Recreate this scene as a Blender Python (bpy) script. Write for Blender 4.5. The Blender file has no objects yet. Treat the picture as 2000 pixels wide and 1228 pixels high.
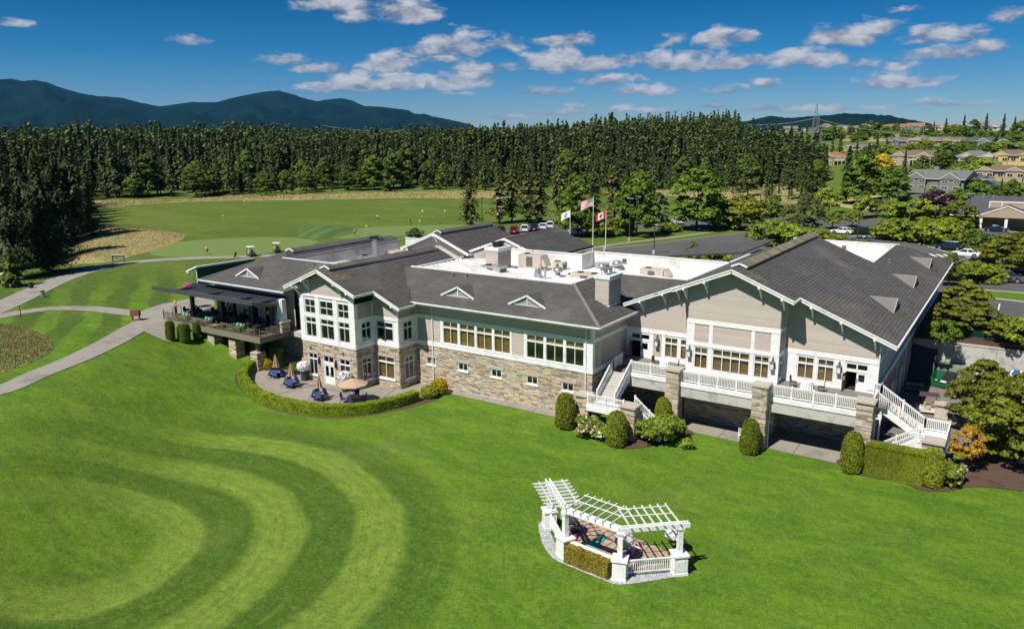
import bpy, bmesh, math, random
import numpy as np
from mathutils import Matrix, Vector
from mathutils.geometry import tessellate_polygon
rnd = random.Random(7)
S = bpy.context.scene
COL = S.collection
# ---------------------------------------------------------------- camera
H = 26.0
FPX, PIT, ROL, YAW = 1514.177, .2230465, -.00653018, -.58420969
_c, _s = math.cos(PIT), math.sin(PIT)
FW = np.array([math.sin(YAW)*_c, math.cos(YAW)*_c, -_s])
_r = np.array([math.cos(YAW), -math.sin(YAW), 0]); _u = np.cross(_r, FW)
RT = math.cos(ROL)*_r + math.sin(ROL)*_u; UP = -math.sin(ROL)*_r + math.cos(ROL)*_u
cam = bpy.data.objects.new('camera', bpy.data.cameras.new('camera')); COL.objects.link(cam)
cam.data.sensor_width = 36; cam.data.lens = 36*FPX/2000
cam.data.clip_start = .5; cam.data.clip_end = 30000
cam.matrix_world = Matrix([[RT[0], UP[0], -FW[0], 0], [RT[1], UP[1], -FW[1], 0], [RT[2], UP[2], -FW[2], H], [0, 0, 0, 1]])
S.camera = cam
# survey helpers: measured image points carried onto real planes of the place
def ray(x, y): return FW + RT*(x-1000)/FPX - UP*(y-614)/FPX
def G(x, y, z=0.0):
    d = ray(x, y); t = (z-H)/d[2]; return Vector((d[0]*t, d[1]*t, z))
# ---------------------------------------------------------------- light
S.view_settings.view_transform = 'Standard'; S.view_settings.look = 'None'
S.view_settings.exposure = 0.5; S.view_settings.gamma = 1; S.view_settings.use_curve_mapping = False
SUN = Vector((-.16, -1, 1.38)).normalized()
sun = bpy.data.objects.new('sun', bpy.data.lights.new('sun', 'SUN')); COL.objects.link(sun)
sun.data.energy = 4.6; sun.data.angle = math.radians(.5); sun.data.color = (1, .945, .85)
sun.rotation_euler = SUN.to_track_quat('Z', 'Y').to_euler()
W = bpy.data.worlds.new('World'); S.world = W; W.use_nodes = True
# ---------------------------------------------------------------- node helpers
class NT:
    def __init__(s, tree): s.t = tree; s.n = tree.nodes; s.l = tree.links
    def new(s, typ, **k):
        n = s.n.new(typ)
        for a, b in k.items(): setattr(n, a, b)
        return n
    def put(s, sock, v):
        if v is None: return
        if hasattr(v, 'is_output') or isinstance(v, bpy.types.NodeSocket): s.l.new(v, sock)
        else:
            if isinstance(v, (tuple, list)) and len(v) == 3 and sock.type == 'RGBA': v = (*v, 1)
            sock.default_value = v
    def math(s, op, a, b=None, c=None, clamp=False):
        n = s.new('ShaderNodeMath', operation=op); n.use_clamp = clamp
        for i, v in enumerate((a, b, c)): s.put(n.inputs[i], v)
        return n.outputs[0]
    def vmath(s, op, a, b=None, out=0):
        n = s.new('ShaderNodeVectorMath', operation=op)
        s.put(n.inputs[0], a); s.put(n.inputs[1], b); return n.outputs[out]
    def mix(s, f, a, b, blend='MIX'):
        n = s.new('ShaderNodeMix', data_type='RGBA', blend_type=blend)
        s.put(n.inputs[0], f); s.put(n.inputs[6], a); s.put(n.inputs[7], b); return n.outputs[2]
    def noise(s, vec, scale, detail=3, rough=.55, out=0, dist=0):
        n = s.new('ShaderNodeTexNoise'); s.put(n.inputs['Vector'], vec)
        n.inputs['Scale'].default_value = scale; n.inputs['Detail'].default_value = detail
        n.inputs['Roughness'].default_value = rough; n.inputs['Distortion'].default_value = dist
        return n.outputs[out]
    def ramp(s, f, stops, interp='LINEAR'):
        n = s.new('ShaderNodeValToRGB'); e = n.color_ramp.elements; n.color_ramp.interpolation = interp
        while len(e) < len(stops): e.new(.5)
        for i, (p, c) in enumerate(stops):
            e[i].position = p; e[i].color = (*c, 1) if len(c) == 3 else c
        s.put(n.inputs[0], f); return n.outputs[0]
    def smooth(s, x, a, b):
        n = s.new('ShaderNodeMapRange', interpolation_type='SMOOTHSTEP')
        s.put(n.inputs[0], x); n.inputs[1].default_value = a; n.inputs[2].default_value = b; return n.outputs[0]
    def sep(s, v):
        n = s.new('ShaderNodeSeparateXYZ'); s.put(n.inputs[0], v); return n.outputs
    def comb(s, x, y, z):
        n = s.new('ShaderNodeCombineXYZ')
        for i, v in enumerate((x, y, z)): s.put(n.inputs[i], v)
        return n.outputs[0]
MATS = {}
def material(name, build):
    if name in MATS: return MATS[name]
    m = bpy.data.materials.new(name); m.use_nodes = True; t = NT(m.node_tree); t.n.clear()
    out = t.new('ShaderNodeOutputMaterial'); p = t.new('ShaderNodeBsdfPrincipled'); t.l.new(p.outputs[0], out.inputs[0])
    build(t, p, out); MATS[name] = m; return m
def bump(t, p, h, strength=.3, dist=.05):
    b = t.new('ShaderNodeBump'); b.inputs['Strength'].default_value = strength; b.inputs['Distance'].default_value = dist
    t.put(b.inputs['Height'], h); t.l.new(b.outputs[0], p.inputs['Normal'])
def plain(name, col, rough=.7, var=.12, scale=1.5, metal=0, isl=0, spec=.5, bmp=0, stretch=(1, 1, 1), dark=None, dscale=.25):
    """weathered painted / plain surface: two noise octaves of tone, optional per-piece tone, optional blotches of colour 'dark'"""
    def b(t, p, out):
        pos = t.new('ShaderNodeNewGeometry').outputs['Position']
        v = t.vmath('MULTIPLY', pos, stretch)
        n = t.noise(v, scale, 5, .65)
        f = t.math('MULTIPLY_ADD', n, 2*var, 1-var)
        if isl:
            g = t.new('ShaderNodeNewGeometry').outputs['Random Per Island']; o = t.new('ShaderNodeObjectInfo').outputs['Random']
            r = t.math('FRACT', t.math('ADD', g, t.math('MULTIPLY', o, 7.31)))
            f = t.math('MULTIPLY', f, t.math('MULTIPLY_ADD', r, 2*isl, 1-isl))
        c = t.vmath('SCALE', col, None); t.put(c.node.inputs[3], f)
        if dark:
            k = t.smooth(t.noise(pos, dscale, 6, .7), .5, .68); c = t.mix(k, c, dark)
        t.put(p.inputs['Base Color'], c); p.inputs['Roughness'].default_value = rough; p.inputs['Metallic'].default_value = metal
        p.inputs['Specular IOR Level'].default_value = spec
        if bmp: bump(t, p, t.noise(v, scale*6, 4), bmp, .03)
    return material(name, b)
# ---------------------------------------------------------------- mesh builder
class MB:
    def __init__(s): s.v = []; s.f = []; s.m = []; s.mi = 0
    def face(s, pts, m=None):
        i = len(s.v); s.v += [tuple(p) for p in pts]; s.f.append(tuple(range(i, i+len(pts)))); s.m.append(s.mi if m is None else m)
    def hexa(s, p, m=None):   # p: 4 bottom (ccw) + 4 top
        i = len(s.v); s.v += [tuple(q) for q in p]
        for f in ((3, 2, 1, 0), (4, 5, 6, 7), (0, 1, 5, 4), (1, 2, 6, 5), (2, 3, 7, 6), (3, 0, 4, 7)):
            s.f.append(tuple(i+k for k in f)); s.m.append(s.mi if m is None else m)
    def box(s, x0, x1, y0, y1, z0, z1, m=None):
        s.hexa([(x0, y0, z0), (x1, y0, z0), (x1, y1, z0), (x0, y1, z0), (x0, y0, z1), (x1, y0, z1), (x1, y1, z1), (x0, y1, z1)], m)
    def rbox(s, c, size, rz=0, m=None, tilt=None):
        R = Matrix.Rotation(rz, 3, 'Z')
        if tilt is not None: R = R @ tilt
        hx, hy, hz = [a/2 for a in size]; c = Vector(c)
        s.hexa([c + R @ Vector(q) for q in ((-hx, -hy, -hz), (hx, -hy, -hz), (hx, hy, -hz), (-hx, hy, -hz), (-hx, -hy, hz), (hx, -hy, hz), (hx, hy, hz), (-hx, hy, hz))], m)
    def beam(s, a, b, w, h, m=None, up=(0, 0, 1)):   # box from a to b, w sideways, h along up
        a, b = Vector(a), Vector(b); d = (b-a); up = Vector(up)
        sd = d.cross(up); sd = sd.normalized() if sd.length > 1e-6 else Vector((1, 0, 0)); uu = sd.cross(d).normalized()
        q = [(-w/2, -h/2), (w/2, -h/2), (w/2, h/2), (-w/2, h/2)]
        s.hexa([a+sd*x+uu*y for x, y in q]+[b+sd*x+uu*y for x, y in q], m)
    def tube(s, pts, rad, n=8, m=None, cap=True):
        pts = [Vector(p) for p in pts]
        if not hasattr(rad, '__len__'): rad = [rad]*len(pts)
        i0 = len(s.v)
        for k, p in enumerate(pts):
            d = (pts[min(k+1, len(pts)-1)]-pts[max(k-1, 0)]).normalized()
            a = d.orthogonal().normalized() if abs(d.z) < .99 else Vector((1, 0, 0)); a = (a-d*a.dot(d)).normalized(); b = d.cross(a)
            for j in range(n):
                t = 2*math.pi*j/n; s.v.append(tuple(p+(a*math.cos(t)+b*math.sin(t))*rad[k]))
        mm = s.mi if m is None else m
        for k in range(len(pts)-1):
            for j in range(n):
                s.f.append((i0+k*n+j, i0+k*n+(j+1) % n, i0+(k+1)*n+(j+1) % n, i0+(k+1)*n+j)); s.m.append(mm)
        if cap:
            s.f.append(tuple(i0+j for j in reversed(range(n)))); s.m.append(mm)
            s.f.append(tuple(i0+(len(pts)-1)*n+j for j in range(n))); s.m.append(mm)
    def lathe(s, c, prof, n=16, m=None):  # prof: (r,z) from bottom
        s.tube([(c[0], c[1], c[2]+z) for r, z in prof], [max(r, .001) for r, z in prof], n, m)
    def ball(s, c, r, n=8, m=None, sq=(1, 1, 1)):
        i0 = len(s.v); c = Vector(c); k = max(3, n//2)
        for a in range(k+1):
            th = math.pi*a/k
            for j in range(n):
                ph = 2*math.pi*j/n; s.v.append((c.x+r*sq[0]*math.sin(th)*math.cos(ph), c.y+r*sq[1]*math.sin(th)*math.sin(ph), c.z+r*sq[2]*math.cos(th)))
        for a in range(k):
            for j in range(n):
                s.f.append((i0+a*n+j, i0+(a+1)*n+j, i0+(a+1)*n+(j+1) % n, i0+a*n+(j+1) % n)); s.m.append(s.mi if m is None else m)
    def poly(s, pts, h=None, m=None, base=None):  # planar polygon, optional thickness h downwards
        s.face(pts, m)
        if h:
            lo = [(p[0], p[1], p[2]-h) for p in pts]; s.face(lo[::-1], m)
            for i in range(len(pts)):
                j = (i+1) % len(pts); s.face([pts[i], lo[i], lo[j], pts[j]], m)
    def mesh(s, name, mats):
        me = bpy.data.meshes.new(name); me.from_pydata(s.v, [], s.f)
        for x in (mats if isinstance(mats, (list, tuple)) else [mats]): me.materials.append(x)
        if len(me.materials) > 1: me.polygons.foreach_set('material_index', s.m)
        me.update(); return me
    def build(s, name, mats, parent=None, smooth=False, **k):
        me = s.mesh(name, mats)
        if smooth: me.polygons.foreach_set('use_smooth', [True]*len(me.polygons))
        return link(me, name, parent, **k)
def link(me, name, parent=None, loc=None, rz=None, kind=None, label=None, cat=None, group=None):
    o = bpy.data.objects.new(name, me); COL.objects.link(o)
    if parent is not None:
        o.parent = parent
        if loc is None: o.matrix_parent_inverse = parent_inv(parent)
    if loc is not None: o.location = loc
    if rz is not None: o.rotation_euler.z = rz
    if kind: o['kind'] = kind
    if label: o['label'] = label
    if cat: o['category'] = cat
    if group: o['group'] = group
    return o
def world_of(o):
    m = Matrix.LocRotScale(o.location, o.rotation_euler, o.scale)
    return m if o.parent is None else world_of(o.parent) @ o.matrix_parent_inverse @ m
def parent_inv(o): return world_of(o).inverted()
def thing(name, label, cat, loc=(0, 0, 0), rz=0, group=None, sc=1):
    o = bpy.data.objects.new(name, None); COL.objects.link(o); o.location = loc; o.rotation_euler.z = rz; o.scale = (sc,)*3
    o.empty_display_size = .3; o['label'] = label; o['category'] = cat
    if group: o['group'] = group
    return o
def tag(o, label, cat, group=None):
    o['label'] = label; o['category'] = cat
    if group: o['group'] = group
    return o
def part(mb, name, mats, parent, smooth=False, label=None):   # part given in the thing's own coordinates
    me = mb.mesh(name, mats)
    if smooth: me.polygons.foreach_set('use_smooth', [True]*len(me.polygons))
    o = bpy.data.objects.new(name, me); COL.objects.link(o); o.parent = parent
    if label: o['label'] = label
    return o
def dup(root, loc, rz=None, label=None, group=None, sc=None):
    def cp(o, par):
        c = o.copy(); COL.objects.link(c); c.parent = par
        for ch in KIDS(o): cp(ch, c)
        return c
    r = cp(root, None); r.location = loc
    if rz is not None: r.rotation_euler.z = rz
    if sc is not None: r.scale = (sc,)*3 if not hasattr(sc, '__len__') else sc
    if label: r['label'] = label
    if group: r['group'] = group
    return r
def KIDS(o): return [c for c in list(o.children)]
# ---------------------------------------------------------------- terrain
def sstep(x, a, b):
    t = np.clip((x-a)/(b-a), 0, 1); return t*t*(3-2*t)
YW = 94.6      # retaining wall line behind the service yard
_cp = [(150, 400, 4.6), (400, 385, 4.6), (800, 375, 4.6), (900, 450, 4.6), (500, 500, 4.6), (1100, 372, 5), (1400, 400, 5), (1250, 470, 4.6), (1800, 500, 4.6),
       (1950, 520, 4.6), (1560, 430, 4.8), (1700, 420, 5.5), (60, 450, 4.6)]
_pd = [(1840, 372, 250), (1940, 365, 252), (1990, 372, 250), (1720, 380, 275), (1800, 322, 312), (1905, 328, 300), (1985, 325, 300), (1640, 325, 380), (1760, 290, 400), (1860, 288, 390), (1960, 292, 390), (1700, 275, 520), (1800, 268, 540), (1900, 268, 560), (1990, 268, 560), (1700, 257, 700), (1850, 255, 720), (1960, 256, 720)]
_pz = [(px, d, z) for px in (-100, 200, 500, 800, 1000) for d, z in ((300, 5), (400, 8), (500, 11), (650, 14), (900, 17), (1300, 19))]+[(1200, 300, 5), (1200, 400, 9), (1200, 500, 14), (1200, 650, 19), (1200, 900, 22), (1350, 400, 9), (1350, 500, 15), (1350, 650, 22), (1350, 900, 24), (1450, 360, 6), (1450, 450, 9), (1450, 560, 18), (1450, 700, 25), (1520, 450, 12), (1520, 600, 29), (1590, 450, 15), (1590, 620, 29), (1600, 900, 18), (1800, 950, 18), (1980, 950, 18), (1300, 1300, 16), (1700, 1300, 12), (1950, 1300, 12)]
_P = [G(*c) for c in _cp]; _pts = [(p.x, p.y, p.z) for p in _P]+[(lambda d, s: (d[0]*s, d[1]*s, H+d[2]*s))(ray(a, b), c/math.hypot(ray(a, b)[0], ray(a, b)[1])) for a, b, c in _pd]+[(lambda d, s: (d[0]*s, d[1]*s, z))(ray(a, 300), c/math.hypot(ray(a, 300)[0], ray(a, 300)[1])) for a, c, z in _pz]
_pts += [(-60, 110, 4.6), (-140, 60, 4.6), (-110, 20, 4.6), (0, 110, 4.6), (30, 150, 4.6), (-150, 0, 4.6), (60, 100, 4.6), (-40, 150, 4.6),
         (-1800, 1800, 20), (-2500, 500, 18), (0, 2500, 12), (400, 800, 18), (20, 190, 4.6), (0, 230, 4.8), (50, 250, 6), (60, 180, 4.6), (-5, 215, 4.6), (-600, 200, 5), (-900, -200, 4.6), (0, -400, 3), (400, 100, 8), (400, 400, 22)]
_pts = np.array(_pts)
_D = np.sqrt(((_pts[:, None, :2]-_pts[None, :, :2])**2).sum(2)+18.**2)
_A = np.block([[_D, np.ones((len(_pts), 1))], [np.ones((1, len(_pts))), np.zeros((1, 1))]])
_wt = np.linalg.solve(_A, np.append(_pts[:, 2], 0))
def upper(x, y):
    x, y = np.asarray(x, float), np.asarray(y, float)
    d = np.sqrt((x[..., None]-_pts[:, 0])**2+(y[..., None]-_pts[:, 1])**2+18.**2)
    r = d @ _wt[:-1] + _wt[-1]
    near = 1-sstep(np.hypot(x+50, y-110), 75, 120)
    return r*(1-near)+4.6*near
def lower(x, y):
    x, y = np.asarray(x, float), np.asarray(y, float)
    c = -77.5 + np.where(y < 53, (53-y)*.8, np.minimum((y-53)*.6, 9.5))
    d = (c-x); t = sstep(d, -11, 12)
    return 4.6*t + .25*np.sin(x*.09+1)*np.sin(y*.11)*sstep(-y, -46, -30)*(1-t)
def hz(x, y):
    x, y = np.asarray(x, float), np.asarray(y, float)
    k = sstep(-x, 88, 100)     # far left: no step, only the ramp
    lo = lower(x, y); up = upper(x, y)
    wl = sstep(y, 45, 75)
    left = lo*(1-wl)+np.maximum(lo, up)*wl
    right = np.where(y < YW, lo*(y < YW), up)
    return left*k + right*(1-k)
def T(px, py, z0=0.):
    """first point of the terrain on the sight line of a measured image point"""
    d = ray(px, py); t = np.concatenate([np.arange(25, 330, .25), np.arange(330, 3000, 2)])
    x, y, z = d[0]*t, d[1]*t, H+d[2]*t
    h = hz(x, y); k = np.argmax(z <= h)
    if not (z <= h).any() or math.hypot(x[k], y[k]) > 760: q = 690/math.hypot(d[0], d[1]); return Vector((d[0]*q, d[1]*q, float(hz(d[0]*q, d[1]*q))))
    a, b = z[k-1]-h[k-1], z[k]-h[k]; f = a/(a-b) if a != b else 0
    X = x[k-1]+(x[k]-x[k-1])*f; Y = y[k-1]+(y[k]-y[k-1])*f
    return Vector((X, Y, float(hz(X, Y))))
def PXM(p): return FPX/max(1, np.dot(np.array(p)-np.array([0, 0, H]), FW))   # photo pixels per metre there
def spaced(lo, hi, fine_lo, fine_hi, step, g=1.12):
    a = list(np.arange(fine_lo, fine_hi, step)); s = step
    while a[-1] < hi: s *= g; a.append(a[-1]+s)
    s = step
    while a[0] > lo: s *= g; a.insert(0, a[0]-s)
    return np.array(a)
xs = spaced(-9000, 5000, -150, 20, 1.25, 1.09); ys = spaced(-3000, 9500, 12, 130, 1.25, 1.09)
ys = np.sort(np.append(ys[(np.abs(ys-YW) > .3)], [YW-.005, YW+.005]))
X_, Y_ = np.meshgrid(xs, ys, indexing='ij'); Z_ = hz(X_, Y_)
nx, ny = len(xs), len(ys)
verts = np.stack([X_, Y_, Z_], -1).reshape(-1, 3)
ii, jj = np.meshgrid(np.arange(nx-1), np.arange(ny-1), indexing='ij'); a_ = (ii*ny+jj).ravel()
faces = np.stack([a_, a_+ny, a_+ny+1, a_+1], 1)
def bulk(name, v, f, mats, kind=None, parent=None, smooth=False, mi=None):
    me = bpy.data.meshes.new(name); v = np.asarray(v, np.float32); f = np.asarray(f, np.int32)
    me.vertices.add(len(v)); me.vertices.foreach_set('co', v.ravel()); k = f.shape[1]
    me.loops.add(f.size); me.loops.foreach_set('vertex_index', f.ravel())
    me.polygons.add(len(f)); me.polygons.foreach_set('loop_start', np.arange(0, f.size, k, dtype=np.int32)); me.polygons.foreach_set('loop_total', np.full(len(f), k, np.int32))
    for m in (mats if isinstance(mats, (list, tuple)) else [mats]): me.materials.append(m)
    if mi is not None: me.polygons.foreach_set('material_index', np.asarray(mi, np.int32))
    me.update(calc_edges=True); me.polygons.foreach_set('use_smooth', np.full(len(f), smooth))
    o = link(me, name, parent)
    if kind: o['kind'] = kind
    return o
# ground: mown grass, its rings, stripes and wear follow world position
def b_lawn(t, p, out):
    pos = t.new('ShaderNodeNewGeometry').outputs['Position']; x, y, z = t.sep(pos)
    w = t.noise(pos, .05, 4, .6)
    flat = t.comb(x, y, 0.)
    dv = t.vmath('SUBTRACT', flat, (-48.5, 22.0, 0)); 
    wob = t.noise(flat, .07, 3); r = t.math('ADD', t.vmath('LENGTH', dv, out=1), t.math('MULTIPLY_ADD', wob, 3.0, -1.5))
    ring = t.math('SINE', t.math('MULTIPLY', t.math('SUBTRACT', r, 8.0), math.pi/3.3))   # + = between 8 and 11.4 (dark)
    ringk = t.smooth(ring, -.45, .45)
    dx, dy, dz_ = t.sep(dv)
    side = t.math('MULTIPLY_ADD', t.smooth(t.math('ADD', t.math('MULTIPLY', dx, .9), t.math('MULTIPLY', dy, .35)), -9., 2.), .8, .2)
    inside = t.math('MULTIPLY', t.math('MULTIPLY', t.smooth(r, 27, 21), t.smooth(r, 2.5, 7.5)), side)
    pol = t.comb(t.math('MULTIPLY', r, 1.5), t.math('MULTIPLY', t.math('ARCTAN2', dy, dx), 2.2), 0.); arc = t.noise(pol, 1.3, 5, .65); arc2 = t.noise(pol, 4.5, 3, .6)
    # straight mowing stripes on the other lawns
    st = t.math('SINE', t.math('ADD', t.math('ADD', t.math('MULTIPLY', x, .62), t.math('MULTIPLY', y, .95)), t.math('MULTIPLY', w, 9)))
    leftk = t.smooth(t.math('MULTIPLY', x, -1.), 78., 92.)
    stk = t.math('MULTIPLY', t.smooth(st, -.5, .5), leftk)
    st2 = t.smooth(t.math('SINE', t.math('ADD', t.math('MULTIPLY', x, 1.1), t.math('MULTIPLY', y, -.35))), -.6, .6)
    n1 = t.noise(t.vmath('MULTIPLY', pos, (1, 1.9, 1)), .17, 6, .62, dist=.6); n2 = t.noise(pos, 1.6, 6, .7); n3 = t.noise(pos, 9., 4, .75)
    base = t.mix(t.smooth(n1, .33, .68), (.075, .165, .0075), (.125, .225, .010))
    base = t.mix(t.math('MULTIPLY', inside, .95), base, t.mix(ringk, (.178, .270, .032), (.056, .120, .008)))
    base = t.mix(t.math('MULTIPLY', t.smooth(arc, .52, .70), .42), base, (.150, .225, .030)); base = t.mix(t.math('MULTIPLY', t.smooth(arc2, .48, .30), .5), base, (.060, .125, .008))
    base = t.mix(t.math('MULTIPLY', stk, .45), base, (.070, .130, .010))
    base = t.mix(t.math('MULTIPLY', t.math('MULTIPLY', st2, t.math('SUBTRACT', 1., leftk)), .10), base, (.065, .14, .008))
    # fairway beyond the building: duller, with drier streaks
    far = t.smooth(t.vmath('LENGTH', flat, out=1), 105., 150.)
    fw_ = t.mix(t.smooth(t.noise(t.vmath('MULTIPLY', pos, (.35, 1.2, 1)), .09, 6, .65), .35, .7), (.070, .112, .016), (.112, .148, .022))
    base = t.mix(t.math('MULTIPLY', far, .9), base, fw_)
    stf = t.math('MULTIPLY', t.math('MULTIPLY', t.smooth(st, -.4, .4), leftk), t.smooth(t.vmath('LENGTH', flat, out=1), 150., 128.)); base = t.mix(t.math('MULTIPLY', stf, .75), base, (.048, .092, .010))
    sp = t.noise(pos, 4.2, 4, .7); base = t.mix(t.math('MULTIPLY', t.smooth(sp, .50, .66), .5), base, (.175, .235, .065)); base = t.mix(t.math('MULTIPLY', t.smooth(sp, .47, .34), .55), base, (.045, .10, .006))
    fine = t.math('MULTIPLY', t.smooth(t.math('SINE', t.math('MULTIPLY', r, 7.2)), -.5, .5), inside); base = t.mix(t.math('MULTIPLY', fine, .14), base, (.05, .11, .01))
    pale = t.smooth(t.noise(t.vmath('ADD', t.vmath('MULTIPLY', pos, (1, .6, 1)), (5., 3., 0)), .11, 5, .7), .53, .68); base = t.mix(t.math('MULTIPLY', pale, .3), base, (.155, .215, .05))
    dry = t.smooth(t.noise(t.vmath('ADD', pos, (31., 7., 0)), .28, 7, .75), .60, .76)
    base = t.mix(t.math('MULTIPLY', dry, .6), base, (.19, .20, .035))
    f = t.math('MULTIPLY', t.math('MULTIPLY', t.math('MULTIPLY_ADD', n2, 1.0, .5), t.math('MULTIPLY_ADD', t.noise(t.vmath('MULTIPLY', pos, (.5, 1.6, 1)), .8, 4, .6), .6, .7)), t.math('MULTIPLY_ADD', n3, 1.1, .45))
    c = t.vmath('SCALE', base, None); t.put(c.node.inputs[3], f)
    t.put(p.inputs['Base Color'], c); p.inputs['Roughness'].default_value = .85; p.inputs['Specular IOR Level'].default_value = .2
    bump(t, p, t.math('ADD', n3, t.math('MULTIPLY', t.noise(pos, 25, 3), .6)), .9, .09)
lawn = material('lawn', b_lawn)
g_ = bulk('ground', verts, faces, lawn, 'structure', smooth=True)
def drape(name, outline, mat, lift=.03, grid=2.5, kind='structure', hfun=None, parent=None, close=True):
    """sheet lying on the terrain inside a plan outline (list of x,y)"""
    bm = bmesh.new(); vs = [bm.verts.new((p[0], p[1], 0)) for p in outline]; bm.faces.new(vs)
    if bm.faces[:][0].normal.z < 0 or True:
        bm.normal_update()
        for f in bm.faces:
            if f.normal.z < 0: f.normal_flip()
    X = [p[0] for p in outline]; Y = [p[1] for p in outline]
    for ax, lo, hi in ((0, min(X), max(X)), (1, min(Y), max(Y))):
        k = lo+grid
        while k < hi:
            co = [0, 0, 0]; no = [0, 0, 0]; co[ax] = k; no[ax] = 1
            bmesh.ops.bisect_plane(bm, geom=bm.verts[:]+bm.edges[:]+bm.faces[:], plane_co=co, plane_no=no); k += grid
    bmesh.ops.triangulate(bm, faces=bm.faces[:])
    co = np.array([v.co for v in bm.verts]); zz = (hfun or hz)(co[:, 0], co[:, 1])+lift
    for v, z in zip(bm.verts, zz): v.co.z = z
    me = bpy.data.meshes.new(name); bm.to_mesh(me); bm.free(); me.materials.append(mat)
    for p in me.polygons: p.use_smooth = True
    return link(me, name, parent, kind=kind)
def smoothline(pts, n=8):
    P = [Vector(p[:2]) for p in pts]; out = []
    for i in range(len(P)-1):
        a, b, c, d = P[max(i-1, 0)], P[i], P[i+1], P[min(i+2, len(P)-1)]
        for k in range(n):
            t = k/n; out.append(.5*((2*b)+(c-a)*t+(2*a-5*b+4*c-d)*t*t+(3*b-a-3*c+d)*t**3))
    out.append(P[-1]); return out
def ribbon(pts, w, n=8):
    L = smoothline(pts, n); A, B = [], []
    for i, p in enumerate(L):
        d = (L[min(i+1, len(L)-1)]-L[max(i-1, 0)]).normalized(); s = Vector((-d.y, d.x)); ww = w if not hasattr(w, '__len__') else w[0]+(w[1]-w[0])*i/(len(L)-1)
        A.append(p+s*ww/2); B.append(p-s*ww/2)
    return A+B[::-1]
# ---------------------------------------------------------------- sky
wt = NT(W.node_tree); wt.n.clear()
wout = wt.new('ShaderNodeOutputWorld'); bg = wt.new('ShaderNodeBackground'); wt.l.new(bg.outputs[0], wout.inputs[0])
sky = wt.new('ShaderNodeTexSky', sky_type='NISHITA'); sky.sun_disc = False
sky.sun_elevation = math.asin(SUN.z); sky.sun_rotation = math.atan2(SUN.x, SUN.y)
sky.altitude = 900; sky.air_density = 1.0; sky.dust_density = .15; sky.ozone_density = 4.5
SKYK = .075
vec = wt.new('ShaderNodeTexCoord').outputs['Generated']
sx, sy, sz = wt.sep(wt.vmath('NORMALIZE', vec))
az = wt.math('ARCTAN2', sx, sy); el = wt.math('DIVIDE', sz, wt.math('SQRT', wt.math('ADD', wt.math('MULTIPLY', sx, sx), wt.math('MULTIPLY', sy, sy))))
AZ0 = YAW-.62; AZW = 1.24
u = wt.math('PINGPONG', wt.math('SUBTRACT', az, AZ0), AZW)       # the same kind of cloud field goes on all round
uv = wt.comb(wt.math('MULTIPLY', u, 1.), wt.math('MULTIPLY', el, 1.9), 0.)
CL = [(650,9,60,12,1),(703,27,36,15,.8),(796,18,45,20,.9),(893,84,50,22,1),(850,95,50,14,.7),(985,84,48,14,.6),(768,118,48,19,.9),(865,114,48,11,.75),(930,128,80,13,.55),
 (650,168,52,12,.8),(690,160,55,17,1),(765,160,60,15,1),(840,161,70,13,1),(915,152,48,15,1),(1105,77,44,15,1),(1090,113,56,20,1),(1160,121,60,15,1),(1225,115,38,11,.8),
 (1290,113,30,15,1),(1350,117,38,17,1),(1440,118,42,14,1),(1180,156,42,9,.8),(1250,153,20,6,.6),(1400,75,36,17,1),(1315,76,30,13,.5),(1450,71,24,9,.9),
 (1570,114,64,15,1),(1635,70,60,16,.9),(1710,52,45,16,1),(1830,68,60,16,1),(1885,62,40,14,.8),(1840,103,70,14,.8),(1930,88,42,14,.9),(1740,158,70,14,1),(1758,126,36,9,.6),(1678,123,35,11,.6),
 (1065,177,44,9,.85),(1265,174,44,9,.85),(1420,174,42,8,.7),(1495,163,26,9,.8),(555,115,50,13,.42),(620,130,60,10,.42),(375,75,40,10,.35),(1975,25,32,12,.6),(45,47,30,8,.3),
 (1080,217,60,6,.6),(1280,212,100,6,.6),(1390,206,22,6,.9),(1570,210,130,8,.6),(1850,201,80,8,.5),(1000,226,60,6,.55),(905,182,32,4,.45),(1765,15,30,8,.35),(1120,205,24,5,.6)]
# cloud field worked out once as numbers: coverage and light/shade, by azimuth and elevation
NU, NV = 2600, 620; VMAX = .34
ua = (np.arange(NU)+.5)/NU*AZW; va = (np.arange(NV)+.5)/NV*VMAX
U, V = np.meshgrid(ua, va)
rs = np.random.RandomState(5)
def vnoise(x, y):
    xi = np.floor(x).astype(int); yi = np.floor(y).astype(int); fx = x-xi; fy = y-yi
    fx = fx*fx*(3-2*fx); fy = fy*fy*(3-2*fy); g = _g
    def r(i, j): return g[(i % 256), (j % 256)]
    return (r(xi, yi)*(1-fx)+r(xi+1, yi)*fx)*(1-fy)+(r(xi, yi+1)*(1-fx)+r(xi+1, yi+1)*fx)*fy
_g = rs.rand(256, 256)
def fbm(x, y, o, rough=.55):
    s = 0; a = 1; tot = 0
    for k in range(o): s = s+a*vnoise(x*2**k+k*17.3, y*2**k+k*9.1); tot += a; a *= rough
    return s/tot
wx = fbm(U*30, V*55, 5); wy = fbm(U*30+50, V*55+20, 5)
Uw = U+(wx-.5)*.022; Vw = V+(wy-.5)*.009
nz = fbm(Uw*46, Vw*95, 7, .6)-.5; wisp = fbm(Uw*24+9, Vw*110+4, 6, .62)-.5
F = np.full(U.shape, -9.); Q = np.zeros(U.shape)
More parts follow.
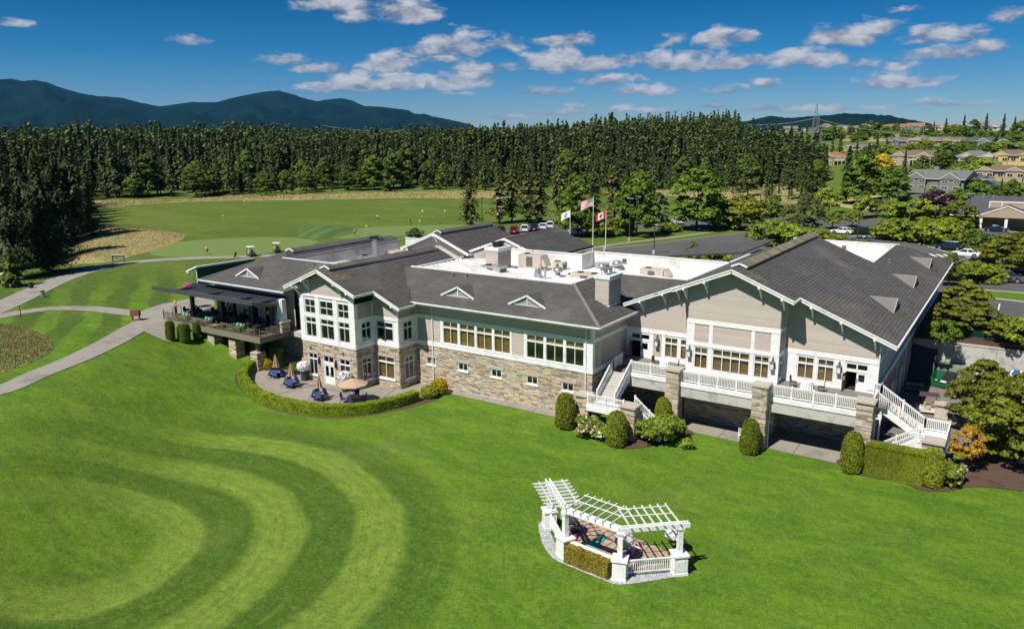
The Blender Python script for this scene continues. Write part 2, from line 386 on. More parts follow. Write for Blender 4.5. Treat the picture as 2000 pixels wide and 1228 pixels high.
for px, py, hw, hh, st in CL:
    d = ray(px, py); a0 = math.atan2(d[0], d[1])-AZ0; e0 = d[2]/math.hypot(d[0], d[1])
    k = math.cos(a0+AZ0-YAW); hwA = hw*1.34/FPX*k**1.6; hhE = hh*1.36/FPX*k
    du = (Uw-a0)/hwA; q = (Vw-(e0-hhE*.3))/(hhE*1.15); ev = np.maximum(q, -q/.55)
    f = (1.0 if st > .8 else .45+.55*st)-.8*(du*du+ev*ev)**.8
    hit = f > F; Q = np.where(hit, q, Q); F = np.maximum(F, f)
billow = np.abs(nz)*2
cov = F+nz*1.25+wisp*.8
D = np.clip((cov-.02)/.80, 0, 1); D = D*D*(3-2*D)
SH = np.clip((Q*.62+nz*2.6+F*.25+.30)/1.2, 0, 1)
img = bpy.data.images.new('cloud_field', NU, NV, alpha=False, float_buffer=True); img.colorspace_settings.name = 'Non-Color'
buf = np.ones((NV, NU, 4), np.float32); buf[..., 0] = D; buf[..., 1] = SH
img.pixels.foreach_set(buf.ravel()); img.update(); img.pack()
it = wt.new('ShaderNodeTexImage'); it.image = img; it.extension = 'EXTEND'; it.interpolation = 'Linear'
wt.put(it.inputs[0], wt.comb(wt.math('DIVIDE', u, AZW), wt.math('DIVIDE', el, VMAX), 0.))
ch = wt.new('ShaderNodeSeparateColor'); wt.put(ch.inputs[0], it.outputs[0])
dens = wt.math('MULTIPLY', ch.outputs[0], wt.smooth(el, .335, .30)); shade = ch.outputs[1]
ccol = wt.mix(shade, (.14, .165, .23), (.45, .45, .465))
lowk = wt.smooth(el, .005, .075)
ccol = wt.mix(lowk, wt.mix(.45, ccol, (.19, .27, .40)), ccol)
ccn = wt.vmath('SCALE', ccol, None); ccn.node.inputs[3].default_value = 1/SKYK; ccol = ccn
hs = wt.new('ShaderNodeHueSaturation'); hs.inputs['Saturation'].default_value = 1.12; hs.inputs['Hue'].default_value = .485; hs.inputs['Value'].default_value = .80; wt.put(hs.inputs['Color'], sky.outputs[0])
grad = wt.ramp(wt.math('MULTIPLY', el, 2.5), [(0, (.60, .74, .88)), (.12, (.42, .62, .86)), (.25, (.12, .48, .80)), (.42, (.02, .35, .63)), (.7, (.015, .30, .58)), (1, (.02, .32, .62))])
skyc = wt.mix(1., hs.outputs[0], grad, 'MULTIPLY')
dens = wt.math('MULTIPLY', dens, wt.smooth(el, -.01, .004))
fin = wt.mix(wt.math('MULTIPLY', dens, .93), skyc, ccol)
wt.put(bg.inputs[0], fin); bg.inputs[1].default_value = SKYK
W.cycles.sampling_method = 'MANUAL'; W.cycles.sample_map_resolution = 256
# ---------------------------------------------------------------- figures (baked early, placed later)
SKIN = plain('skin', (.48, .27, .19), .55, .05, 3)
def cloth(n, c): return plain('cloth_'+n, c, .85, .12, 3)
POSE = {  # joint positions, metres, standing on z=0, facing -y
 'stand': dict(pel=(0, 0, .95), chest=(0, 0, 1.28), neck=(0, 0, 1.48), head=(0, -.02, 1.66), hL=(.1, 0, .93), kL=(.12, -.02, .5), aL=(.13, .02, .09), tL=(.14, -.14, .04), hR=(-.1, 0, .93), kR=(-.12, -.02, .5), aR=(-.13, .02, .09), tR=(-.14, -.14, .04),
   sL=(.19, 0, 1.42), eL=(.27, .02, 1.14), wL=(.26, -.12, .92), pL=(.25, -.16, .84), sR=(-.19, 0, 1.42), eR=(-.27, .02, 1.14), wR=(-.26, -.12, .92), pR=(-.25, -.16, .84)),
 'putt': dict(pel=(0, .12, .92), chest=(0, -.12, 1.18), neck=(0, -.28, 1.32), head=(0, -.40, 1.38), hL=(.1, .12, .9), kL=(.14, .0, .5), aL=(.16, .06, .09), tL=(.17, -.09, .04), hR=(-.1, .12, .9), kR=(-.14, .0, .5), aR=(-.16, .06, .09), tR=(-.17, -.09, .04),
   sL=(.18, -.22, 1.28), eL=(.19, -.34, 1.02), wL=(.06, -.42, .82), pL=(.03, -.44, .76), sR=(-.18, -.22, 1.28), eR=(-.19, -.34, 1.02), wR=(-.05, -.42, .86), pR=(-.02, -.44, .80)),
 'spread': dict(pel=(0, 0, .95), chest=(0, 0, 1.28), neck=(0, 0, 1.48), head=(0, 0, 1.67), hL=(.1, 0, .93), kL=(.2, -.03, .5), aL=(.27, .0, .1), tL=(.31, -.12, .06), hR=(-.1, 0, .93), kR=(-.2, -.03, .5), aR=(-.27, .0, .1), tR=(-.31, -.12, .06),
   sL=(.19, 0, 1.42), eL=(.44, .03, 1.36), wL=(.68, .03, 1.33), pL=(.77, .03, 1.32), sR=(-.19, 0, 1.42), eR=(-.44, .03, 1.36), wR=(-.68, .03, 1.33), pR=(-.77, .03, 1.32)),
 'sit': dict(pel=(0, 0, .12), chest=(0, .02, .45), neck=(0, .02, .66), head=(0, 0, .84), hL=(.1, 0, .1), kL=(.13, -.42, .12), aL=(.13, -.45, -.3), tL=(.13, -.58, -.34), hR=(-.1, 0, .1), kR=(-.13, -.42, .12), aR=(-.13, -.45, -.3), tR=(-.13, -.58, -.34),
   sL=(.19, .02, .6), eL=(.25, -.08, .36), wL=(.18, -.3, .36), pL=(.15, -.38, .38), sR=(-.19, .02, .6), eR=(-.25, -.08, .36), wR=(-.18, -.3, .36), pR=(-.15, -.38, .38))}
BONES = [('pel', 'chest'), ('chest', 'neck'), ('neck', 'head'), ('pel', 'hL'), ('hL', 'kL'), ('kL', 'aL'), ('aL', 'tL'), ('pel', 'hR'), ('hR', 'kR'), ('kR', 'aR'), ('aR', 'tR'), ('chest', 'sL'), ('sL', 'eL'), ('eL', 'wL'), ('wL', 'pL'), ('chest', 'sR'), ('sR', 'eR'), ('eR', 'wR'), ('wR', 'pR')]
RAD = dict(pel=(.15, .11), chest=(.16, .11), neck=(.055, .055), head=(.088, .10), hL=(.10, .10), kL=(.06, .062), aL=(.04, .042), tL=(.045, .03), sL=(.062, .062), eL=(.043, .043), wL=(.03, .03), pL=(.04, .02))
def bake_person(pose, shirt, trousers, hair, shorts=False, name='person'):
    J = POSE[pose]; keys = list(J); me = bpy.data.meshes.new('body'); me.from_pydata([J[k] for k in keys], [(keys.index(a), keys.index(b)) for a, b in BONES], [])
    # finger chains
    o = bpy.data.objects.new('tmp', me); COL.objects.link(o); o.modifiers.new('s', 'SKIN').use_smooth_shade = True
    sv = me.skin_vertices[0].data
    for i, k in enumerate(keys):
        r = RAD.get(k) or RAD[k[:-1]+'L']; sv[i].radius = r; sv[i].use_root = (k == 'pel')
    s = o.modifiers.new('d', 'SUBSURF'); s.levels = s.render_levels = 1
    dg = bpy.context.evaluated_depsgraph_get(); m2 = bpy.data.meshes.new_from_object(o.evaluated_get(dg)); m2.name = 'body'
    bpy.data.objects.remove(o)
    m2.materials.clear()
    for m in (SKIN, shirt, trousers, cloth('shoe', (.05, .05, .05))): m2.materials.append(m)
    P = {k: np.array(J[k]) for k in J}
    for p in m2.polygons:
        c = np.array(p.center); best = None
        for a, b in BONES:
            ab = P[b]-P[a]; t = min(1, max(0, (c-P[a]).dot(ab)/ab.dot(ab))); d = np.linalg.norm(c-P[a]-ab*t)
            if best is None or d < best[0]: best = (d, a, b, t)
        _, a, b, t = best
        z = 0
        if (a, b) in (('pel', 'chest'), ('chest', 'neck')) or a == 'chest' or (a in ('sL', 'sR') and t < .75): z = 1
        if (a, b) == ('chest', 'neck') and t > .85: z = 0
        if (a, b) == ('pel', 'chest') and t < .12: z = 2
        if a == 'pel' and b != 'chest' or a in ('hL', 'hR') or (a in ('kL', 'kR') and not shorts): z = 2
        if a in ('aL', 'aR'): z = 3
        p.material_index = z
    hm = MB(); h = J['head']; hm.ball((h[0], h[1]+.02, h[2]+.035), .115, 10, sq=(.86, 1.0, .95))
    fm = MB(); fm.ball((h[0]-.035, h[1]-.095, h[2]+.01), .014, 6); fm.ball((h[0]+.035, h[1]-.095, h[2]+.01), .014, 6)
    nm = MB(); nm.ball((h[0], h[1]-.108, h[2]-.02), .02, 6); nm.ball((h[0], h[1]-.098, h[2]-.055), .022, 6, sq=(1.2, .4, .35)); nm.ball((h[0]-.1, h[1], h[2]-.005), .025, 6); nm.ball((h[0]+.1, h[1], h[2]-.005), .025, 6)
    for sx in ('L', 'R'):
        w_, p_ = Vector(J['w'+sx]), Vector(J['p'+sx]); d = (p_-w_).normalized(); sd = d.orthogonal().normalized()
        for k in range(4): b0 = p_+sd*(k-1.5)*.018; nm.tube([b0-d*.03, b0+d*(.05+.01*(k in (1, 2))), b0+d*(.08+.012*(k in (1, 2)))+Vector((0, 0, -.012))], [.009, .009, .006], 5)
        nm.tube([w_+d*.02, w_+d*.06+sd*.045, w_+d*.09+sd*.05], [.011, .010, .007], 5)
    return m2, hm.mesh('hair', cloth(hair[0], hair[1])), fm.mesh('eyes', plain('eye_dark', (.02, .02, .02), .3)), nm.mesh('features', SKIN)
PEOPLE = {'putt_a': bake_person('putt', cloth('cream', (.55, .45, .28)), cloth('black', (.02, .02, .02)), ('black', (.02, .02, .02)), True),
 'stand_w': bake_person('stand', cloth('white', (.7, .7, .7)), cloth('black', (.02, .02, .02)), ('brown', (.08, .05, .03)), True),
 'stand_b': bake_person('putt', cloth('black', (.02, .02, .02)), cloth('black', (.02, .02, .02)), ('black', (.02, .02, .02))),
 'sit_w': bake_person('sit', cloth('white', (.7, .7, .7)), cloth('khaki', (.35, .28, .18)), ('straw', (.5, .42, .25)), True),
 'lie_a': bake_person('spread', cloth('grey', (.35, .37, .42)), cloth('navy', (.02, .02, .03)), ('brown', (.08, .05, .03))),
 'lie_b': bake_person('spread', cloth('slate', (.06, .065, .08)), cloth('black', (.02, .02, .02)), ('brown', (.08, .05, .03)), True),
 'lie_c': bake_person('spread', cloth('white', (.7, .7, .7)), cloth('grey', (.35, .37, .42)), ('auburn', (.22, .08, .04)))}
def person(key, label, loc, rz=0, tilt=0, sc=1):
    t = thing('person', label, 'person', loc, rz); t.rotation_euler.x = tilt; t.scale = (sc,)*3
    for n, me in zip(('body', 'hair', 'eyes', 'face_and_fingers'), PEOPLE[key]):
        o = bpy.data.objects.new(n, me); COL.objects.link(o); o.parent = t
    return t
TERRA = plain('orange_brown_shingle', (.24, .115, .055), .9, .2, .8); BRS = plain('brown_shingle', (.14, .10, .08), .9, .2, .8); GRS = plain('grey_shingle', (.13, .13, .135), .9, .2, .8); SLT = plain('slate_shingle', (.065, .07, .08), .9, .2, .8); GNS = plain('green_grey_shingle', (.12, .135, .125), .9, .15, .8)
CRE = plain('cream_render', (.50, .46, .38), .8, .05); YEL = plain('yellow_render', (.55, .40, .14), .8, .05); GRW = plain('grey_green_siding', (.17, .19, .17), .8, .06); BLW = plain('blue_grey_siding', (.15, .18, .20), .8, .06); TANW = plain('tan_siding', (.36, .28, .20), .8, .06)
HGL = plain('dark_window', (.025, .035, .04), .1, .1, spec=.8)
HH = [(1838, 369, 118, 46, GNS, GRW, 'side', 'large grey-green gabled house directly above the hill road', 5, 1, 0), (1903, 362, 70, 26, SLT, BLW, 'hip', 'low blue-grey house right of the large grey-green one', 4, 0, 0), (1960, 350, 96, 34, BRS, TANW, 'hip', 'house with wide taupe roof below the yellow one', 5, 0, 0),
 (1902, 325, 74, 38, GRS, CRE, 'hip', 'pale three bay house with a white balcony', 5, 0, 1), (1975, 320, 84, 34, BRS, YEL, 'hip', 'yellow house with a dark brown roof at the right edge', 5, 0, 0), (1790, 318, 84, 30, BRS, TANW, 'side', 'brown roofed house with white balcony frames in the second row', 5, 0, 1), (1628, 320, 56, 28, TERRA, TANW, 'hip', 'orange roofed house showing above the dark wood', 4, 0, 1), (1680, 292, 56, 12, GRS, TANW, 'side', 'low grey roofed house left of the yellow tree', 3, 0, 0),
 (1755, 286, 46, 22, BRS, BLW, 'side', 'blue-green gabled house at the left of the third row', 3, 0, 0), (1793, 284, 34, 20, BRS, TANW, 'front', 'tan gable fronted house, second in the third row', 2, 0, 0), (1822, 284, 40, 20, GRS, TANW, 'side', 'grey roofed house, third in the third row', 3, 0, 0), (1858, 284, 44, 20, BRS, TANW, 'side', 'brown roofed house, fourth in the third row', 4, 0, 0), (1910, 286, 62, 22, SLT, BLW, 'side', 'slate roofed house, fifth in the third row', 5, 0, 0), (1958, 288, 22, 20, SLT, BLW, 'front', 'narrow gabled house at the right of the third row', 1, 0, 0),
 (1480, 252, 24, 12, BRS, CRE, 'side', 'small brown roofed house leftmost on the skyline', 2, 0, 0), (1510, 254, 26, 14, GRS, CRE, 'side', 'grey roofed house second from the left on the skyline', 2, 0, 0), (1535, 250, 22, 13, BRS, CRE, 'front', 'small white gabled house near the steel towers', 1, 0, 0), (1543, 257, 28, 13, GRS, TANW, 'side', 'dark roofed house in front of the small white gable', 2, 0, 0), (1580, 254, 30, 15, SLT, CRE, 'side', 'slate roofed house left of the steel towers', 2, 0, 0), (1614, 260, 34, 22, TERRA, BLW, 'front', 'blue-grey house with orange roof beside the steel towers', 3, 0, 0), (1640, 256, 34, 17, GRS, CRE, 'side', 'grey roofed white house right of the steel towers', 3, 0, 0), (1664, 250, 34, 15, TERRA, CRE, 'side', 'orange roofed cream house on the skyline', 3, 0, 0), (1702, 252, 40, 18, GRS, CRE, 'side', 'light grey roofed house in the middle of the skyline row', 3, 0, 0),
 (1738, 250, 34, 16, TERRA, TANW, 'hip', 'brown hip roofed house on the skyline', 3, 0, 0), (1757, 249, 24, 16, TERRA, TANW, 'side', 'orange roofed house touching the brown hip roofed one', 2, 0, 0), (1788, 249, 34, 18, TERRA, BLW, 'side', 'long red roofed house on the skyline', 3, 0, 0), (1820, 244, 24, 12, TERRA, CRE, 'hip', 'small orange roofed house behind the dark conifers', 2, 0, 0), (1846, 247, 30, 13, TERRA, CRE, 'side', 'red roofed house between dark conifers on the skyline', 3, 0, 0), (1868, 249, 24, 12, TERRA, CRE, 'front', 'red gabled house with a bright corner on the skyline', 1, 0, 0), (1920, 250, 34, 15, BRS, TANW, 'hip', 'brown roofed house left of the two tall firs', 3, 0, 0), (1943, 252, 24, 14, BRS, CRE, 'front', 'gabled house behind the two tall firs', 1, 0, 0),
 (658, 262, 24, 8, BRS, TANW, 'hip', 'brown roof showing in the distant wood, left of two', 1, 0, 0), (705, 266, 24, 7, GRS, CRE, 'side', 'pale roof showing in the distant wood, right of two', 1, 0, 0)]
# ---------------------------------------------------------------- materials
WHITE = plain('white_paint', (.74, .745, .75), .45, .05, .8, bmp=.05, dark=(.60, .60, .58), dscale=1.1)
SIDING = plain('taupe_siding', (.43, .38, .335), .65, .07, .7, isl=.06, stretch=(1, 1, 3), bmp=.1)
SHINGLE = plain('dark_shingle', (.074, .070, .067), .85, .24, .22, isl=.13, stretch=(1, 1, 1), bmp=.15, dark=(.115, .108, .098), dscale=.12)
SHBASE = plain('roof_underlay', (.035, .033, .033), .9, .2, .5)
MOSSY = plain('mossy_shingle', (.15, .135, .09), .95, .35, 1.2, isl=.35, dark=(.17, .16, .06), dscale=1.4)
CAPSTONE = plain('cap_stone', (.42, .375, .33), .8, .12, 2, isl=.05, bmp=.2)
CONC = plain('concrete', (.30, .28, .25), .85, .16, .5, bmp=.1, dark=(.20, .185, .165), dscale=.35)
CONC2 = plain('pale_concrete', (.44, .43, .39), .85, .12, .7, dark=(.28, .27, .24), dscale=.9)
DECKF = plain('deck_coating', (.17, .165, .15), .75, .1, 1)
MEMB = plain('white_roof_membrane', (.70, .69, .68), .6, .10, .4, dark=(.50, .49, .47), dscale=.5)
MEMBD = plain('stained_membrane', (.52, .51, .50), .6, .22, .35, stretch=(3, 3, .6), dark=(.33, .33, .33), dscale=.5)
DARKMETAL = plain('dark_bronze_metal', (.035, .036, .042), .4, .15, 2, metal=.3)
CANOPY = plain('standing_seam_metal', (.10, .105, .13), .35, .12, 1.2, metal=.4, isl=.05)
TAUPETRIM = plain('taupe_trim', (.20, .165, .13), .6, .08, 1)
GREYMETAL = plain('galvanised_metal', (.45, .46, .47), .35, .15, 3, metal=.75)
BEIGEMETAL = plain('beige_sheet_metal', (.46, .41, .34), .5, .12, 1.5, dark=(.34, .29, .24), dscale=1.5)
BLACK = plain('black_metal', (.012, .012, .013), .4, .1, 3)
BLIND = plain('brown_blind', (.40, .225, .075), .7, .16, .7, stretch=(1, 1, 9))
BLIND2 = plain('tan_blind', (.50, .32, .14), .7, .12, .9, stretch=(1, 1, 9))
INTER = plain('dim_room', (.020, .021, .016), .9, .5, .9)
WOOD = plain('varnished_wood', (.20, .085, .03), .4, .2, 3, stretch=(4, 4, 1))
def b_stone(t, p, out):
    geo = t.new('ShaderNodeNewGeometry'); o = t.new('ShaderNodeObjectInfo').outputs['Random']
    r = t.math('FRACT', t.math('ADD', geo.outputs['Random Per Island'], t.math('MULTIPLY', o, 7.31)))
    c = t.ramp(r, [(0, (.24, .20, .15)), (.14, (.44, .355, .25)), (.32, (.50, .44, .345)), (.45, (.36, .315, .25)), (.58, (.56, .42, .26)), (.7, (.40, .37, .32)), (.82, (.58, .51, .41)), (.93, (.30, .24, .17))], 'CONSTANT')
    pos = geo.outputs['Position']; n = t.noise(t.vmath('MULTIPLY', pos, (1, 1, 2.2)), 4.5, 6, .7)
    f = t.math('MULTIPLY_ADD', n, 1.1, .42)
    cc = t.vmath('SCALE', c, None); t.put(cc.node.inputs[3], f)
    t.put(p.inputs['Base Color'], cc); p.inputs['Roughness'].default_value = .85
    bump(t, p, n, .6, .04)
STONE = material('ledge_stone', b_stone)
MORTAR = plain('stone_joint', (.09, .075, .06), .95, .3, 3)
def b_glass(t, p, out):
    t.n.remove(p); fr = t.new('ShaderNodeFresnel'); bf = t.new('ShaderNodeNewGeometry').outputs['Backfacing']; t.put(fr.inputs[0], t.math('MULTIPLY_ADD', bf, 1/1.52-1.52, 1.52))
    g = t.new('ShaderNodeBsdfGlossy'); g.inputs['Roughness'].default_value = .03; g.inputs[0].default_value = (.95, 1, .97, 1)
    tr = t.new('ShaderNodeBsdfTransparent'); tr.inputs[0].default_value = (.78, .80, .76, 1)
    m = t.new('ShaderNodeMixShader'); t.put(m.inputs[0], t.math('MULTIPLY_ADD', fr.outputs[0], .9, .02, clamp=True)); t.l.new(tr.outputs[0], m.inputs[1]); t.l.new(g.outputs[0], m.inputs[2])
    t.l.new(m.outputs[0], out.inputs[0])
    n = t.noise(t.new('ShaderNodeNewGeometry').outputs['Position'], .9, 2); b = t.new('ShaderNodeBump'); b.inputs[0].default_value = .12; b.inputs[1].default_value = .05; t.put(b.inputs['Height'], n); t.l.new(b.outputs[0], g.inputs['Normal'])
GLASS = material('window_glass', b_glass)
def b_leaf(col, var=.35, trans=.25, hue=.0, isl=.35, warm=(1.35, 1.15, .6)):
    def b(t, p, out):
        geo = t.new('ShaderNodeNewGeometry'); o = t.new('ShaderNodeObjectInfo').outputs['Random']
        n = t.noise(geo.outputs['Position'], .55, 4, .6)
        f = t.math('MULTIPLY', t.math('MULTIPLY_ADD', n, 2*var, 1-var), t.math('MULTIPLY_ADD', geo.outputs['Random Per Island'], 2*isl, 1-isl))
        f = t.math('MULTIPLY', f, t.math('MULTIPLY_ADD', o, .5, .75))
        c = t.mix(t.math('FRACT', t.math('MULTIPLY', geo.outputs['Random Per Island'], 13.7)), col, tuple(a*b_ for a, b_ in zip(col, warm)))
        oi = t.math('FRACT', t.math('MULTIPLY', o, 5.3)); c = t.mix(t.math('MULTIPLY', oi, .5), c, tuple(a*b_ for a, b_ in zip(col, (1.4, 1.1, 1.0))))
        cc = t.vmath('SCALE', c, None); t.put(cc.node.inputs[3], f)
        t.put(p.inputs['Base Color'], cc); p.inputs['Roughness'].default_value = .6; p.inputs['Specular IOR Level'].default_value = .3
        tl = t.new('ShaderNodeBsdfTranslucent'); t.put(tl.inputs[0], cc); m = t.new('ShaderNodeMixShader'); m.inputs[0].default_value = trans
        t.l.new(p.outputs[0], m.inputs[1]); t.l.new(tl.outputs[0], m.inputs[2]); t.l.new(m.outputs[0], out.inputs[0])
    return b
FIR = material('fir_needles', b_leaf((.062, .100, .026), .45, .12))
FIR2 = material('spruce_needles', b_leaf((.052, .086, .032), .45, .1))
MAPLE = material('dark_maple_leaves', b_leaf((0.075, 0.142, 0.012), .35, .25))
ALDER = material('mid_green_leaves', b_leaf((0.098, 0.155, 0.022), .35, .25))
LIME = material('bright_green_leaves', b_leaf((.155, .230, .020), .3, .3))
OLIVE = material('olive_bronze_leaves', b_leaf((.150, .195, .020), .35, .3, warm=(1.25, .98, .7)))
YELLOWL = material('yellow_leaves', b_leaf((.32, .30, .02), .25, .3))
ORANGEL = material('orange_yellow_leaves', b_leaf((.40, .31, .035), .3, .3, warm=(1.1, .62, .5)))
PURPLE = material('purple_leaves', b_leaf((.030, .012, .022), .3, .1, warm=(1.6, .8, .9)))
REDL = material('red_leaves', b_leaf((.10, .016, .014), .3, .2))
BOX = material('clipped_hedge_leaves', b_leaf((0.170, 0.255, 0.014), .25, .22, isl=.45))
THUJA = material('thuja_leaves', b_leaf((.165, .225, .016), .3, .15, isl=.45))
GOLD = material('golden_thuja_leaves', b_leaf((0.351, 0.287, 0.012), .3, .2, isl=.35))
PHOTINIA = material('bronze_hedge_leaves', b_leaf((.22, .23, .03), .35, .2, warm=(1.3, .75, .7)))
HYDL = material('hydrangea_leaves', b_leaf((0.150, 0.236, 0.025), .3, .25))
BARK = plain('bark', (.07, .055, .043), .9, .3, 3, stretch=(1, 1, .4))
PETALW = material('white_petals', b_leaf((.76, .79, .82), .1, .2, isl=.1, warm=(1, .98, .97)))
PETALP = material('pink_petals', b_leaf((.55, .09, .30), .25, .2, isl=.2, warm=(1.3, .8, 1.1)))
PETALB = material('pale_pink_petals', b_leaf((.66, .52, .56), .2, .2, isl=.2, warm=(.85, .95, 1.15)))
ASPH = plain('asphalt', (.085, .084, .082), .9, .13, .3, bmp=.15, dark=(.065, .064, .063), dscale=.15)
PATHM = plain('concrete_path', (.26, .24, .21), .9, .13, .35, bmp=.1, dark=(.19, .175, .15), dscale=.3)
PATIO = plain('patio_concrete', (.25, .225, .19), .85, .14, .5, bmp=.08, dark=(.17, .15, .125), dscale=.35)
MULCH = plain('bark_mulch', (.085, .050, .034), .95, .45, 6, bmp=.8, dark=(.05, .03, .022), dscale=.7)
ROADW = plain('road_paint', (.6, .6, .57), .7, .15, 3)
TIRE = plain('tyre_rubber', (.018, .018, .018), .85, .1, 4)
CHROME = plain('wheel_alloy', (.55, .56, .58), .3, .1, 4, metal=.8)
CARGLASS = plain('car_glass', (.012, .016, .020), .06, .1, 1, spec=.8)
def paintm(name, c, r=.25): return plain(name, c, r, .04, 1, spec=.6)
# ---------------------------------------------------------------- the clubhouse
ZF = 4.6
club = thing('clubhouse', 'long taupe and white clubhouse with grey stone base, dark shingled gables and white trimmed windows', 'clubhouse', (-36, 62.13, 0))
SPLIT = {'fascia', 'parapet', 'parapet_cap', 'coping', 'soffit', 'downpipe', 'stone_lintel', 'service_door', 'edge_beam', 'stair_stringer', 'white_edge_board', 'white_casing', 'rib_blocks', 'terrace_floor', 'membrane_cricket', 'hip_cap', 'flat_roof_x'}
def islands(mb):
    par = list(range(len(mb.v)))
    def f(a):
        while par[a] != a: par[a] = par[par[a]]; a = par[a]
        return a
    for fc in mb.f:
        r = f(fc[0])
        for q in fc[1:]: par[f(q)] = r
    g = {}
    for fc in mb.f: g.setdefault(f(fc[0]), []).append(fc)
    for fs in g.values():
        ids = sorted({i for fc in fs for i in fc}); mp = {a: b for b, a in enumerate(ids)}; m = MB(); m.v = [mb.v[i] for i in ids]; m.f = [tuple(mp[i] for i in fc) for fc in fs]; m.m = [0]*len(fs); yield m
def cp(mb, name, mats, parent=None, **k):
    if name in SPLIT:
        for m in islands(mb): o = m.build(name.replace('rib_blocks', 'rib_block'), mats, parent or club, **k)
        return o
    return mb.build(name, mats, parent or club, **k)
class Wall:
    """vertical plane: u along, z up, d outwards"""
    def __init__(s, p0, du, n): s.p = Vector((*p0, 0)); s.du = Vector((*du, 0)); s.n = Vector((*n, 0))
    def P(s, u, z, d=0): q = s.p+s.du*u+s.n*d; return (q.x, q.y, z)
    def box(s, mb, u0, u1, z0, z1, d0, d1, m=None):
        mb.hexa([s.P(u0, z0, d1), s.P(u1, z0, d1), s.P(u1, z0, d0), s.P(u0, z0, d0), s.P(u0, z1, d1), s.P(u1, z1, d1), s.P(u1, z1, d0), s.P(u0, z1, d0)], m)
    def panel(s, mb, u0, u1, z0, z1, holes=(), d=0, m=None):
        us = sorted({u0, u1, *[h[0] for h in holes], *[h[1] for h in holes]}); zs = sorted({z0, z1, *[h[2] for h in holes], *[h[3] for h in holes]})
        us = [q for q in us if u0 <= q <= u1]; zs = [q for q in zs if z0 <= q <= z1]
        for a, b in zip(us, us[1:]):
            for c, e in zip(zs, zs[1:]):
                mu, mz = (a+b)/2, (c+e)/2
                if any(h[0] < mu < h[1] and h[2] < mz < h[3] for h in holes): continue
                mb.face([s.P(a, c, d), s.P(b, c, d), s.P(b, e, d), s.P(a, e, d)], m)
FRONT = lambda x, y: Wall((x, y), (1, 0), (0, -1))
EAST = lambda x, y: Wall((x, y), (0, 1), (1, 0))
WEST = lambda x, y: Wall((x, y), (0, 1), (-1, 0))
NORTH = lambda x, y: Wall((x, y), (1, 0), (0, 1))
def cut(iv, holes):
    out = [iv]
    for h in holes:
        nx_ = []
        for a, b in out:
            if h[1] <= a or h[0] >= b: nx_.append((a, b)); continue
            if h[0] > a: nx_.append((a, h[0]))
            if h[1] < b: nx_.append((h[1], b))
        out = nx_
    return [q for q in out if q[1]-q[0] > .02]
NPLANK = [0]
def siding(w, parent, ext, z0, z1, holes=(), pitch=.185, single=True):
    """lapped boards; ext(z)->(u0,u1) or None. single: every board its own piece"""
    z = z0; allm = MB()
    while z < z1-.02:
        zt = min(z+pitch, z1); e0, e1 = ext(z), ext(zt)
        if e0 is None: break
        e1 = e1 or (sum(e0)/2-.01, sum(e0)/2+.01)
        for a, b in cut(e0, [h for h in holes if h[2] < (z+zt)/2 < h[3]]):
            a1, b1 = max(a, e1[0]) if a == e0[0] else a, min(b, e1[1]) if b == e0[1] else b
            if b1 < a1: a1 = b1 = (a1+b1)/2
            m = MB() if single and NPLANK[0] < 290 else allm
            j = rnd.uniform(-.003, .003)
            m.hexa([w.P(a, z, .048+j), w.P(b, z, .048+j), w.P(b, z, .001), w.P(a, z, .001), w.P(a1, zt, .008+j), w.P(b1, zt, .008+j), w.P(b1, zt, .001), w.P(a1, zt, .001)])
            if m is not allm: NPLANK[0] += 1; cp(m, 'siding_board', SIDING, parent)
        z += pitch
    if allm.f: cp(allm, 'siding_boards', SIDING, parent, kind='stuff')
STONES = []   # (area seen, mesh verts) gathered, then split into single pieces and the rest
JOINT = MB()
def stone(w, u0, u1, z0, z1, holes=(), near=False):
    z = z0; w.panel(JOINT, u0, u1, z0-.05, z1, holes, d=.007)
    while z < z1-.03:
        h = min(rnd.choice((.09, .11, .13, .16, .2)), z1-z)
        if z1-z-h < .05: h = z1-z
        for a, b in cut((u0, u1), [q for q in holes if q[2] < z+h/2 < q[3]]):
            u = a
            while u < b-.01:
                L = rnd.uniform(.28, .95)*(1.2 if h < .12 else 1); e = min(u+L, b)
                if b-e < .15: e = b
                d = rnd.uniform(.02, .075); g = .008; s = rnd.uniform(-.012, .012)
                pts = [w.P(u+g, z+g, d), w.P(e-g, z+g+s*.3, d), w.P(e-g, z+g, 0), w.P(u+g, z+g, 0), w.P(u+g, z+h-g+s*.3, d+s), w.P(e-g, z+h-g, d), w.P(e-g, z+h-g, 0), w.P(u+g, z+h-g, 0)]
                STONES.append(((e-u)*h*(1 if near else .3), pts)); u = e
        z += h
def rect_ext(u0, u1): return lambda z: (u0, u1)
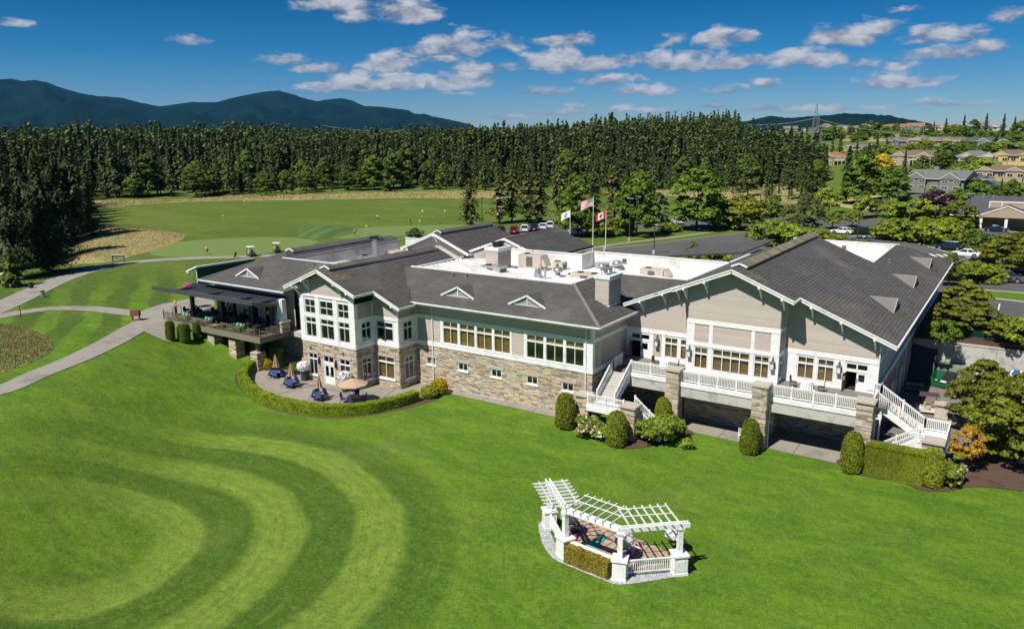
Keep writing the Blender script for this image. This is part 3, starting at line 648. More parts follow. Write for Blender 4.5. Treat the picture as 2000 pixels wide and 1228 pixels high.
def window(w, u0, u1, z0, z1, ncol=2, trans=None, blind=None, frame=.06, rows=None, depth=.16, name='window', lab=None, sill=False, ext=0):
    """window with real depth: frame, bars, single panes, blind or dim room behind. trans: height of the transom bar"""
    f = MB()
    w.box(f, u0, u0+frame, z0, z1, -depth, .05+ext); w.box(f, u1-frame, u1, z0, z1, -depth, .05+ext)
    w.box(f, u0+frame, u1-frame, z1-frame, z1, -depth, .048+ext); w.box(f, u0+frame, u1-frame, z0, z0+frame, -depth, .048+ext)
    hs_ = [z0+frame]+([trans] if trans and not hasattr(trans, '__len__') else list(trans or []))+[z1-frame]
    bw = .13
    cells = []
    lo = z0+frame
    for k, t_ in enumerate(hs_[1:]):
        last = k == len(hs_)-2; hi = t_ if last else t_-bw/2
        cells.append((lo, hi)); 
        if not last: w.box(f, u0+frame, u1-frame, t_-bw/2, t_+bw/2, -depth*.8, .04+ext)
        lo = t_+bw/2
    bars = [u0+frame+(u1-u0-2*frame)*k/ncol for k in range(ncol+1)]
    mw = .055
    for k in range(1, ncol):
        for c in cells: w.box(f, bars[k]-mw/2, bars[k]+mw/2, c[0], c[1], -depth*.7, .03+ext)
    if rows:
        for c, r in zip(cells, rows):
            for j in range(1, r):
                zz = c[0]+(c[1]-c[0])*j/r
                for k in range(ncol): w.box(f, bars[k]+(mw/2 if k else 0), bars[k+1]-(mw/2 if k < ncol-1 else 0), zz-.025, zz+.025, -depth*.7, .028+ext)
    if sill: w.box(f, u0-.12, u1+.12, z0-.16, z0, -.02, .16)
    fo = cp(f, name, WHITE)
    if lab: fo['label'] = lab
    for c, r in zip(cells, rows or [1]*len(cells)):
        for j in range(r):
            za, zb = c[0]+(c[1]-c[0])*j/r, c[0]+(c[1]-c[0])*(j+1)/r
            for k in range(ncol):
                m = MB(); w.box(m, bars[k], bars[k+1], za, zb, -depth*.45, -depth*.45+.012); cp(m, 'pane', GLASS, fo)
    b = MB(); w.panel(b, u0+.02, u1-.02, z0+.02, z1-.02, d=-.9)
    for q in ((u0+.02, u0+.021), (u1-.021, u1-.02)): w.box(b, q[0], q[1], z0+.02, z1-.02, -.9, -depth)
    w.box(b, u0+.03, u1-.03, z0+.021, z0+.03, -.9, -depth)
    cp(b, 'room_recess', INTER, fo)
    if blind:
        m = MB(); zb = z0+.02 if blind[0] is None else z0+(z1-z0)*blind[0]
        w.box(m, u0+.03, u1-.03, zb, z1-.03 if len(blind) < 3 else z0+(z1-z0)*blind[2], -depth-.07, -depth-.05); cp(m, 'blind', blind[1], fo)
    return (u0, u1, z0, z1)
# ---- key lines of the plan (metres)
XL0, XL1, YL = -65.1, -57.0, 56.5          # left gable bay
XM1, YM = -53.55, 59.33                    # its right shoulder
YC, XC = 62.13, -32.13                     # middle wing front, its right corner
Y1, Y2 = 69.4, 67.5; XR0, XP0, XP1, XR1 = XC, -25.0, -16.65, -8.9
BRN = (None, BLIND); 
# ---- left gable bay
wl = FRONT(XL0, YL); WL = XL1-XL0
wallmb = MB(); trim = MB()
holesU = []
for a, b in ((.75, 2.35), (3.05, 5.05), (5.75, 7.35)):
    holesU.append((a, b, 5.05, 9.25))
holesD = [(.75+.1, 2.2, .75, 3.15), (3.1, 4.75, 0.02, 3.15), (5.6, 7.15, .75, 3.15)]
wl.panel(wallmb, 0, WL, -.3, ZF, holesD); wl.panel(wallmb, 0, WL, ZF, 9.75, holesU)
lgw = cp(wallmb, 'wall', WHITE)
zr = lambda x: 12.69-.42*abs(x+61.2)-.28
gx = lambda z: (12.41-z)/.42
g_ext = lambda z: (max(0, 3.9-gx(z)), min(WL, 3.9+gx(z))) if gx(z) > .03 else None
gm = MB(); pts = [wl.P(0, 9.75), wl.P(WL, 9.75), wl.P(WL, zr(XL1)), wl.P(3.9, 12.4), wl.P(0, zr(XL0))]; gm.face(pts); lgg = cp(gm, 'gable_wall', SIDING)
siding(wl, lgg, g_ext, 9.75, 12.4)
# white casing: base board, posts, bands (raised on the white field)
t = MB()
wl.box(t, -.06, WL+.06, ZF-.12, ZF+.32, 0, .12)
for a, b in ((-.06, .62), (2.42, 2.98), (5.12, 5.68), (7.42, WL+.06)): wl.box(t, a, b, ZF+.32, 9.55, 0, .085)
wl.box(t, -.08, WL+.08, 9.55, 9.8, 0, .13); wl.box(t, .62, 7.42, 7.28, 7.62, 0, .075)
cp(t, 'white_casing', WHITE, lgw)
for a, b, *_ in holesU: window(wl, a, b, 5.05, 7.25, 2, 6.62, None, rows=[1, 1]); window(wl, a, b, 7.65, 9.25, 2, None, None, rows=[2])
for k, h in enumerate(holesD):
    if k == 1: continue
    window(wl, *h, 2, 2.55, None, sill=True); 
# french door
dm = MB(); h = holesD[1]; wl.box(dm, h[0], h[0]+.08, 0, 3.15, -.2, .04); wl.box(dm, h[1]-.08, h[1], 0, 3.15, -.2, .04); wl.box(dm, h[0]+.08, h[1]-.08, 3.07, 3.15, -.2, .038); wl.box(dm, h[0]+.08, h[1]-.08, 2.2, 2.5, -.2, .03)
mid = (h[0]+h[1])/2; wl.box(dm, mid-.03, mid+.03, 2.5, 3.07, -.15, .02)
do = cp(dm, 'french_door', WHITE)
for a, b in ((h[0]+.09, mid-.01), (mid+.01, h[1]-.09)):
    m = MB(); wl.box(m, a, b, .02, .85, -.08, -.02); wl.box(m, a, a+.12, .85, 2.0, -.08, -.02); wl.box(m, b-.12, b, .85, 2.0, -.08, -.02); wl.box(m, a, b, 2.0, 2.19, -.08, -.02); cp(m, 'door_leaf', WHITE, do)
    m = MB(); wl.box(m, a+.12, b-.12, .85, 2.0, -.06, -.05); wl.box(m, a, b, 2.52, 3.05, -.06, -.05); cp(m, 'pane', GLASS, do)
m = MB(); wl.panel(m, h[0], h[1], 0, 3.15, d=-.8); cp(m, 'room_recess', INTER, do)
m = MB(); wl.box(m, mid+.04, mid+.07, 1.0, 1.3, -.02, .06); cp(m, 'door_handle', BLACK, do)
stone(wl, 0, WL, 0, ZF-.12, [(q[0]-.0, q[1]+.0, q[2]-.16, q[3]+.32) for q in holesD], near=True)
t = MB()
for q in holesD: wl.box(t, q[0]-.22, q[1]+.22, q[3]+.02, q[3]+.32, 0, .12)
cp(t, 'stone_lintel', CAPSTONE, lgw)
# side of the bay, right shoulder, its side
def bay(w, L, siding_top=None, up_win=None, low_win=None, zt=9.0, topz=None, blindlow=None):
    hs = []; 
    if up_win: hs.append((*up_win, 5.1, 7.15))
    if low_win: hs.append((*low_win, .9, 3.3))
    m = MB(); w.panel(m, 0, L, -.3, zt, hs); o = cp(m, 'wall', WHITE)
    t = MB(); w.box(t, 0, L+.06, ZF-.12, ZF+.3, 0, .115); w.box(t, 0, L+.06, 7.35, 7.7, 0, .095)
    w.box(t, 0, .35, ZF+.3, 7.35, 0, .07); w.box(t, L-.3, L+.04, ZF+.3, 7.35, 0, .07)
    cp(t, 'white_casing', WHITE, o)
    if up_win: window(w, *up_win, 5.1, 7.15, 2, 6.5, None)
    if low_win:
        window(w, *low_win, .9, 3.3, 2, 2.7, blindlow, sill=True); t = MB(); w.box(t, low_win[0]-.2, low_win[1]+.2, 3.32, 3.62, 0, .11); cp(t, 'stone_lintel', CAPSTONE, o)
    if siding_top: siding(w, o, siding_top, 7.7, zt)
    stone(w, 0, L, 0, ZF-.12, [(low_win[0], low_win[1], .74, 3.62)] if low_win else [], near=True)
    return o
we = EAST(XL1, YL); o = bay(we, YM-YL, lambda z: (.5, 2.5) if z < 9.2 else None, (.9, 2.35), (.8, 2.2), 9.3); 
wm = FRONT(XL1, YM); o = bay(wm, XM1-XL1, lambda z: (0, min(XM1-XL1, (12.41-z)/.42-4.2)), (.35, 2.75), (.35, 2.75), 9.0, blindlow=(None, BLIND))
gm = MB(); gm.face([wm.P(0, 9.0), wm.P(XM1-XL1, 9.0), wm.P(0, 10.3)]); cp(gm, 'gable_wall', SIDING)
siding(wm, o, lambda z: (0, (12.41-z)/.42-4.2) if (12.41-z)/.42-4.2 > .05 else None, 9.0, 10.3)
we2 = EAST(XM1, YM); bay(we2, YC-YM, lambda z: (0, 2.8), (.75, 2.2), (.75, 2.2), 9.0)
# mirrored left shoulder (partly hidden by the terrace roof)
wml = FRONT(-68.7, YM); m = MB(); wml.panel(m, 0, 3.6, -.3, 9.2, [(1.0, 3.2, 4.7, 7.2)]); o = cp(m, 'wall', SIDING)
window(wml, 1.0, 3.2, 4.7, 7.2, 3, None, None); t = MB(); wml.box(t, .5, .8, ZF, 9, 0, .1); wml.box(t, 0, 3.6, 7.4, 7.7, 0, .1); cp(t, 'white_casing', WHITE, o); stone(wml, 0, 3.6, .2, ZF-.1)
ww = WEST(XL0, YL); m = MB(); ww.panel(m, 0, 2.9, -.3, 10.2); cp(m, 'wall', SIDING); stone(ww, 0, 2.9, 0, ZF, near=True)
# ---- middle wing front
wc = FRONT(XM1, YC); LC = XC-XM1
du = lambda x: x-XM1
def fx(px, py, Y): d = ray(px, py); return d[0]*Y/d[1]
A0, A1 = du(-50.75), du(-42.5)    # first window band (4 units), second band (3 units)
zw0, zw1 = 5.0, 7.35
xa = [fx(866, 0*0+650, YC), fx(997, 665, YC), fx(1029, 665, YC), fx(1141, 690, YC)]
hU = [(du(xa[0]), du(xa[1]), zw0, zw1), (du(xa[2]), du(xa[3]), zw0, zw1)]
small = [fx(x, 710, YC) for x in (843, 905, 970, 1040, 1110)]
hS = [(du(x)-.62, du(x)+.62, 2.35, 3.15) for x in small]
# measured sills fall slightly lower on the picture than on the wall: same height for all five
m = MB(); wc.panel(m, 0, LC, -.3, 9.3, hU+hS); cw = cp(m, 'wall', WHITE)
t = MB()
wc.box(t, 0, LC+.07, ZF-.14, ZF+.34, 0, .13); wc.box(t, 0, LC+.07, 7.4, 7.78, 0, .11)
wc.box(t, hU[0][0]-.35, hU[0][0], ZF+.34, 7.4, 0, .08); wc.box(t, hU[0][1], hU[0][1]+.2, ZF+.34, 7.4, 0, .08)
wc.box(t, hU[1][0]-.3, hU[1][0], ZF+.34, 7.4, 0, .08); wc.box(t, hU[1][1], LC+.05, ZF+.34, 7.4, 0, .08)
wc.box(t, -.0, .3, ZF+.34, 7.4, 0, .075); wc.box(t, 0, .18, 7.78, 9.2, 0, .07); wc.box(t, LC-.2, LC+.04, 7.78, 9.2, 0, .07)
wc.box(t, hU[0][0]-.35, LC, ZF+.34, ZF+.4, 0, .16)
cp(t, 'white_casing', WHITE, cw)
for k, (a, b, *_) in enumerate(hU):
    n = (4, 3)[k]; g = .22
    for i in range(n):
        a1 = a+(b-a+g)*i/n; b1 = a1+(b-a+g)/n-g
        if i: tt = MB(); wc.box(tt, a1-g, a1, zw0, zw1, -.3, .08); cp(tt, 'window_post', WHITE, cw)
        window(wc, a1, b1, zw0, zw1, 2, 6.72, (None, BLIND) if k == 0 else (.62, BLIND2), frame=.05)
for h in hS:
    window(wc, *h, 2, None, (None, BLIND2) if h is hS[0] else (.5, BLIND2) , sill=True)
    tt = MB(); wc.box(tt, h[0]-.3, h[1]+.3, h[3]+.02, h[3]+.34, 0, .12); cp(tt, 'stone_lintel', CAPSTONE, cw)
siding(wc, cw, rect_ext(.3, hU[0][0]-.35), ZF+.34, 7.4); siding(wc, cw, rect_ext(hU[0][1]+.2, hU[1][0]-.3), ZF+.34, 7.4)
siding(wc, cw, rect_ext(.18, LC-.2), 7.78, 9.25)
stone(wc, 0, LC+.05, 0, ZF-.14, [(h[0], h[1], h[2]-.16, h[3]+.34) for h in hS], near=True)
# ---- middle wing, right side
we3 = EAST(XC, YC); LS = Y1-YC
m = MB(); we3.panel(m, 0, LS, -.3, 9.3); sw = cp(m, 'wall', SIDING)
t = MB(); we3.box(t, -.1, LS, ZF-.14, ZF+.34, 0, .12); we3.box(t, -.1, LS, 7.4, 7.78, 0, .1); we3.box(t, -.1, .3, ZF+.34, 9.2, 0, .08); we3.box(t, 1.3, 1.42, ZF+.34, 7.4, 0, .06); cp(t, 'white_casing', WHITE, sw)
siding(we3, sw, rect_ext(.3, LS), ZF+.34, 7.4); siding(we3, sw, rect_ext(.3, LS), 7.78, 9.25); stone(we3, 0, 3.5, 0, ZF-.14, near=True)
# ---- right gable: recessed left part, projecting bay, recessed right part
RX, RZ, SL = -20.85, 14.65, .41
under = lambda x: RZ-SL*abs(x-RX)-.30
def sl_ext(x0, x1, off=0):
    def e(z):
        h = (RZ-.30-z)/SL
        a, b = max(x0, RX-h), min(x1, RX+h)
        return (a-x0+off, b-x0+off) if b-a > .05 else None
    return e
ztr, zlo, zhi = 6.42, ZF+.42, 7.05
def facade(w, x0, x1, ztop_band, holes, upper_white=None):
    L = x1-x0; m = MB(); w.panel(m, 0, L, ZF-.05, 7.6, holes)
    pts = [w.P(0, 7.6), w.P(L, 7.6), w.P(L, under(x1))]
    if x0 < RX < x1: pts.append(w.P(RX-x0, RZ-.3))
    pts.append(w.P(0, under(x0))); m.face(pts); return cp(m, 'wall', WHITE)
# R1
w1 = FRONT(XR0, Y1); L1 = XP0-XR0
d0 = du(0)
h1 = [(.55, 2.6, ZF+.02, 7.05), (4.15, 5.5, zlo, zhi), (5.75, 7.1, zlo, zhi)]
f1 = facade(w1, XR0, XP0, 7.6, h1)
t = MB(); w1.box(t, 0, L1, 7.2, 7.6, 0, .1); w1.box(t, 0, .55, ZF, 7.2, 0, .07); w1.box(t, 2.6, 2.95, ZF, 7.2, 0, .07); w1.box(t, 3.85, 4.15, ZF, 7.2, 0, .07); w1.box(t, 2.95, L1, ZF, ZF+.3, 0, .09)
w1.box(t, 5.5, 5.75, zlo, zhi, -.2, .07); cp(t, 'white_casing', WHITE, f1)
siding(w1, f1, rect_ext(2.95, 3.85), ZF+.3, 7.2); siding(w1, f1, sl_ext(XR0, XP0), 7.6, 12.7)
for h in h1[1:]: window(w1, *h, 2, ztr, (None, BLIND))
def double_door(w, u0, u1, wallobj, openside, label):
    f = MB(); w.box(f, u0, u0+.08, ZF, 7.05, -.2, .05); w.box(f, u1-.08, u1, ZF, 7.05, -.2, .05); w.box(f, u0+.08, u1-.08, 6.97, 7.05, -.2, .045); w.box(f, u0+.08, u1-.08, 6.28, 6.5, -.2, .04)
    mid = (u0+u1)/2; w.box(f, mid-.05, mid+.05, 6.5, 6.97, -.15, .03); o = cp(f, 'double_door', WHITE); o['label'] = label
    for a, b in ((u0+.08, mid-.05), (mid+.05, u1-.08)):
        g = MB(); w.box(g, a, b, 6.5, 6.97, -.07, -.06); cp(g, 'pane', GLASS, o)
    a, b = mid+.01, u1-.08
    g = MB(); w.box(g, a, b, ZF+.03, ZF+.85, -.08, 0); w.box(g, a, a+.16, ZF+.85, 6.1, -.08, 0); w.box(g, b-.16, b, ZF+.85, 6.1, -.08, 0); w.box(g, a, b, 6.1, 6.28, -.08, 0); cp(g, 'closed_leaf', WHITE, o)
    g = MB(); w.box(g, a+.16, b-.16, ZF+.85, 6.1, -.06, -.04); cp(g, 'pane', GLASS, o)
    g = MB(); w.box(g, a+.04, a+.09, ZF+.75, ZF+1.15, 0, .06); cp(g, 'door_handle', BLACK, o)
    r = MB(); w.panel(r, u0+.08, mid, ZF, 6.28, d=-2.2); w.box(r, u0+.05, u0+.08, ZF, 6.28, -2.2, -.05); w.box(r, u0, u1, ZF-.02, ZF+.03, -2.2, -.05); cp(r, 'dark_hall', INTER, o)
    # open leaf swung outwards, seen edge-on: varnished inside
    g = MB(); lw = mid-u0-.1; an = math.radians(openside)
    p = Vector(w.P(u0+.08, ZF+.05, .04)); dv = (w.du*math.cos(an)+w.n*math.sin(an)); sd = Vector((-dv.y, dv.x, 0))
    def lb(a_, b_, z0_, z1_):
        q = p+dv*a_; r_ = p+dv*b_; g.beam((q.x, q.y, (z0_+z1_)/2), (r_.x, r_.y, (z0_+z1_)/2), .05, z1_-z0_)
    lb(0, lw, ZF+.05, ZF+.9); lb(0, .16, ZF+.9, 5.95); lb(lw-.16, lw, ZF+.9, 5.95); lb(0, lw, 5.95, 6.22); cp(g, 'open_leaf', WOOD, o)
    g2, g = g, MB(); lb(.16, lw-.16, ZF+.9, 5.95); cp(g, 'leaf_pane', GLASS, o)
double_door(w1, .55, 2.6, f1, 80, 'double door in the shaded corner with one varnished leaf open')
# R2 projecting bay
w2 = FRONT(XP0, Y2); L2 = XP1-XP0
h2 = [(.75, 2.0, zlo, zhi), (2.5, 3.38, zlo, zhi), (3.38, 4.18, zlo, zhi), (4.18, 4.98, zlo, zhi), (4.98, 5.85, zlo, zhi), (6.3, 7.6, zlo, zhi)]
f2 = facade(w2, XP0, XP1, 7.6, [(.75, 2.0, zlo, zhi), (2.5, 5.85, zlo, zhi), (6.3, 7.6, zlo, zhi)])
t = MB(); w2.box(t, -.08, L2+.08, 7.15, 7.5, 0, .11); w2.box(t, -.08, L2+.08, 9.25, 9.62, 0, .11); w2.box(t, -.08, L2+.08, ZF, ZF+.35, 0, .1)
for a, b in ((-.08, .68), (2.05, 2.42), (5.92, 6.24), (7.66, L2+.08)):
    w2.box(t, a, b, ZF+.35, 7.15, 0, .075); w2.box(t, a, b, 7.5, 9.25, 0, .075)
cp(t, 'white_casing', WHITE, f2)
for k, h in enumerate(h2):
    single = 2 <= k+1 <= 5
    window(w2, *h, 1 if 1 <= k <= 4 else 2, ztr, (None, BLIND) if k != 1 and k != 2 else (.0, BLIND), frame=.05 if not 1 <= k <= 4 else .035)
for a, b in ((.68, 2.05), (2.42, 5.92), (6.24, 7.66)): siding(w2, f2, rect_ext(a, b), 7.5, 9.25)
siding(w2, f2, sl_ext(XP0, XP1), 9.62, 14.3)
# sides of the bay
for xx, W_ in ((XP1, EAST), (XP0, WEST)):
    w = W_(xx, Y2); m = MB(); hh = [(.45, 1.5, zlo, zhi)] if xx == XP1 else []
    w.panel(m, 0, Y1-Y2, -.3, 12.4, hh); o = cp(m, 'wall', WHITE)
    t = MB(); w.box(t, 0, Y1-Y2, 7.15, 7.5, 0, .09); w.box(t, 0, Y1-Y2, 9.25, 9.62, 0, .09); w.box(t, 1.6, 1.88, 7.5, 12.2, 0, .07); cp(t, 'white_casing', WHITE, o)
    siding(w, o, rect_ext(.1, 1.6), 9.62, 12.3); siding(w, o, rect_ext(.3, 1.6), 7.5, 9.25); stone(w, 0, Y1-Y2, 0, ZF-.4)
    if hh: window(w, *hh[0], 1, ztr, None)
# R3
w3 = FRONT(XP1, Y1); L3 = XR1-XP1
h3 = [(1.25, 2.65, zlo, zhi), (2.95, 4.3, zlo, zhi), (5.25, 7.05, ZF+.02, 7.05)]
f3 = facade(w3, XP1, XR1, 7.6, h3)
t = MB(); w3.box(t, 0, L3+.08, 7.2, 7.6, 0, .1)
for a, b in ((0, 1.2), (2.68, 2.92), (4.33, 5.2), (7.1, L3+.08)): w3.box(t, a, b, ZF+.3, 7.2, 0, .07)
w3.box(t, 0, 5.2, ZF, ZF+.3, 0, .09); cp(t, 'white_casing', WHITE, f3)
for h in h3[:2]: window(w3, *h, 2, ztr, (None, BLIND))
double_door(w3, 5.25, 7.05, f3, 100, 'double door at the right end with one varnished leaf open')
siding(w3, f3, sl_ext(XP1, XR1), 7.6, 12.6)
# stone walls below the terrace and long right side wall
for w, a, b in ((FRONT(XR0, Y1), 0, XP0-XR0), (FRONT(XP0, Y2), 0, L2), (FRONT(XP1, Y1), 0, L3)):
    m = MB(); w.panel(m, a, b, -.3, ZF-.06); cp(m, 'lower_wall', MORTAR); stone(w, a, b, .12, ZF-.5, near=False)
    t = MB(); w.box(t, a, b, 0, .14, 0, .2); cp(t, 'plinth', CONC2)
we4 = EAST(XR1, Y1); LE = 119-Y1
m = MB(); we4.panel(m, 0, LE, -.3, 9.5); ew = cp(m, 'wall', plain('grey_blue_siding', (.40, .40, .40), .65, .06))
t = MB(); we4.box(t, 0, LE, ZF+.2, ZF+.65, 0, .2)
for k in range(34): we4.box(t, .1+k*1.5, .22+k*1.5, ZF+.65, 9.2, 0, .07)
we4.box(t, 0, LE, 7.2, 7.5, 0, .08); cp(t, 'white_casing', WHITE, ew)
stone(we4, 0, 14, 0, ZF+.2); stone(we4, 14, YW-Y1+.3, 0, ZF+.2, [])
t = MB()
for a in (9, 15, 21): we4.box(t, a, a+2.6, 0, 3, 0, .14)
cp(t, 'service_door', plain('grey_service_door', (.35, .38, .42), .5))
t = MB()
for a in (3.5, 12.5, 19): t.tube([we4.P(a, 9.3, .12), we4.P(a, .1, .12)], .05, 8)
t.tube([we4.P(-.15, 9.1, -.05), we4.P(-.1, 8.9, .1), we4.P(-.1, .2, .1)], .05, 8); cp(t, 'downpipe', WHITE)
# other walls seen over the roofs
w = FRONT(XR1-0, 119); 
# ---------------------------------------------------------------- roofs
def clip_line(poly, axis, c):
    """intervals of the other coordinate where the line coord[axis]=c crosses the polygon"""
    o = 1-axis; xs_ = []
    for i in range(len(poly)):
        a, b = poly[i], poly[(i+1) % len(poly)]
        if (a[axis] <= c) != (b[axis] <= c): xs_.append(a[o]+(c-a[axis])/(b[axis]-a[axis])*(b[o]-a[o]))
    xs_.sort(); return list(zip(xs_[::2], xs_[1::2]))
def roof(name, poly, zf, axis, sgn, pitch=.27, tab=.85, mat=None, parent=None, thick=.2, lab=None, holes=()):
    base = MB(); base.poly([(x, y, zf(x, y)) for x, y in poly], thick)
    ro = base.build(name, SHBASE, parent or club)
    if lab: ro['label'] = lab
    lo = min(p[axis] for p in poly); hi = max(p[axis] for p in poly); t = MB(); c = lo; k = 0
    def pt(p, q, dz): x, y = (p, q) if axis == 0 else (q, p); return (x, y, zf(x, y)+dz)
    while c < hi:
        c1 = min(c+pitch, hi)
        dn, up_ = (c1, c) if sgn > 0 else (c, c1)
        for a, b in clip_line(poly, axis, (c+c1)/2):
            q = a-rnd.uniform(0, tab) if b-a > tab else a
            while q < b-.01:
                e = min(q+tab*rnd.uniform(.75, 1.25), b); q0 = max(q, a)
                h = .044+rnd.uniform(0, .016); h2 = .010
                A, B, C_, D_ = pt(dn, q0, h), pt(dn, e, h), pt(up_, e, h2), pt(up_, q0, h2)
                t.face([A, B, C_, D_]); t.face([pt(dn, q0, 0), pt(dn, e, 0), B, A]); q = e
        c = c1
    o = t.build('shingles', mat or SHINGLE, ro); o['kind'] = 'stuff'; return ro
zLG = lambda x, y: 12.69-.42*abs(x+61.2)
zC = lambda x, y: 9.3+.42*(y-60.85)
zE = lambda x, y: 9.3+.42*(-30.85-x)
zP = lambda x, y: 11.8-.42*(74.8-y)
zB = lambda x, y: RZ-SL*abs(x-RX)
zL = lambda x, y: 9.3+.41*(y-57.3)
zLr = lambda x, y: 12.42-.41*abs(x+76.5)
zM = lambda x, y: 13.17-.41*abs(x+68.7)
rLG = roof('roof', [(-61.2, 55.5), (-55.95, 55.5), (-55.95, 58.33), (-52.5, 58.33), (-52.5, 61.3), (-58.3, 67.1), (-58.3, 75.6), (-61.2, 75.6)], zLG, 0, 1)
roof('roof', [(-61.2, 55.5), (-61.2, 75.6), (-68, 75.6), (-68, 62), (-69.9, 60.5), (-69.9, 58.33), (-66.45, 58.33), (-66.45, 55.5)], zLG, 0, -1)
rC = roof('roof', [(-53.1, 60.85), (-30.85, 60.85), (-36.8, 66.8), (-58.6, 66.8), (-58.6, 66.3)], zC, 1, -1)
roof('roof', [(-30.85, 60.85), (-30.85, 69.0), (-36.8, 74.8), (-36.8, 66.8)], zE, 0, 1)
roof('roof', [(-36.8, 74.8), (-31.4, 69.45), (-27, 69.45), (-27, 74.8)], zP, 1, -1)
roof('roof', [(RX, 66.4), (RX, 96.4), (-27.9, 96.4), (-27.9, 74.6), (-31.95, 70.6), (-31.95, 68.3), (-26.25, 68.3), (-26.25, 66.4)], zB, 0, -1)
rB = roof('roof', [(RX, 66.4), (-15.4, 66.4), (-15.4, 68.3), (-7.5, 68.3), (-7.5, 119.5), (-13.85, 114.2), (-13.85, 96.4), (RX, 96.4)], zB, 0, 1, pitch=.3, tab=.95)
roof('roof', [(-84.1, 57.3), (-68.6, 57.3), (-64.4, 61.6), (-64.4, 63.5), (-75.2, 63.5), (-76.5, 64.9)], zL, 1, -1)
roof('roof', [(-76.5, 64.9), (-75.05, 63.45), (-75.05, 84), (-76.5, 84)], zLr, 0, 1)
roof('roof', [(-84.1, 57.3), (-76.5, 64.9), (-76.5, 84), (-84.1, 84)], zLr, 0, -1)
rM = roof('roof', [(-68.7, 84), (-62.65, 84), (-62.65, 98), (-68.7, 98)], zM, 0, 1)
roof('roof', [(-68.7, 84), (-68.7, 98), (-74.8, 98), (-74.8, 84)], zM, 0, -1)
zPo = lambda x, y: 13.1-.36*abs(x+57.3)
rP = roof('roof', [(-57.3, 84.9), (-51.2, 84.9), (-51.2, 98.7), (-57.3, 98.7)], zPo, 0, 1)
roof('roof', [(-57.3, 84.9), (-57.3, 98.7), (-63.4, 98.7), (-63.4, 84.9)], zPo, 0, -1)
roof('roof', [(-41.5, 103), (-31, 103), (-31, 119), (-41.5, 119)], lambda x, y: 10.9-.12*(-31-x), 0, -1, pitch=.4, tab=1.2)
# mossy strips: along the big ridge cap, below the gablets
def moss(poly, zf):
    m = MB(); 
    for _ in range(260):
        x = rnd.uniform(min(p[0] for p in poly), max(p[0] for p in poly)); y = rnd.uniform(min(p[1] for p in poly), max(p[1] for p in poly))
        s = rnd.uniform(.04, .16); z = zf(x, y)+.055; pts = []
        for k in range(5): t_ = k*1.257+rnd.random()*.5; r_ = s*rnd.uniform(.6, 1.2); X, Y = x+math.cos(t_)*r_, y+math.sin(t_)*r_; pts.append((X, Y, zf(X, Y)+.05))
        m.face(pts)
    cp(m, 'moss', MOSSY, rB, kind='stuff')
moss([(-20.4, 66.6), (-18, 68.8)], zB); moss([(-60.9, 55.7), (-58.8, 58.4)], zLG)
for yy in (80, 94, 109): moss([(-9.2, yy-1.2), (-8.1, yy+.3)], zB)
# ridge vents
def ridgevent(x, y0, y1, z, parent, moss=False):
    m = MB(); w_ = .62; h = .3; s = .41*w_
    m.hexa([(x-w_, y0, z-s+.05), (x+w_, y0, z-s+.05), (x+w_, y1, z-s+.05), (x-w_, y1, z-s+.05), (x-w_, y0, z-s+h), (x+w_, y0, z-s+h), (x+w_, y1, z-s+h), (x-w_, y1, z-s+h)]); o = cp(m, 'ridge_vent', plain('vent_metal', (.16, .18, .22), .3, .1, metal=.7), parent)
    for sg in (-1, 1):
        for zo in (.0,):
            roof2 = MB(); X1 = x+sg*(w_+.12)
            k = y0
            while k < y1-.05:
                e = min(k+.8, y1); roof2.face([(x, k, z+h+.02), (x, e, z+h+.02), (X1, e, z+h-.41*(w_+.12)+.03), (X1, k, z+h-.41*(w_+.12)+.03)]); k = e
            cp(roof2, 'ridge_shingles', MOSSY if moss else SHINGLE, o, kind='stuff')
    m = MB(); m.beam((x-w_-.1, y0-.03, z-s+h-.02), (x, y0-.03, z+h+.0), .06, .16); m.beam((x+w_+.1, y0-.03, z-s+h-.02), (x, y0-.03, z+h+.0), .06, .16); cp(m, 'vent_end_board', WHITE, o)
ridgevent(RX, 68.5, 96.5, RZ, rB, True); ridgevent(-61.2, 56.7, 74.9, 12.69, rLG, False); ridgevent(-68.7, 85, 97.8, 13.17, rM); ridgevent(-76.5, 65.2, 81.5, 12.42, rM)
# rakes, fascias and gutters
tb = MB()
def rake(x0, x1, y, zf, off=.0):
    tb.beam((x0, y, zf(x0, y)-.10), (x1, y, zf(x1, y)-.10), .07, .34)
    tb.beam((x0, y-.06, zf(x0, y)+.03), (x1, y-.06, zf(x1, y)+.03), .08, .12)
rake(-61.2, -55.9, 55.5, zLG); rake(-66.5, -61.2, 55.5, zLG); rake(-55.95, -52.45, 58.33, zLG); rake(-69.9, -66.45, 58.33, zLG)
rake(RX, -15.35, 66.4, zB); rake(-26.3, RX, 66.4, zB); rake(-15.4, -7.42, 68.3, zB); rake(-32.0, -26.25, 68.3, zB)
rake(-68.7, -62.6, 84, zM); rake(-74.8, -68.7, 84, zM)
for a, b in (((-57.3, 84.9), (-51.2, 84.9)), ((-63.4, 84.9), (-57.3, 84.9))): tb.beam((*a, zPo(*a)-.1), (*b, zPo(*b)-.1), .07, .3)
def eave(a, b, z, gut=True):
    tb.beam((*a, z-.12), (*b, z-.12), .05, .26)
    if gut:
        d = (Vector(b)-Vector(a)).normalized(); n = Vector((d.y, -d.x)); o = n*.09
        tb.beam((a[0]+o.x, a[1]+o.y, z-.02), (b[0]+o.x, b[1]+o.y, z-.02), .13, .13)
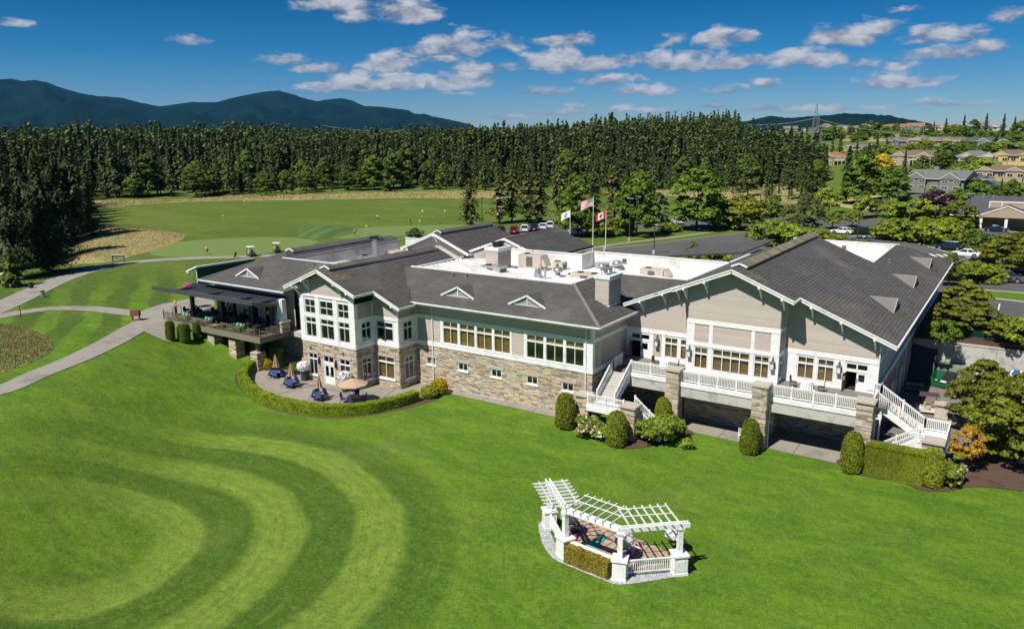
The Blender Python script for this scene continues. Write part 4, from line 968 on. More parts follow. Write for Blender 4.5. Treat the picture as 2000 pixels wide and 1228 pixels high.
eave((-55.95, 55.5), (-55.95, 58.33), zLG(-55.95, 0)); eave((-52.5, 58.33), (-52.5, 60.85), 9.04); eave((-53, 60.85), (-30.8, 60.85), 9.3); eave((-30.85, 60.8), (-30.85, 70.1), 9.3)
eave((-15.4, 66.4), (-15.4, 68.3), zB(-15.4, 0)); eave((-7.5, 68.3), (-7.5, 119.5), zB(-7.5, 0)); eave((-84.1, 57.3), (-68.6, 57.3), 9.3); eave((-62.65, 84), (-62.65, 98), zM(-62.65, 0)); 
cp(tb, 'fascia', WHITE)
# soffits
sf = MB()
sf.poly([(-53, 60.9, 9.1), (-30.9, 60.9, 9.1), (-32, 62.1, 9.2), (-53, 62.1, 9.2)], .04); sf.poly([(-30.9, 60.9, 9.1), (-30.9, 69.5, 9.1), (-32.1, 69.5, 9.2), (-32.1, 62.1, 9.2)], .04)
cp(sf, 'soffit', WHITE)
# knee brackets under the rakes
def bracket(x, ywall, yr, zf, mirror=1):
    b = MB(); z = zf(x, 0)-.34; d = ywall-yr
    b.beam((x, yr+.02, z-.02), (x, ywall, z-.02), .14, .16); b.beam((x, ywall-.08, z-.1), (x, ywall-.08, z-1.15), .14, .14)
    b.beam((x, yr+.16, z-.06), (x, ywall-.1, z-.95), .13, .13); b.box(x-.1, x+.1, yr-.1, yr+.16, z-.08, z+.14); cp(b, 'knee_bracket', WHITE)
for x in (-30.3, -28, -26.6): bracket(x, Y1, 68.3, zB)
for x in (-25.2, -23.3, -18.4, -16.4): bracket(x, Y2, 66.4, zB)
for x in (-14.4, -11.9, -9.2): bracket(x, Y1, 68.3, zB)
for x in (-65.2, -63.6, -58.8, -57.0): bracket(x, YL, 55.5, zLG)
for x in (-53.5, -67.9): bracket(x, YM, 58.33, zLG)
bracket(-68.7, 85, 84, zM)
# gablets on the slopes
def gablet(c, half, axis, parent, zf, h=1.02):
    """louvred triangular vent sitting on a roof slope; axis 1: faces -y, axis 0: faces +x"""
    o_ = MB(); lou = MB(); edge = MB(); sh = MB()
    if axis == 1:
        x, y = c; z0 = zf(x, y); ap = (x, y, z0+h); back = (x, y+h/.42, z0+h)
        L, R_ = (x-half, y, z0), (x+half, y, z0)
        off = lambda p, d: (p[0], p[1]+d, p[2])
    else:
        x, y = c; z0 = zf(x, y); ap = (x, y, z0+h); back = (x-h/SL, y, z0+h)
        L, R_ = (x, y+half, z0), (x, y-half, z0)
        off = lambda p, d: (p[0]-d, p[1], p[2])
    f = -.12
    def lerp(a, b, t_): return tuple(a[i]+(b[i]-a[i])*t_ for i in range(3))
    for s_ in (L, R_):
        k = 7
        for i in range(k):   # shingled cheeks
            a0, a1 = i/k, (i+1)/k
            p0, p1 = lerp(off(s_, f), off(ap, f), a0), lerp(off(s_, f), off(ap, f), a1)
            q0, q1 = lerp(s_, back, a0), lerp(s_, back, a1)
            up_ = .05
            sh.face([(p0[0], p0[1], p0[2]+up_+.03), (q0[0], q0[1], q0[2]+up_+.03), (q1[0], q1[1], q1[2]+up_), (p1[0], p1[1], p1[2]+up_)])
            sh.face([(p0[0], p0[1], p0[2]+up_), (q0[0], q0[1], q0[2]+up_), (q0[0], q0[1], q0[2]+up_-.06), (p0[0], p0[1], p0[2]+up_-.06)])
    g = cp(sh, 'gablet', SHINGLE if axis else plain('sunlit_shingle', (.19, .18, .165), .9, .2, 1), parent)  # right slope gablets: sun on the cheeks put into a paler shingle colour
    for s_ in (L, R_): edge.beam(off(s_, f), off(ap, f), .09 if axis else .05, .17 if axis else .08)
    edge.beam(lerp(L, R_, .12), lerp(L, R_, .88), .09, .13); edge.beam(lerp(L, R_, .5), ap, .08, .1, up=(0, 1, 0) if axis == 0 else (1, 0, 0))
    cp(edge, 'gablet_trim', WHITE, g)
    for i in range(1, 7):
        t_ = i/7; a = lerp(L, ap, t_); b = lerp(R_, ap, t_); a = off(a, .06); b = off(b, .06); lou.beam(a, b, .05, .07)
    lou.face([off(L, .12), off(R_, .12), off(ap, .12)]); cp(lou, 'louvre', plain('louvre_grey', (.42, .44, .46), .6), g)
gablet((-48.1, 62.6), 2.15, 1, rC, zC); gablet((-39.6, 62.6), 2.15, 1, rC, zC); gablet((-76.9, 59.0), 2.1, 1, rC, zL)
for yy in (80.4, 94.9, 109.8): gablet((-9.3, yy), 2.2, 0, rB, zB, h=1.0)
# hip, valley and ridge caps
hm = MB()
def cap(a, b, w_=.3, h=.07): hm.beam(a, b, w_, h)
cap((-30.85, 60.85, 9.38), (-36.8, 66.8, 11.88)); cap((-84.1, 57.3, 9.38), (-76.5, 64.9, 12.46)); cap((-57.3, 84.9, 13.14), (-57.3, 98.7, 13.14)); cap((-13.85, 114.2, 11.86), (-7.5, 119.5, 9.25))
cp(hm, 'hip_cap', plain('hip_cap_shingle', (.17, .16, .145), .9, .25, 1))
vm = MB(); vm.beam((-52.6, 60.4, 9.17), (-58.3, 66.9, 11.72), .34, .03); cp(vm, 'valley_shade_strip', plain('valley_shadow', (.03, .03, .03), .9))  # near-black strip laid in as the shade of the roof valley
# ---- flat roofs and parapets
fl = MB(); fl.box(-58.2, -36.9, 66.9, 87.7, 9.7, 9.9); fl.box(-36.9, -28.2, 74.9, 88.2, 9.7, 9.9); fl.box(-32, -13.95, 96.5, 114.2, 9.7, 9.9); fl.box(-74.9, -61.5, 63.7, 85.4, 9.7, 9.9)
fo = cp(fl, 'flat_roof', MEMB)
pr_ = MB(); pd = MB(); capm = MB()
def par(m, x0, x1, y0, y1, z1=11.8, z0=9.88): m.box(x0, x1, y0, y1, z0, z1); capm.box(min(x0, x1)-.06, max(x0, x1)+.06, min(y0, y1)-.06, max(y0, y1)+.06, z1, z1+.1)
par(pr_, -58, -45.5, 84.7, 84.95); par(pr_, -45.75, -45.5, 84.95, 87.8); par(pr_, -45.5, -28.0, 87.8, 88.05)
par(pr_, -27.2, -13.6, 114.25, 114.5); par(pr_, -75.2, -71, 85.6, 85.85, 11.9)
par(pd, -75.3, -75.08, 63.6, 84.1, 11.75)
cp(pr_, 'parapet', MEMB, fo); cp(pd, 'stained_parapet', MEMBD, fo)
pf = MB()
for a, b in (((-57.9, 66.8), (-36.8, 66.8)), ((-75.8, 63.5), (-64.6, 63.5)), ((-36.8, 74.8), (-27.9, 74.8))): pf.beam((*a, 11.84), (*b, 11.84), .2, .16)
pf.beam((-36.8, 66.8, 11.84), (-36.8, 74.8, 11.84), .2, .16); pf.beam((-13.85, 96.4, 11.62), (-13.85, 114.2, 11.62), .12, .1); pf.beam((-28.1, 75, 11.72), (-28.1, 96.4, 11.72), .3, .14); pf.beam((-58.2, 66.9, 11.6), (-58.2, 77, 11.6), .25, .1)
cp(pf, 'parapet_cap', WHITE, fo); cp(capm, 'coping', WHITE, fo)
m = MB()
for k in range(14):
    y = 76+k*.85; m.box(-28.75, -28.2, y, y+.14, 11.35, 11.68)
for k in range(11): m.box(-58.0, -57.5, 67.8+k*.8, 67.95+k*.8, 11.2, 11.5)
cp(m, 'rib_blocks', MEMB, fo)
# scuppers
for x, y in ((-41.1, 87.74), (-20.4, 114.2)):
    m = MB(); m.box(x-.4, x+.4, y-.03, y+.02, 10.7, 11.35); m.box(x-.46, x-.4, y-.06, y+.02, 10.6, 11.45); m.box(x+.4, x+.46, y-.06, y+.02, 10.6, 11.45); o = cp(m, 'wall_hatch', WHITE, fo)
    m = MB(); m.box(x-.3, x+.3, y-.05, y-.035, 10.75, 11.3); cp(m, 'hatch_grille', plain('rust_grille', (.16, .08, .04), .8, .4, 3), o)
# cricket on the white membrane (sloping white sheet beside the left gable)
m = MB(); m.face([(-58.2, 66.9, 11.55), (-50, 66.95, 10.4), (-47.5, 72, 9.92), (-58.2, 77, 11.4)]); m.face([(-58.2, 77, 11.4), (-47.5, 72, 9.92), (-50.5, 79, 9.92), (-58.2, 84.6, 10.4)]); cp(m, 'membrane_cricket', MEMB, fo)
# back gable wall with side windows
m = MB(); w = FRONT(-73.4, 85); m.face([w.P(0, 8.5), w.P(9.4, 8.5), w.P(9.4, zM(-64, 0)-.2), w.P(4.7, 12.95), w.P(0, zM(-73.4, 0)-.2)]); o = cp(m, 'gable_wall', SIDING)
siding(w, o, lambda z: (max(0, 4.7-(12.95-z)/.41), min(9.4, 4.7+(12.95-z)/.41)) if z < 12.9 else None, 8.9, 12.9, single=False)
w = EAST(-64, 85); m = MB(); w.panel(m, 0, 12, 8.5, 11, [(.4, 1.5, 9.6, 10.7), (4.2, 5.2, 9.6, 10.7), (8, 9, 9.6, 10.7)]); o = cp(m, 'wall', SIDING)
for a in (.4, 4.2, 8): window(w, a, a+1.1 if a == .4 else a+1, 9.6, 10.7, 2, None, None, frame=.09)
m = MB(); 
for k in range(16): m.box(-63.8, -63.3, 85.3+k*.72, 85.45+k*.72, 9.35, 9.6)
cp(m, 'rib_blocks', MEMB, fo)
m = MB(); m.face([(-63.2, 85.1, 4.6), (-51.4, 85.1, 4.6), (-51.4, 85.1, 10.6), (-57.3, 85.1, 12.8), (-63.2, 85.1, 10.6)]); cp(m, 'gable_wall', SIDING)
# chimneys
def chimney(x0, x1, y0, y1, z0, z1, mesh_cage):
    m = MB(); m.box(x0, x1, y0, y1, z0, z1-.3); o = cp(m, 'chimney', SIDING)
    for w, L in ((FRONT(x0, y0), x1-x0), (EAST(x1, y0), y1-y0)): siding(w, o, rect_ext(0, L), z0+.1, z1-.35, single=False)
    m = MB(); m.box(x0-.15, x1+.15, y0-.15, y1+.15, z1-.3, z1); m.box(x0-.06, x1+.06, y0-.06, y1+.06, z1-.45, z1-.3); cp(m, 'chimney_cap', WHITE, o)
    m = MB(); m.box(x0-.1, x1+.1, y0-.1, y0-.02, z0-.1, z0+.12); m.beam((x1+.06, y0-.1, zE(x1, y0)+.1), (x1+.06, y1, zE(x1, y0)+.1), .1, .14); cp(m, 'base_flashing', WHITE, o)
    m = MB()
    for i in range(2):
        cx = x0+(x1-x0)*.5; cy = y0+(y1-y0)*(.3+.4*i)
        if mesh_cage == 'dark': m.lathe((cx, cy, z1), [(.35, 0), (.35, .4), (.5, .42), (.5, .6), (.1, .7)], 10)
        else:
            for dx in (-.3, .3):
                for dy in (-.3, .3): m.box(cx+dx-.03, cx+dx+.03, cy+dy-.03, cy+dy+.03, z1, z1+.62)
            m.box(cx-.36, cx+.36, cy-.36, cy+.36, z1+.62, z1+.66); m.lathe((cx, cy, z1), [(.16, 0), (.16, .5)], 8)
    cp(m, 'flue', BLACK if mesh_cage == 'dark' else GREYMETAL, o)
chimney(-34.05, -32.6, 66.2, 68.8, 9.6, 13.05, 'cage')
chimney(-55.4, -53.6, 78.0, 80.9, 9.9, 12.85, 'dark')
# small roof vents
def vent(x, y, z, h=.45):
    m = MB(); m.lathe((x, y, z-.1), [(.09, 0), (.09, h), (.15, h), (.15, h+.14), (.02, h+.18)], 10); m.rbox((x, y, z+.02), (.45, .45, .04)); cp(m, 'vent_pipe', GREYMETAL)
for x, y, f in ((-51.26, 65.85, zC), (-12.8, 113.9, zB), (-12.8, 100.2, zB), (-69.5, 62.6, zL), (-49.5, 65.9, zC)): vent(x, y, f(x, y))
# downspouts with offsets at the eave
m = MB()
for x in (-51.15, -32.75):
    m.tube([(x-1.1, 60.95, 9.05), (x-.1, 61.3, 8.95), (x, 62.0, 8.8), (x, 61.97, .1)], .055, 8)
m.tube([(XC+1.25, 62.9, 9.1), (XC+.1, 63.6, 8.9), (XC+.12, 63.6, .2)], .05, 8); m.tube([(-57.2, 59.15, 8.9), (-57.2, 59.2, 8.5)], .05, 6)
cp(m, 'downpipe', WHITE)
# wall lanterns
def lantern(w, u, z, col=GREYMETAL):
    m = MB(); w.box(m, u-.09, u+.09, z+.35, z+.62, .08, .2); w.box(m, u-.22, u+.22, z+.28, z+.36, .06, .5); w.box(m, u-.04, u+.04, z+.6, z+.75, .08, .22)
    for du_ in (-.17, .15):
        for dd in (.12, .44): w.box(m, u+du_, u+du_+.03, z-.28, z+.28, dd, dd+.03)
    w.box(m, u-.18, u+.18, z-.32, z-.28, .1, .48); o = cp(m, 'wall_lantern', plain('lantern_metal', (.12, .12, .12), .4)); m = MB(); w.box(m, u-.14, u+.14, z-.27, z+.27, .15, .43); cp(m, 'lantern_glass', plain('frosted_glass', (.62, .64, .64), .3), o)
lantern(w1, 3.4, 6.35); lantern(w2, .3, 6.35); lantern(w2, 7.95, 6.35); lantern(w3, 4.75, 6.35)
for u in (2.55, 5.1):
    m = MB(); wl.box(m, u-.1, u+.1, 2.1, 2.7, .08, .28); wl.box(m, u-.04, u+.04, 2.7, 2.9, 0, .2); cp(m, 'wall_lantern', BLACK)
for u in (1.2, 6.2):
    m = MB(); wl.box(m, u-.12, u+.12, 3.85, 3.97, .05, .3); cp(m, 'flood_light', GREYMETAL)
# ---- stone: 300 largest pieces single, the rest joined
def finish_stones():
    jm = MB()
    for w, a, b, z0, z1, hs in (): pass
    STONES.sort(key=lambda q: -q[0])
    for a, pts in STONES[:300]:
        m = MB(); m.hexa(pts); cp(m, 'stone', STONE)
    big = [p for a, pts in STONES[300:] for p in pts]
    v = np.array(big); n = len(v)//8; base = np.arange(n)[:, None, None]*8
    f = np.array([(4, 5, 6, 7), (0, 1, 5, 4), (1, 2, 6, 5), (3, 0, 4, 7), (0, 3, 2, 1)])[None]+base
    bulk('stones', v, f.reshape(-1, 4), STONE, 'stuff', club)
# ---------------------------------------------------------------- right terrace, stairs, pillars
dk = MB()
def deckslab(x0, x1, y0, y1, z=ZF): 
    dk.box(x0, x1, y0, y1, z-.22, z)
deckslab(-30.2, -24.9, 64.4, Y1-.01); deckslab(-24.5, -16.9, 64.0, Y2-.01); deckslab(-16.6, -8.4, 64.2, Y1-.01); deckslab(XR0+.02, -30.2, 66.4, Y1-.01); deckslab(-16.9, -16.6, 64.4, Y2); deckslab(-24.9, -24.5, 64.4, Y2); deckslab(-8.4, -7.6, 66.6, 69.2)
dk.box(-24.95, -24.55, Y2-.01, Y2, ZF-.2, ZF-.01)
cp(dk, 'terrace_floor', DECKF)
dm = MB()
for a, b, y in ((-29.3, -25.1, 64.35), (-24.35, -17.1, 63.95), (-16.5, -9.1, 64.15)):
    dm.box(a, b, y-.08, y+.25, ZF-1.35, ZF-.45)   # concrete beam
cp(dm, 'edge_beam', CONC2)
dm = MB()
for a, b, y in ((-29.3, -25.1, 64.35), (-24.45, -17.0, 63.95), (-16.55, -9.1, 64.15)):
    dm.box(a, b, y-.16, y+.2, ZF-.42, ZF-.02)
dm.box(-9.1, -7.6, 64.1, 64.3, ZF-.4, ZF); cp(dm, 'white_edge_board', WHITE)
# stone pillars
def pillar(x, y, sx, sy, z1, z0=-.2, cap=True):
    m = MB(); m.box(x-sx/2, x+sx/2, y-sy/2, y+sy/2, z0, z1); o = cp(m, 'stone_pillar', MORTAR)
    m = MB(); m.box(x-sx/2, x+sx/2, y-sy/2, y+sy/2, z1, z1+.06) if not cap else m.box(x-sx/2-.17, x+sx/2+.17, y-sy/2-.17, y+sy/2+.17, z1, z1+.14)
    if cap: m.box(x-sx/2-.1, x+sx/2+.1, y-sy/2-.1, y+sy/2+.1, z1+.14, z1+.18)
    cp(m, 'pillar_cap', CAPSTONE, o)
    for w, L in ((FRONT(x-sx/2, y-sy/2), sx), (EAST(x+sx/2, y-sy/2), sy), (WEST(x-sx/2, y-sy/2), sy)): stone(w, -.02, L+.02, max(z0, 0)+.02, z1, near=w.n.y < -.5)
    return o
for x, y in ((-24.75, 64.0), (-16.85, 63.6), (-8.75, 63.9)): pillar(x, y, 1.15, 1.1, 5.6)
pillar(-31.95, 60.4, 1.2, 1.1, 2.95); pillar(-27.0, 59.6, 1.25, 1.2, 3.0); pillar(-3.9, 64.9, 1.35, 1.2, 2.95); pillar(-31.6, 64.9, .5, .5, 4.3)
# railings: rail, posts and every baluster
def railing(pts, n_bal=None, h=1.0, z_off=.12, posts=True, every=1.9, parent=None, name='railing', double=False):
    """pts: floor-line polyline in 3D"""
    rl = MB(); ro = None; bal = []
    for a, b in zip(pts, pts[1:]):
        a, b = Vector(a), Vector(b); L = (b-a).to_2d().length; up = Vector((0, 0, 1))
        rl.beam(a+up*h, b+up*h, .11, .07); rl.beam(a+up*(h-.10), b+up*(h-.10), .05, .06); rl.beam(a+up*z_off, b+up*z_off, .05, .08)
        k = max(1, round(L/every))
        for i in range(k+1):
            p = a+(b-a)*i/k; rl.box(p.x-.06, p.x+.06, p.y-.06, p.y+.06, p.z-.05, p.z+h+.08)
            rl.hexa([(p.x-.08, p.y-.08, p.z+h+.08), (p.x+.08, p.y-.08, p.z+h+.08), (p.x+.08, p.y+.08, p.z+h+.08), (p.x-.08, p.y+.08, p.z+h+.08)]+[(p.x+dx*.02, p.y+dy*.02, p.z+h+.15) for dx, dy in ((-1, -1), (1, -1), (1, 1), (-1, 1))])
        nb = int(L/.135)
        for i in range(1, nb): bal.append((a+(b-a)*i/nb, z_off, h-.1))
    ro = (cp if parent is None else lambda m, n, t: m.build(n, t, parent))(rl, name, WHITE)
    for p, z0, z1 in bal:
        BAL.append((p, z0, z1, ro))
BAL = []
def finish_bal():
    n = 0; rest = {}
    for p, z0, z1, ro in BAL:
        own = n < 285
        m = MB() if own else rest.setdefault(ro, MB())
        m.box(p.x-.022, p.x+.022, p.y-.022, p.y+.022, p.z+z0, p.z+z1)
        if own: m.build('baluster', WHITE, ro); n += 1
    for ro, m in rest.items(): o = m.build('balusters', WHITE, ro); o['kind'] = 'stuff'
railing([(-29.2, 64.45, ZF), (-25.35, 64.45, ZF)])
railing([(-24.15, 64.05, ZF), (-17.45, 64.05, ZF)])
railing([(-16.25, 64.25, ZF), (-9.35, 64.25, ZF)])
# left stair from the terrace down to a landing, then sideways to the lawn
zl, zl2 = 2.35, 2.3
def stair(x0, x1, y0, y1, z0, z1, n, axis=1):
    m = MB()
    for i in range(n):
        f0, f1 = i/n, (i+1)/n; z = z0+(z1-z0)*(i+1)/n
        if axis == 1: m.box(x0, x1, y0+(y1-y0)*f0, y1, z-(z1-z0)/n, z)
        else: m.box(x0+(x1-x0)*f0, x1, y0, y1, z-(z1-z0)/n, z)
    return m
for i in range(11):
    m = MB(); z = zl+(ZF-.02-zl)*(i+1)/12; y = 61.3+i*.285
    m.box(-30.95, -29.35, y, y+.33, z-.19, z); cp(m, 'stair_step', CONC2)
for x in (-31.05, -29.25):
    m = MB(); m.beam((x, 61.1, zl-.1), (x, 64.5, ZF-.3), .1, .5); cp(m, 'stair_stringer', WHITE)
railing([(-31.05, 61.1, zl), (-31.05, 64.35, ZF), (-31.05, 65.9, ZF)], every=1.7); railing([(-29.25, 61.1, zl), (-29.25, 64.4, ZF)], every=3)
railing([(XC+.6, 65.7, ZF-.3), (XC+1.0, 66.4, ZF)], every=1)
m = MB(); m.box(-31.35, -27.4, 59.55, 61.3, zl-.2, zl); m.box(-31.3, -27.65, 59.5, 59.62, zl-.5, zl-.02); cp(m, 'stair_landing', WHITE)
railing([(-31.25, 59.7, zl), (-27.7, 59.7, zl)], every=1.8)
for i in range(10):
    m = MB(); z = zl*(1-(i+1)/11); x = -27.4+i*.29; m.box(x, x+.32, 60.35, 61.3, z-.17, z); cp(m, 'stair_step', CONC2)
railing([(-27.35, 61.35, zl), (-24.5, 61.35, .1)], every=1.6); railing([(-26.3, 60.3, zl-.9), (-24.5, 60.3, .1)], every=1.6)
m = MB(); m.beam((-27.4, 60.3, zl-.1), (-24.4, 60.3, 0), .08, .35); m.beam((-27.4, 61.35, zl-.1), (-24.4, 61.35, 0), .08, .35); cp(m, 'stair_stringer', WHITE)
# right stair: down to the right, landing, then back towards the left
for i in range(11):
    m = MB(); z = ZF-(ZF-zl2)*(i+1)/12; x = -8.3+i*.305; m.box(x, x+.33, 67.2, 69.0, z-.19, z); cp(m, 'stair_step', CONC2)
for y in (67.1, 69.1):
    m = MB(); m.beam((-8.4, y, ZF-.25), (-4.9, y, zl2-.1), .1, .5); cp(m, 'stair_stringer', WHITE)
railing([(-8.5, 67.1, ZF), (-4.9, 67.1, zl2)], every=1.9); railing([(-9.0, 69.2, ZF), (-8.4, 69.2, ZF), (-4.9, 69.2, zl2), (-3.1, 69.2, zl2), (-3.1, 65.5, zl2)], every=1.85)
railing([(-8.4, 64.7, ZF), (-8.4, 67.1, ZF)], every=2.4)
m = MB(); m.box(-5.1, -3.0, 64.9, 69.2, zl2-.2, zl2); m.box(-5.1, -3.0, 64.75, 64.88, zl2-.45, zl2); cp(m, 'stair_landing', WHITE)
railing([(-5.05, 65.0, zl2), (-4.6, 65.0, zl2)], every=.6)
for i in range(10):
    m = MB(); z = zl2*(1-(i+1)/11); x = -5.1-i*.3; m.box(x-.33, x, 65.0, 66.6, z-.17, z); cp(m, 'stair_step', CONC2)
railing([(-5.1, 64.95, zl2), (-8.2, 64.95, .1)], every=1.5); railing([(-5.1, 66.65, zl2), (-8.2, 66.65, .1)], every=1.5)
m = MB(); m.beam((-5.1, 64.95, zl2-.15), (-8.3, 64.95, 0), .08, .35); m.beam((-5.1, 66.65, zl2-.15), (-8.3, 66.65, 0), .08, .35); m.box(-4.98, -4.86, 66.9, 67.1, 0, zl2); m.box(-8.1, -7.98, 66.9, 67.1, 0, ZF); cp(m, 'stair_stringer', WHITE)
m = MB(); m.tube([(-8.1, 64.6, 4.4), (-8.1, 64.6, .1)], .05, 8); m.tube([(-16.15, 63.9, 4.0), (-16.15, 63.9, .1)], .05, 8); cp(m, 'downpipe', WHITE)
# ---------------------------------------------------------------- left terrace
m = MB(); m.box(-88, -69.3, 54.1, 59.4, ZF-.12, ZF); cp(m, 'terrace_floor', plain('deck_boards', (.16, .14, .12), .8, .15, 1))
m = MB(); m.box(-87.3, -69.2, 53.95, 54.1, ZF-.62, ZF+.03); m.box(-69.3, -69.15, 54.1, 59.4, ZF-.62, ZF+.03); cp(m, 'edge_beam', TAUPETRIM)
m = MB(); m.box(-69.3, -65.2, 58.2, 59.3, ZF-.6, ZF-.02); cp(m, 'edge_beam', CONC2)
for x, y in ((-78.5, 54.9), (-74.6, 54.9), (-70.9, 54.9), (-84.0, 55.3), (-86.6, 55.3)):
    z0 = float(hz(x, y)); tall = x < -80
    pillar(x, y, 1.15 if not tall else .7, 1.15 if not tall else .7, z0+1.9 if not tall else ZF-.7, z0-.5, False) if not tall else pillar(x, y, .7, .7, ZF-.8, z0-.5)
    m = MB(); m.box(x-.16, x+.16, y-.16, y+.16, z0+1.5, ZF-.1); cp(m, 'deck_post', TAUPETRIM)
w = FRONT(-84, 59.4); m = MB(); w.panel(m, 0, 19, 0, ZF); cp(m, 'lower_wall', MORTAR); stone(w, 0, 19, .2, ZF)
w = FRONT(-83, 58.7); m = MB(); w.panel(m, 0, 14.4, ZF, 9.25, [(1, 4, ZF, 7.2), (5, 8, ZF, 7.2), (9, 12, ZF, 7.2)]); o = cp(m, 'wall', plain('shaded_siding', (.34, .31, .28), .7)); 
for a in (1, 5, 9): window(w, a, a+3, ZF, 7.2, 3, None, None, frame=.08)
w = WEST(-83, 58.7); m = MB(); w.panel(m, 0, 26, 0, 9.2); cp(m, 'wall', SIDING)
m = MB(); m.box(-69.6, -69.0, 57.2, 57.8, ZF+1.2, 8.4); 
m.hexa([(-69.9, 56.95, ZF+1.2), (-69.0, 56.95, ZF+1.2), (-69.0, 57.85, ZF+1.2), (-69.9, 57.85, ZF+1.2), (-69.65, 57.15, 8.3), (-69.2, 57.15, 8.3), (-69.2, 57.6, 8.3), (-69.65, 57.6, 8.3)]); cp(m, 'tapered_column', WHITE)
pillar(-69.45, 57.4, 1.2, 1.1, ZF+1.15, ZF)
gp = MB()
for i in range(20):
    x = -87.2+i*(18.0/19); gp.box(x-.03, x+.03, 54.0, 54.06, ZF-.3, ZF+1.05)
for i in range(1, 6): gp.box(-69.26, -69.2, 54.05+i*.85, 54.11+i*.85, ZF-.3, ZF+1.05)
for i in range(4): gp.box(-87.3, -87.24, 54.1+i*1.2, 54.16+i*1.2, ZF, ZF+1.15)
go = thing('glass_railing', 'glass railing with thin bronze posts around the left terrace', 'railing', (-78, 54, ZF))
for q_ in islands(gp): q_.build('railing_post', TAUPETRIM, go)

for i in range(19):
    x = -87.2+i*(18.0/19); m = MB(); m.box(x+.05, x+18/19-.05, 54.02, 54.032, ZF+.08, ZF+1.02); m.build('glass_panel', GLASS, go)
for i in range(5): m = MB(); m.box(-69.24, -69.23, 54.12+i*.85, 54.88+i*.85, ZF+.08, ZF+1.02); m.build('glass_panel', GLASS, go)
# metal canopy
cn = thing('terrace_canopy', 'dark standing seam metal canopy over the left dining terrace', 'canopy', (-78, 56, ZF))
for i in range(34):
    x0 = -86.3+i*.505; x1 = x0+.495; m = MB()
    m.hexa([(x0, 55.9, 8.02), (x1, 55.9, 8.02), (x1-.8, 58.6, 8.38), (x0-.8, 58.6, 8.38), (x0, 55.9, 8.07), (x1, 55.9, 8.07), (x1-.8, 58.6, 8.43), (x0-.8, 58.6, 8.43)])
    m.beam((x1, 55.9, 8.1), (x1-.8, 58.6, 8.46), .06, .1); m.build('roof_panel', CANOPY, cn)
m = MB(); m.hexa([(-88.6, 53.9, 8.42), (-69.9, 53.9, 8.50), (-69.2, 55.9, 8.0), (-86.4, 55.9, 8.0), (-88.6, 53.9, 8.55), (-69.9, 53.9, 8.62), (-69.2, 55.9, 8.16), (-86.4, 55.9, 8.16)]); m.build('front_wing', plain('canopy_front_metal', (.075, .075, .088), .4, .08), cn)
m = MB(); m.beam((-88.7, 53.88, 8.35), (-69.9, 53.88, 8.42), .08, .42); m.beam((-69.9, 53.88, 8.42), (-69.1, 55.9, 7.98), .08, .36); m.beam((-69.1, 55.9, 7.98), (-70.0, 58.6, 8.3), .08, .3); m.build('fascia', plain('canopy_fascia', (.055, .055, .066), .45, .1), cn)
for x in (-85, -79.2, -73.6, -70.2):
    m = MB(); m.box(x-.2, x+.2, 56.5, 56.9, ZF, 8.05); m.build('post', DARKMETAL, cn)
    m = MB(); m.beam((x, 54.2, 8.3), (x, 58.6, 8.15), .2, .25); m.build('cross_beam', DARKMETAL, cn)
m = MB(); m.beam((-86.6, 56.7, 8.0), (-69.6, 56.7, 8.0), .25, .3); m.build('long_beam', DARKMETAL, cn)
finish_stones(); cp(JOINT, "stone_joints", MORTAR, kind="stuff")
# green awning on the far left side
aw = thing('side_awning', 'long dark green awning with a white top rail and green drop cloth', 'awning', (-97, 68, ZF))
m = MB(); qa, qb = G(383, 522, 9.0), G(497, 505, 9.0); qc = G(365, 531, 8.8); m.beam(qa, qb, .35, .22); m.beam(qa, qc, .35, .2); m.build('top_rail', WHITE, aw)
m = MB(); m.hexa([(qa.x, qa.y, 6.4), (qa.x+.08, qa.y, 6.4), (qb.x+.08, qb.y, 6.4), (qb.x, qb.y, 6.4), (qa.x, qa.y, 8.9), (qa.x+.08, qa.y, 8.9), (qb.x+.08, qb.y, 8.9), (qb.x, qb.y, 8.9)]); m.build('drop_cloth', plain('dark_green_cloth', (.008, .05, .038), .8, .1), aw)
m = MB(); m.tube([(qc.x+.2, qc.y, 8.7), (qa.x+.6, qa.y, 5.2)], .06, 6); m.tube([(qa.x, qa.y, 8.9), (qa.x, qa.y, 4.6)], .06, 6); m.tube([(qb.x, qb.y, 8.9), (qb.x, qb.y, 4.6)], .06, 6); m.build('post', WHITE, aw)
# ---------------------------------------------------------------- ground surfaces
def plan(pts, z=None): return [((T(*p) if z is None else G(*p, z)).x, (T(*p) if z is None else G(*p, z)).y) for p in pts]
def curved(pts, n=5):
    P = [Vector(p) for p in pts]; out = []; L = len(P)
    for i in range(L):
        a, b, c, d = P[i-1], P[i], P[(i+1) % L], P[(i+2) % L]
        for k in range(n):
            t = k/n; out.append(tuple(.5*((2*b)+(c-a)*t+(2*a-5*b+4*c-d)*t*t+(3*b-a-3*c+d)*t**3)))
    return out
drape('patio', [(-72, 62), (-72, 58.5), (-72.5, 55), (-70.3, 52.6), (-66.4, 49.9), (-61.4, 48.9), (-56.5, 49.1), (-53.5, 50.3), (-51.4, 52.5), (-50.4, 55.6), (-50.1, 58), (-49.9, 62.2), (-53, 62.2), (-53.2, 59.4), (-57, 59.4), (-57, 56.6), (-65, 56.6), (-65, 62)], PATIO, .02)
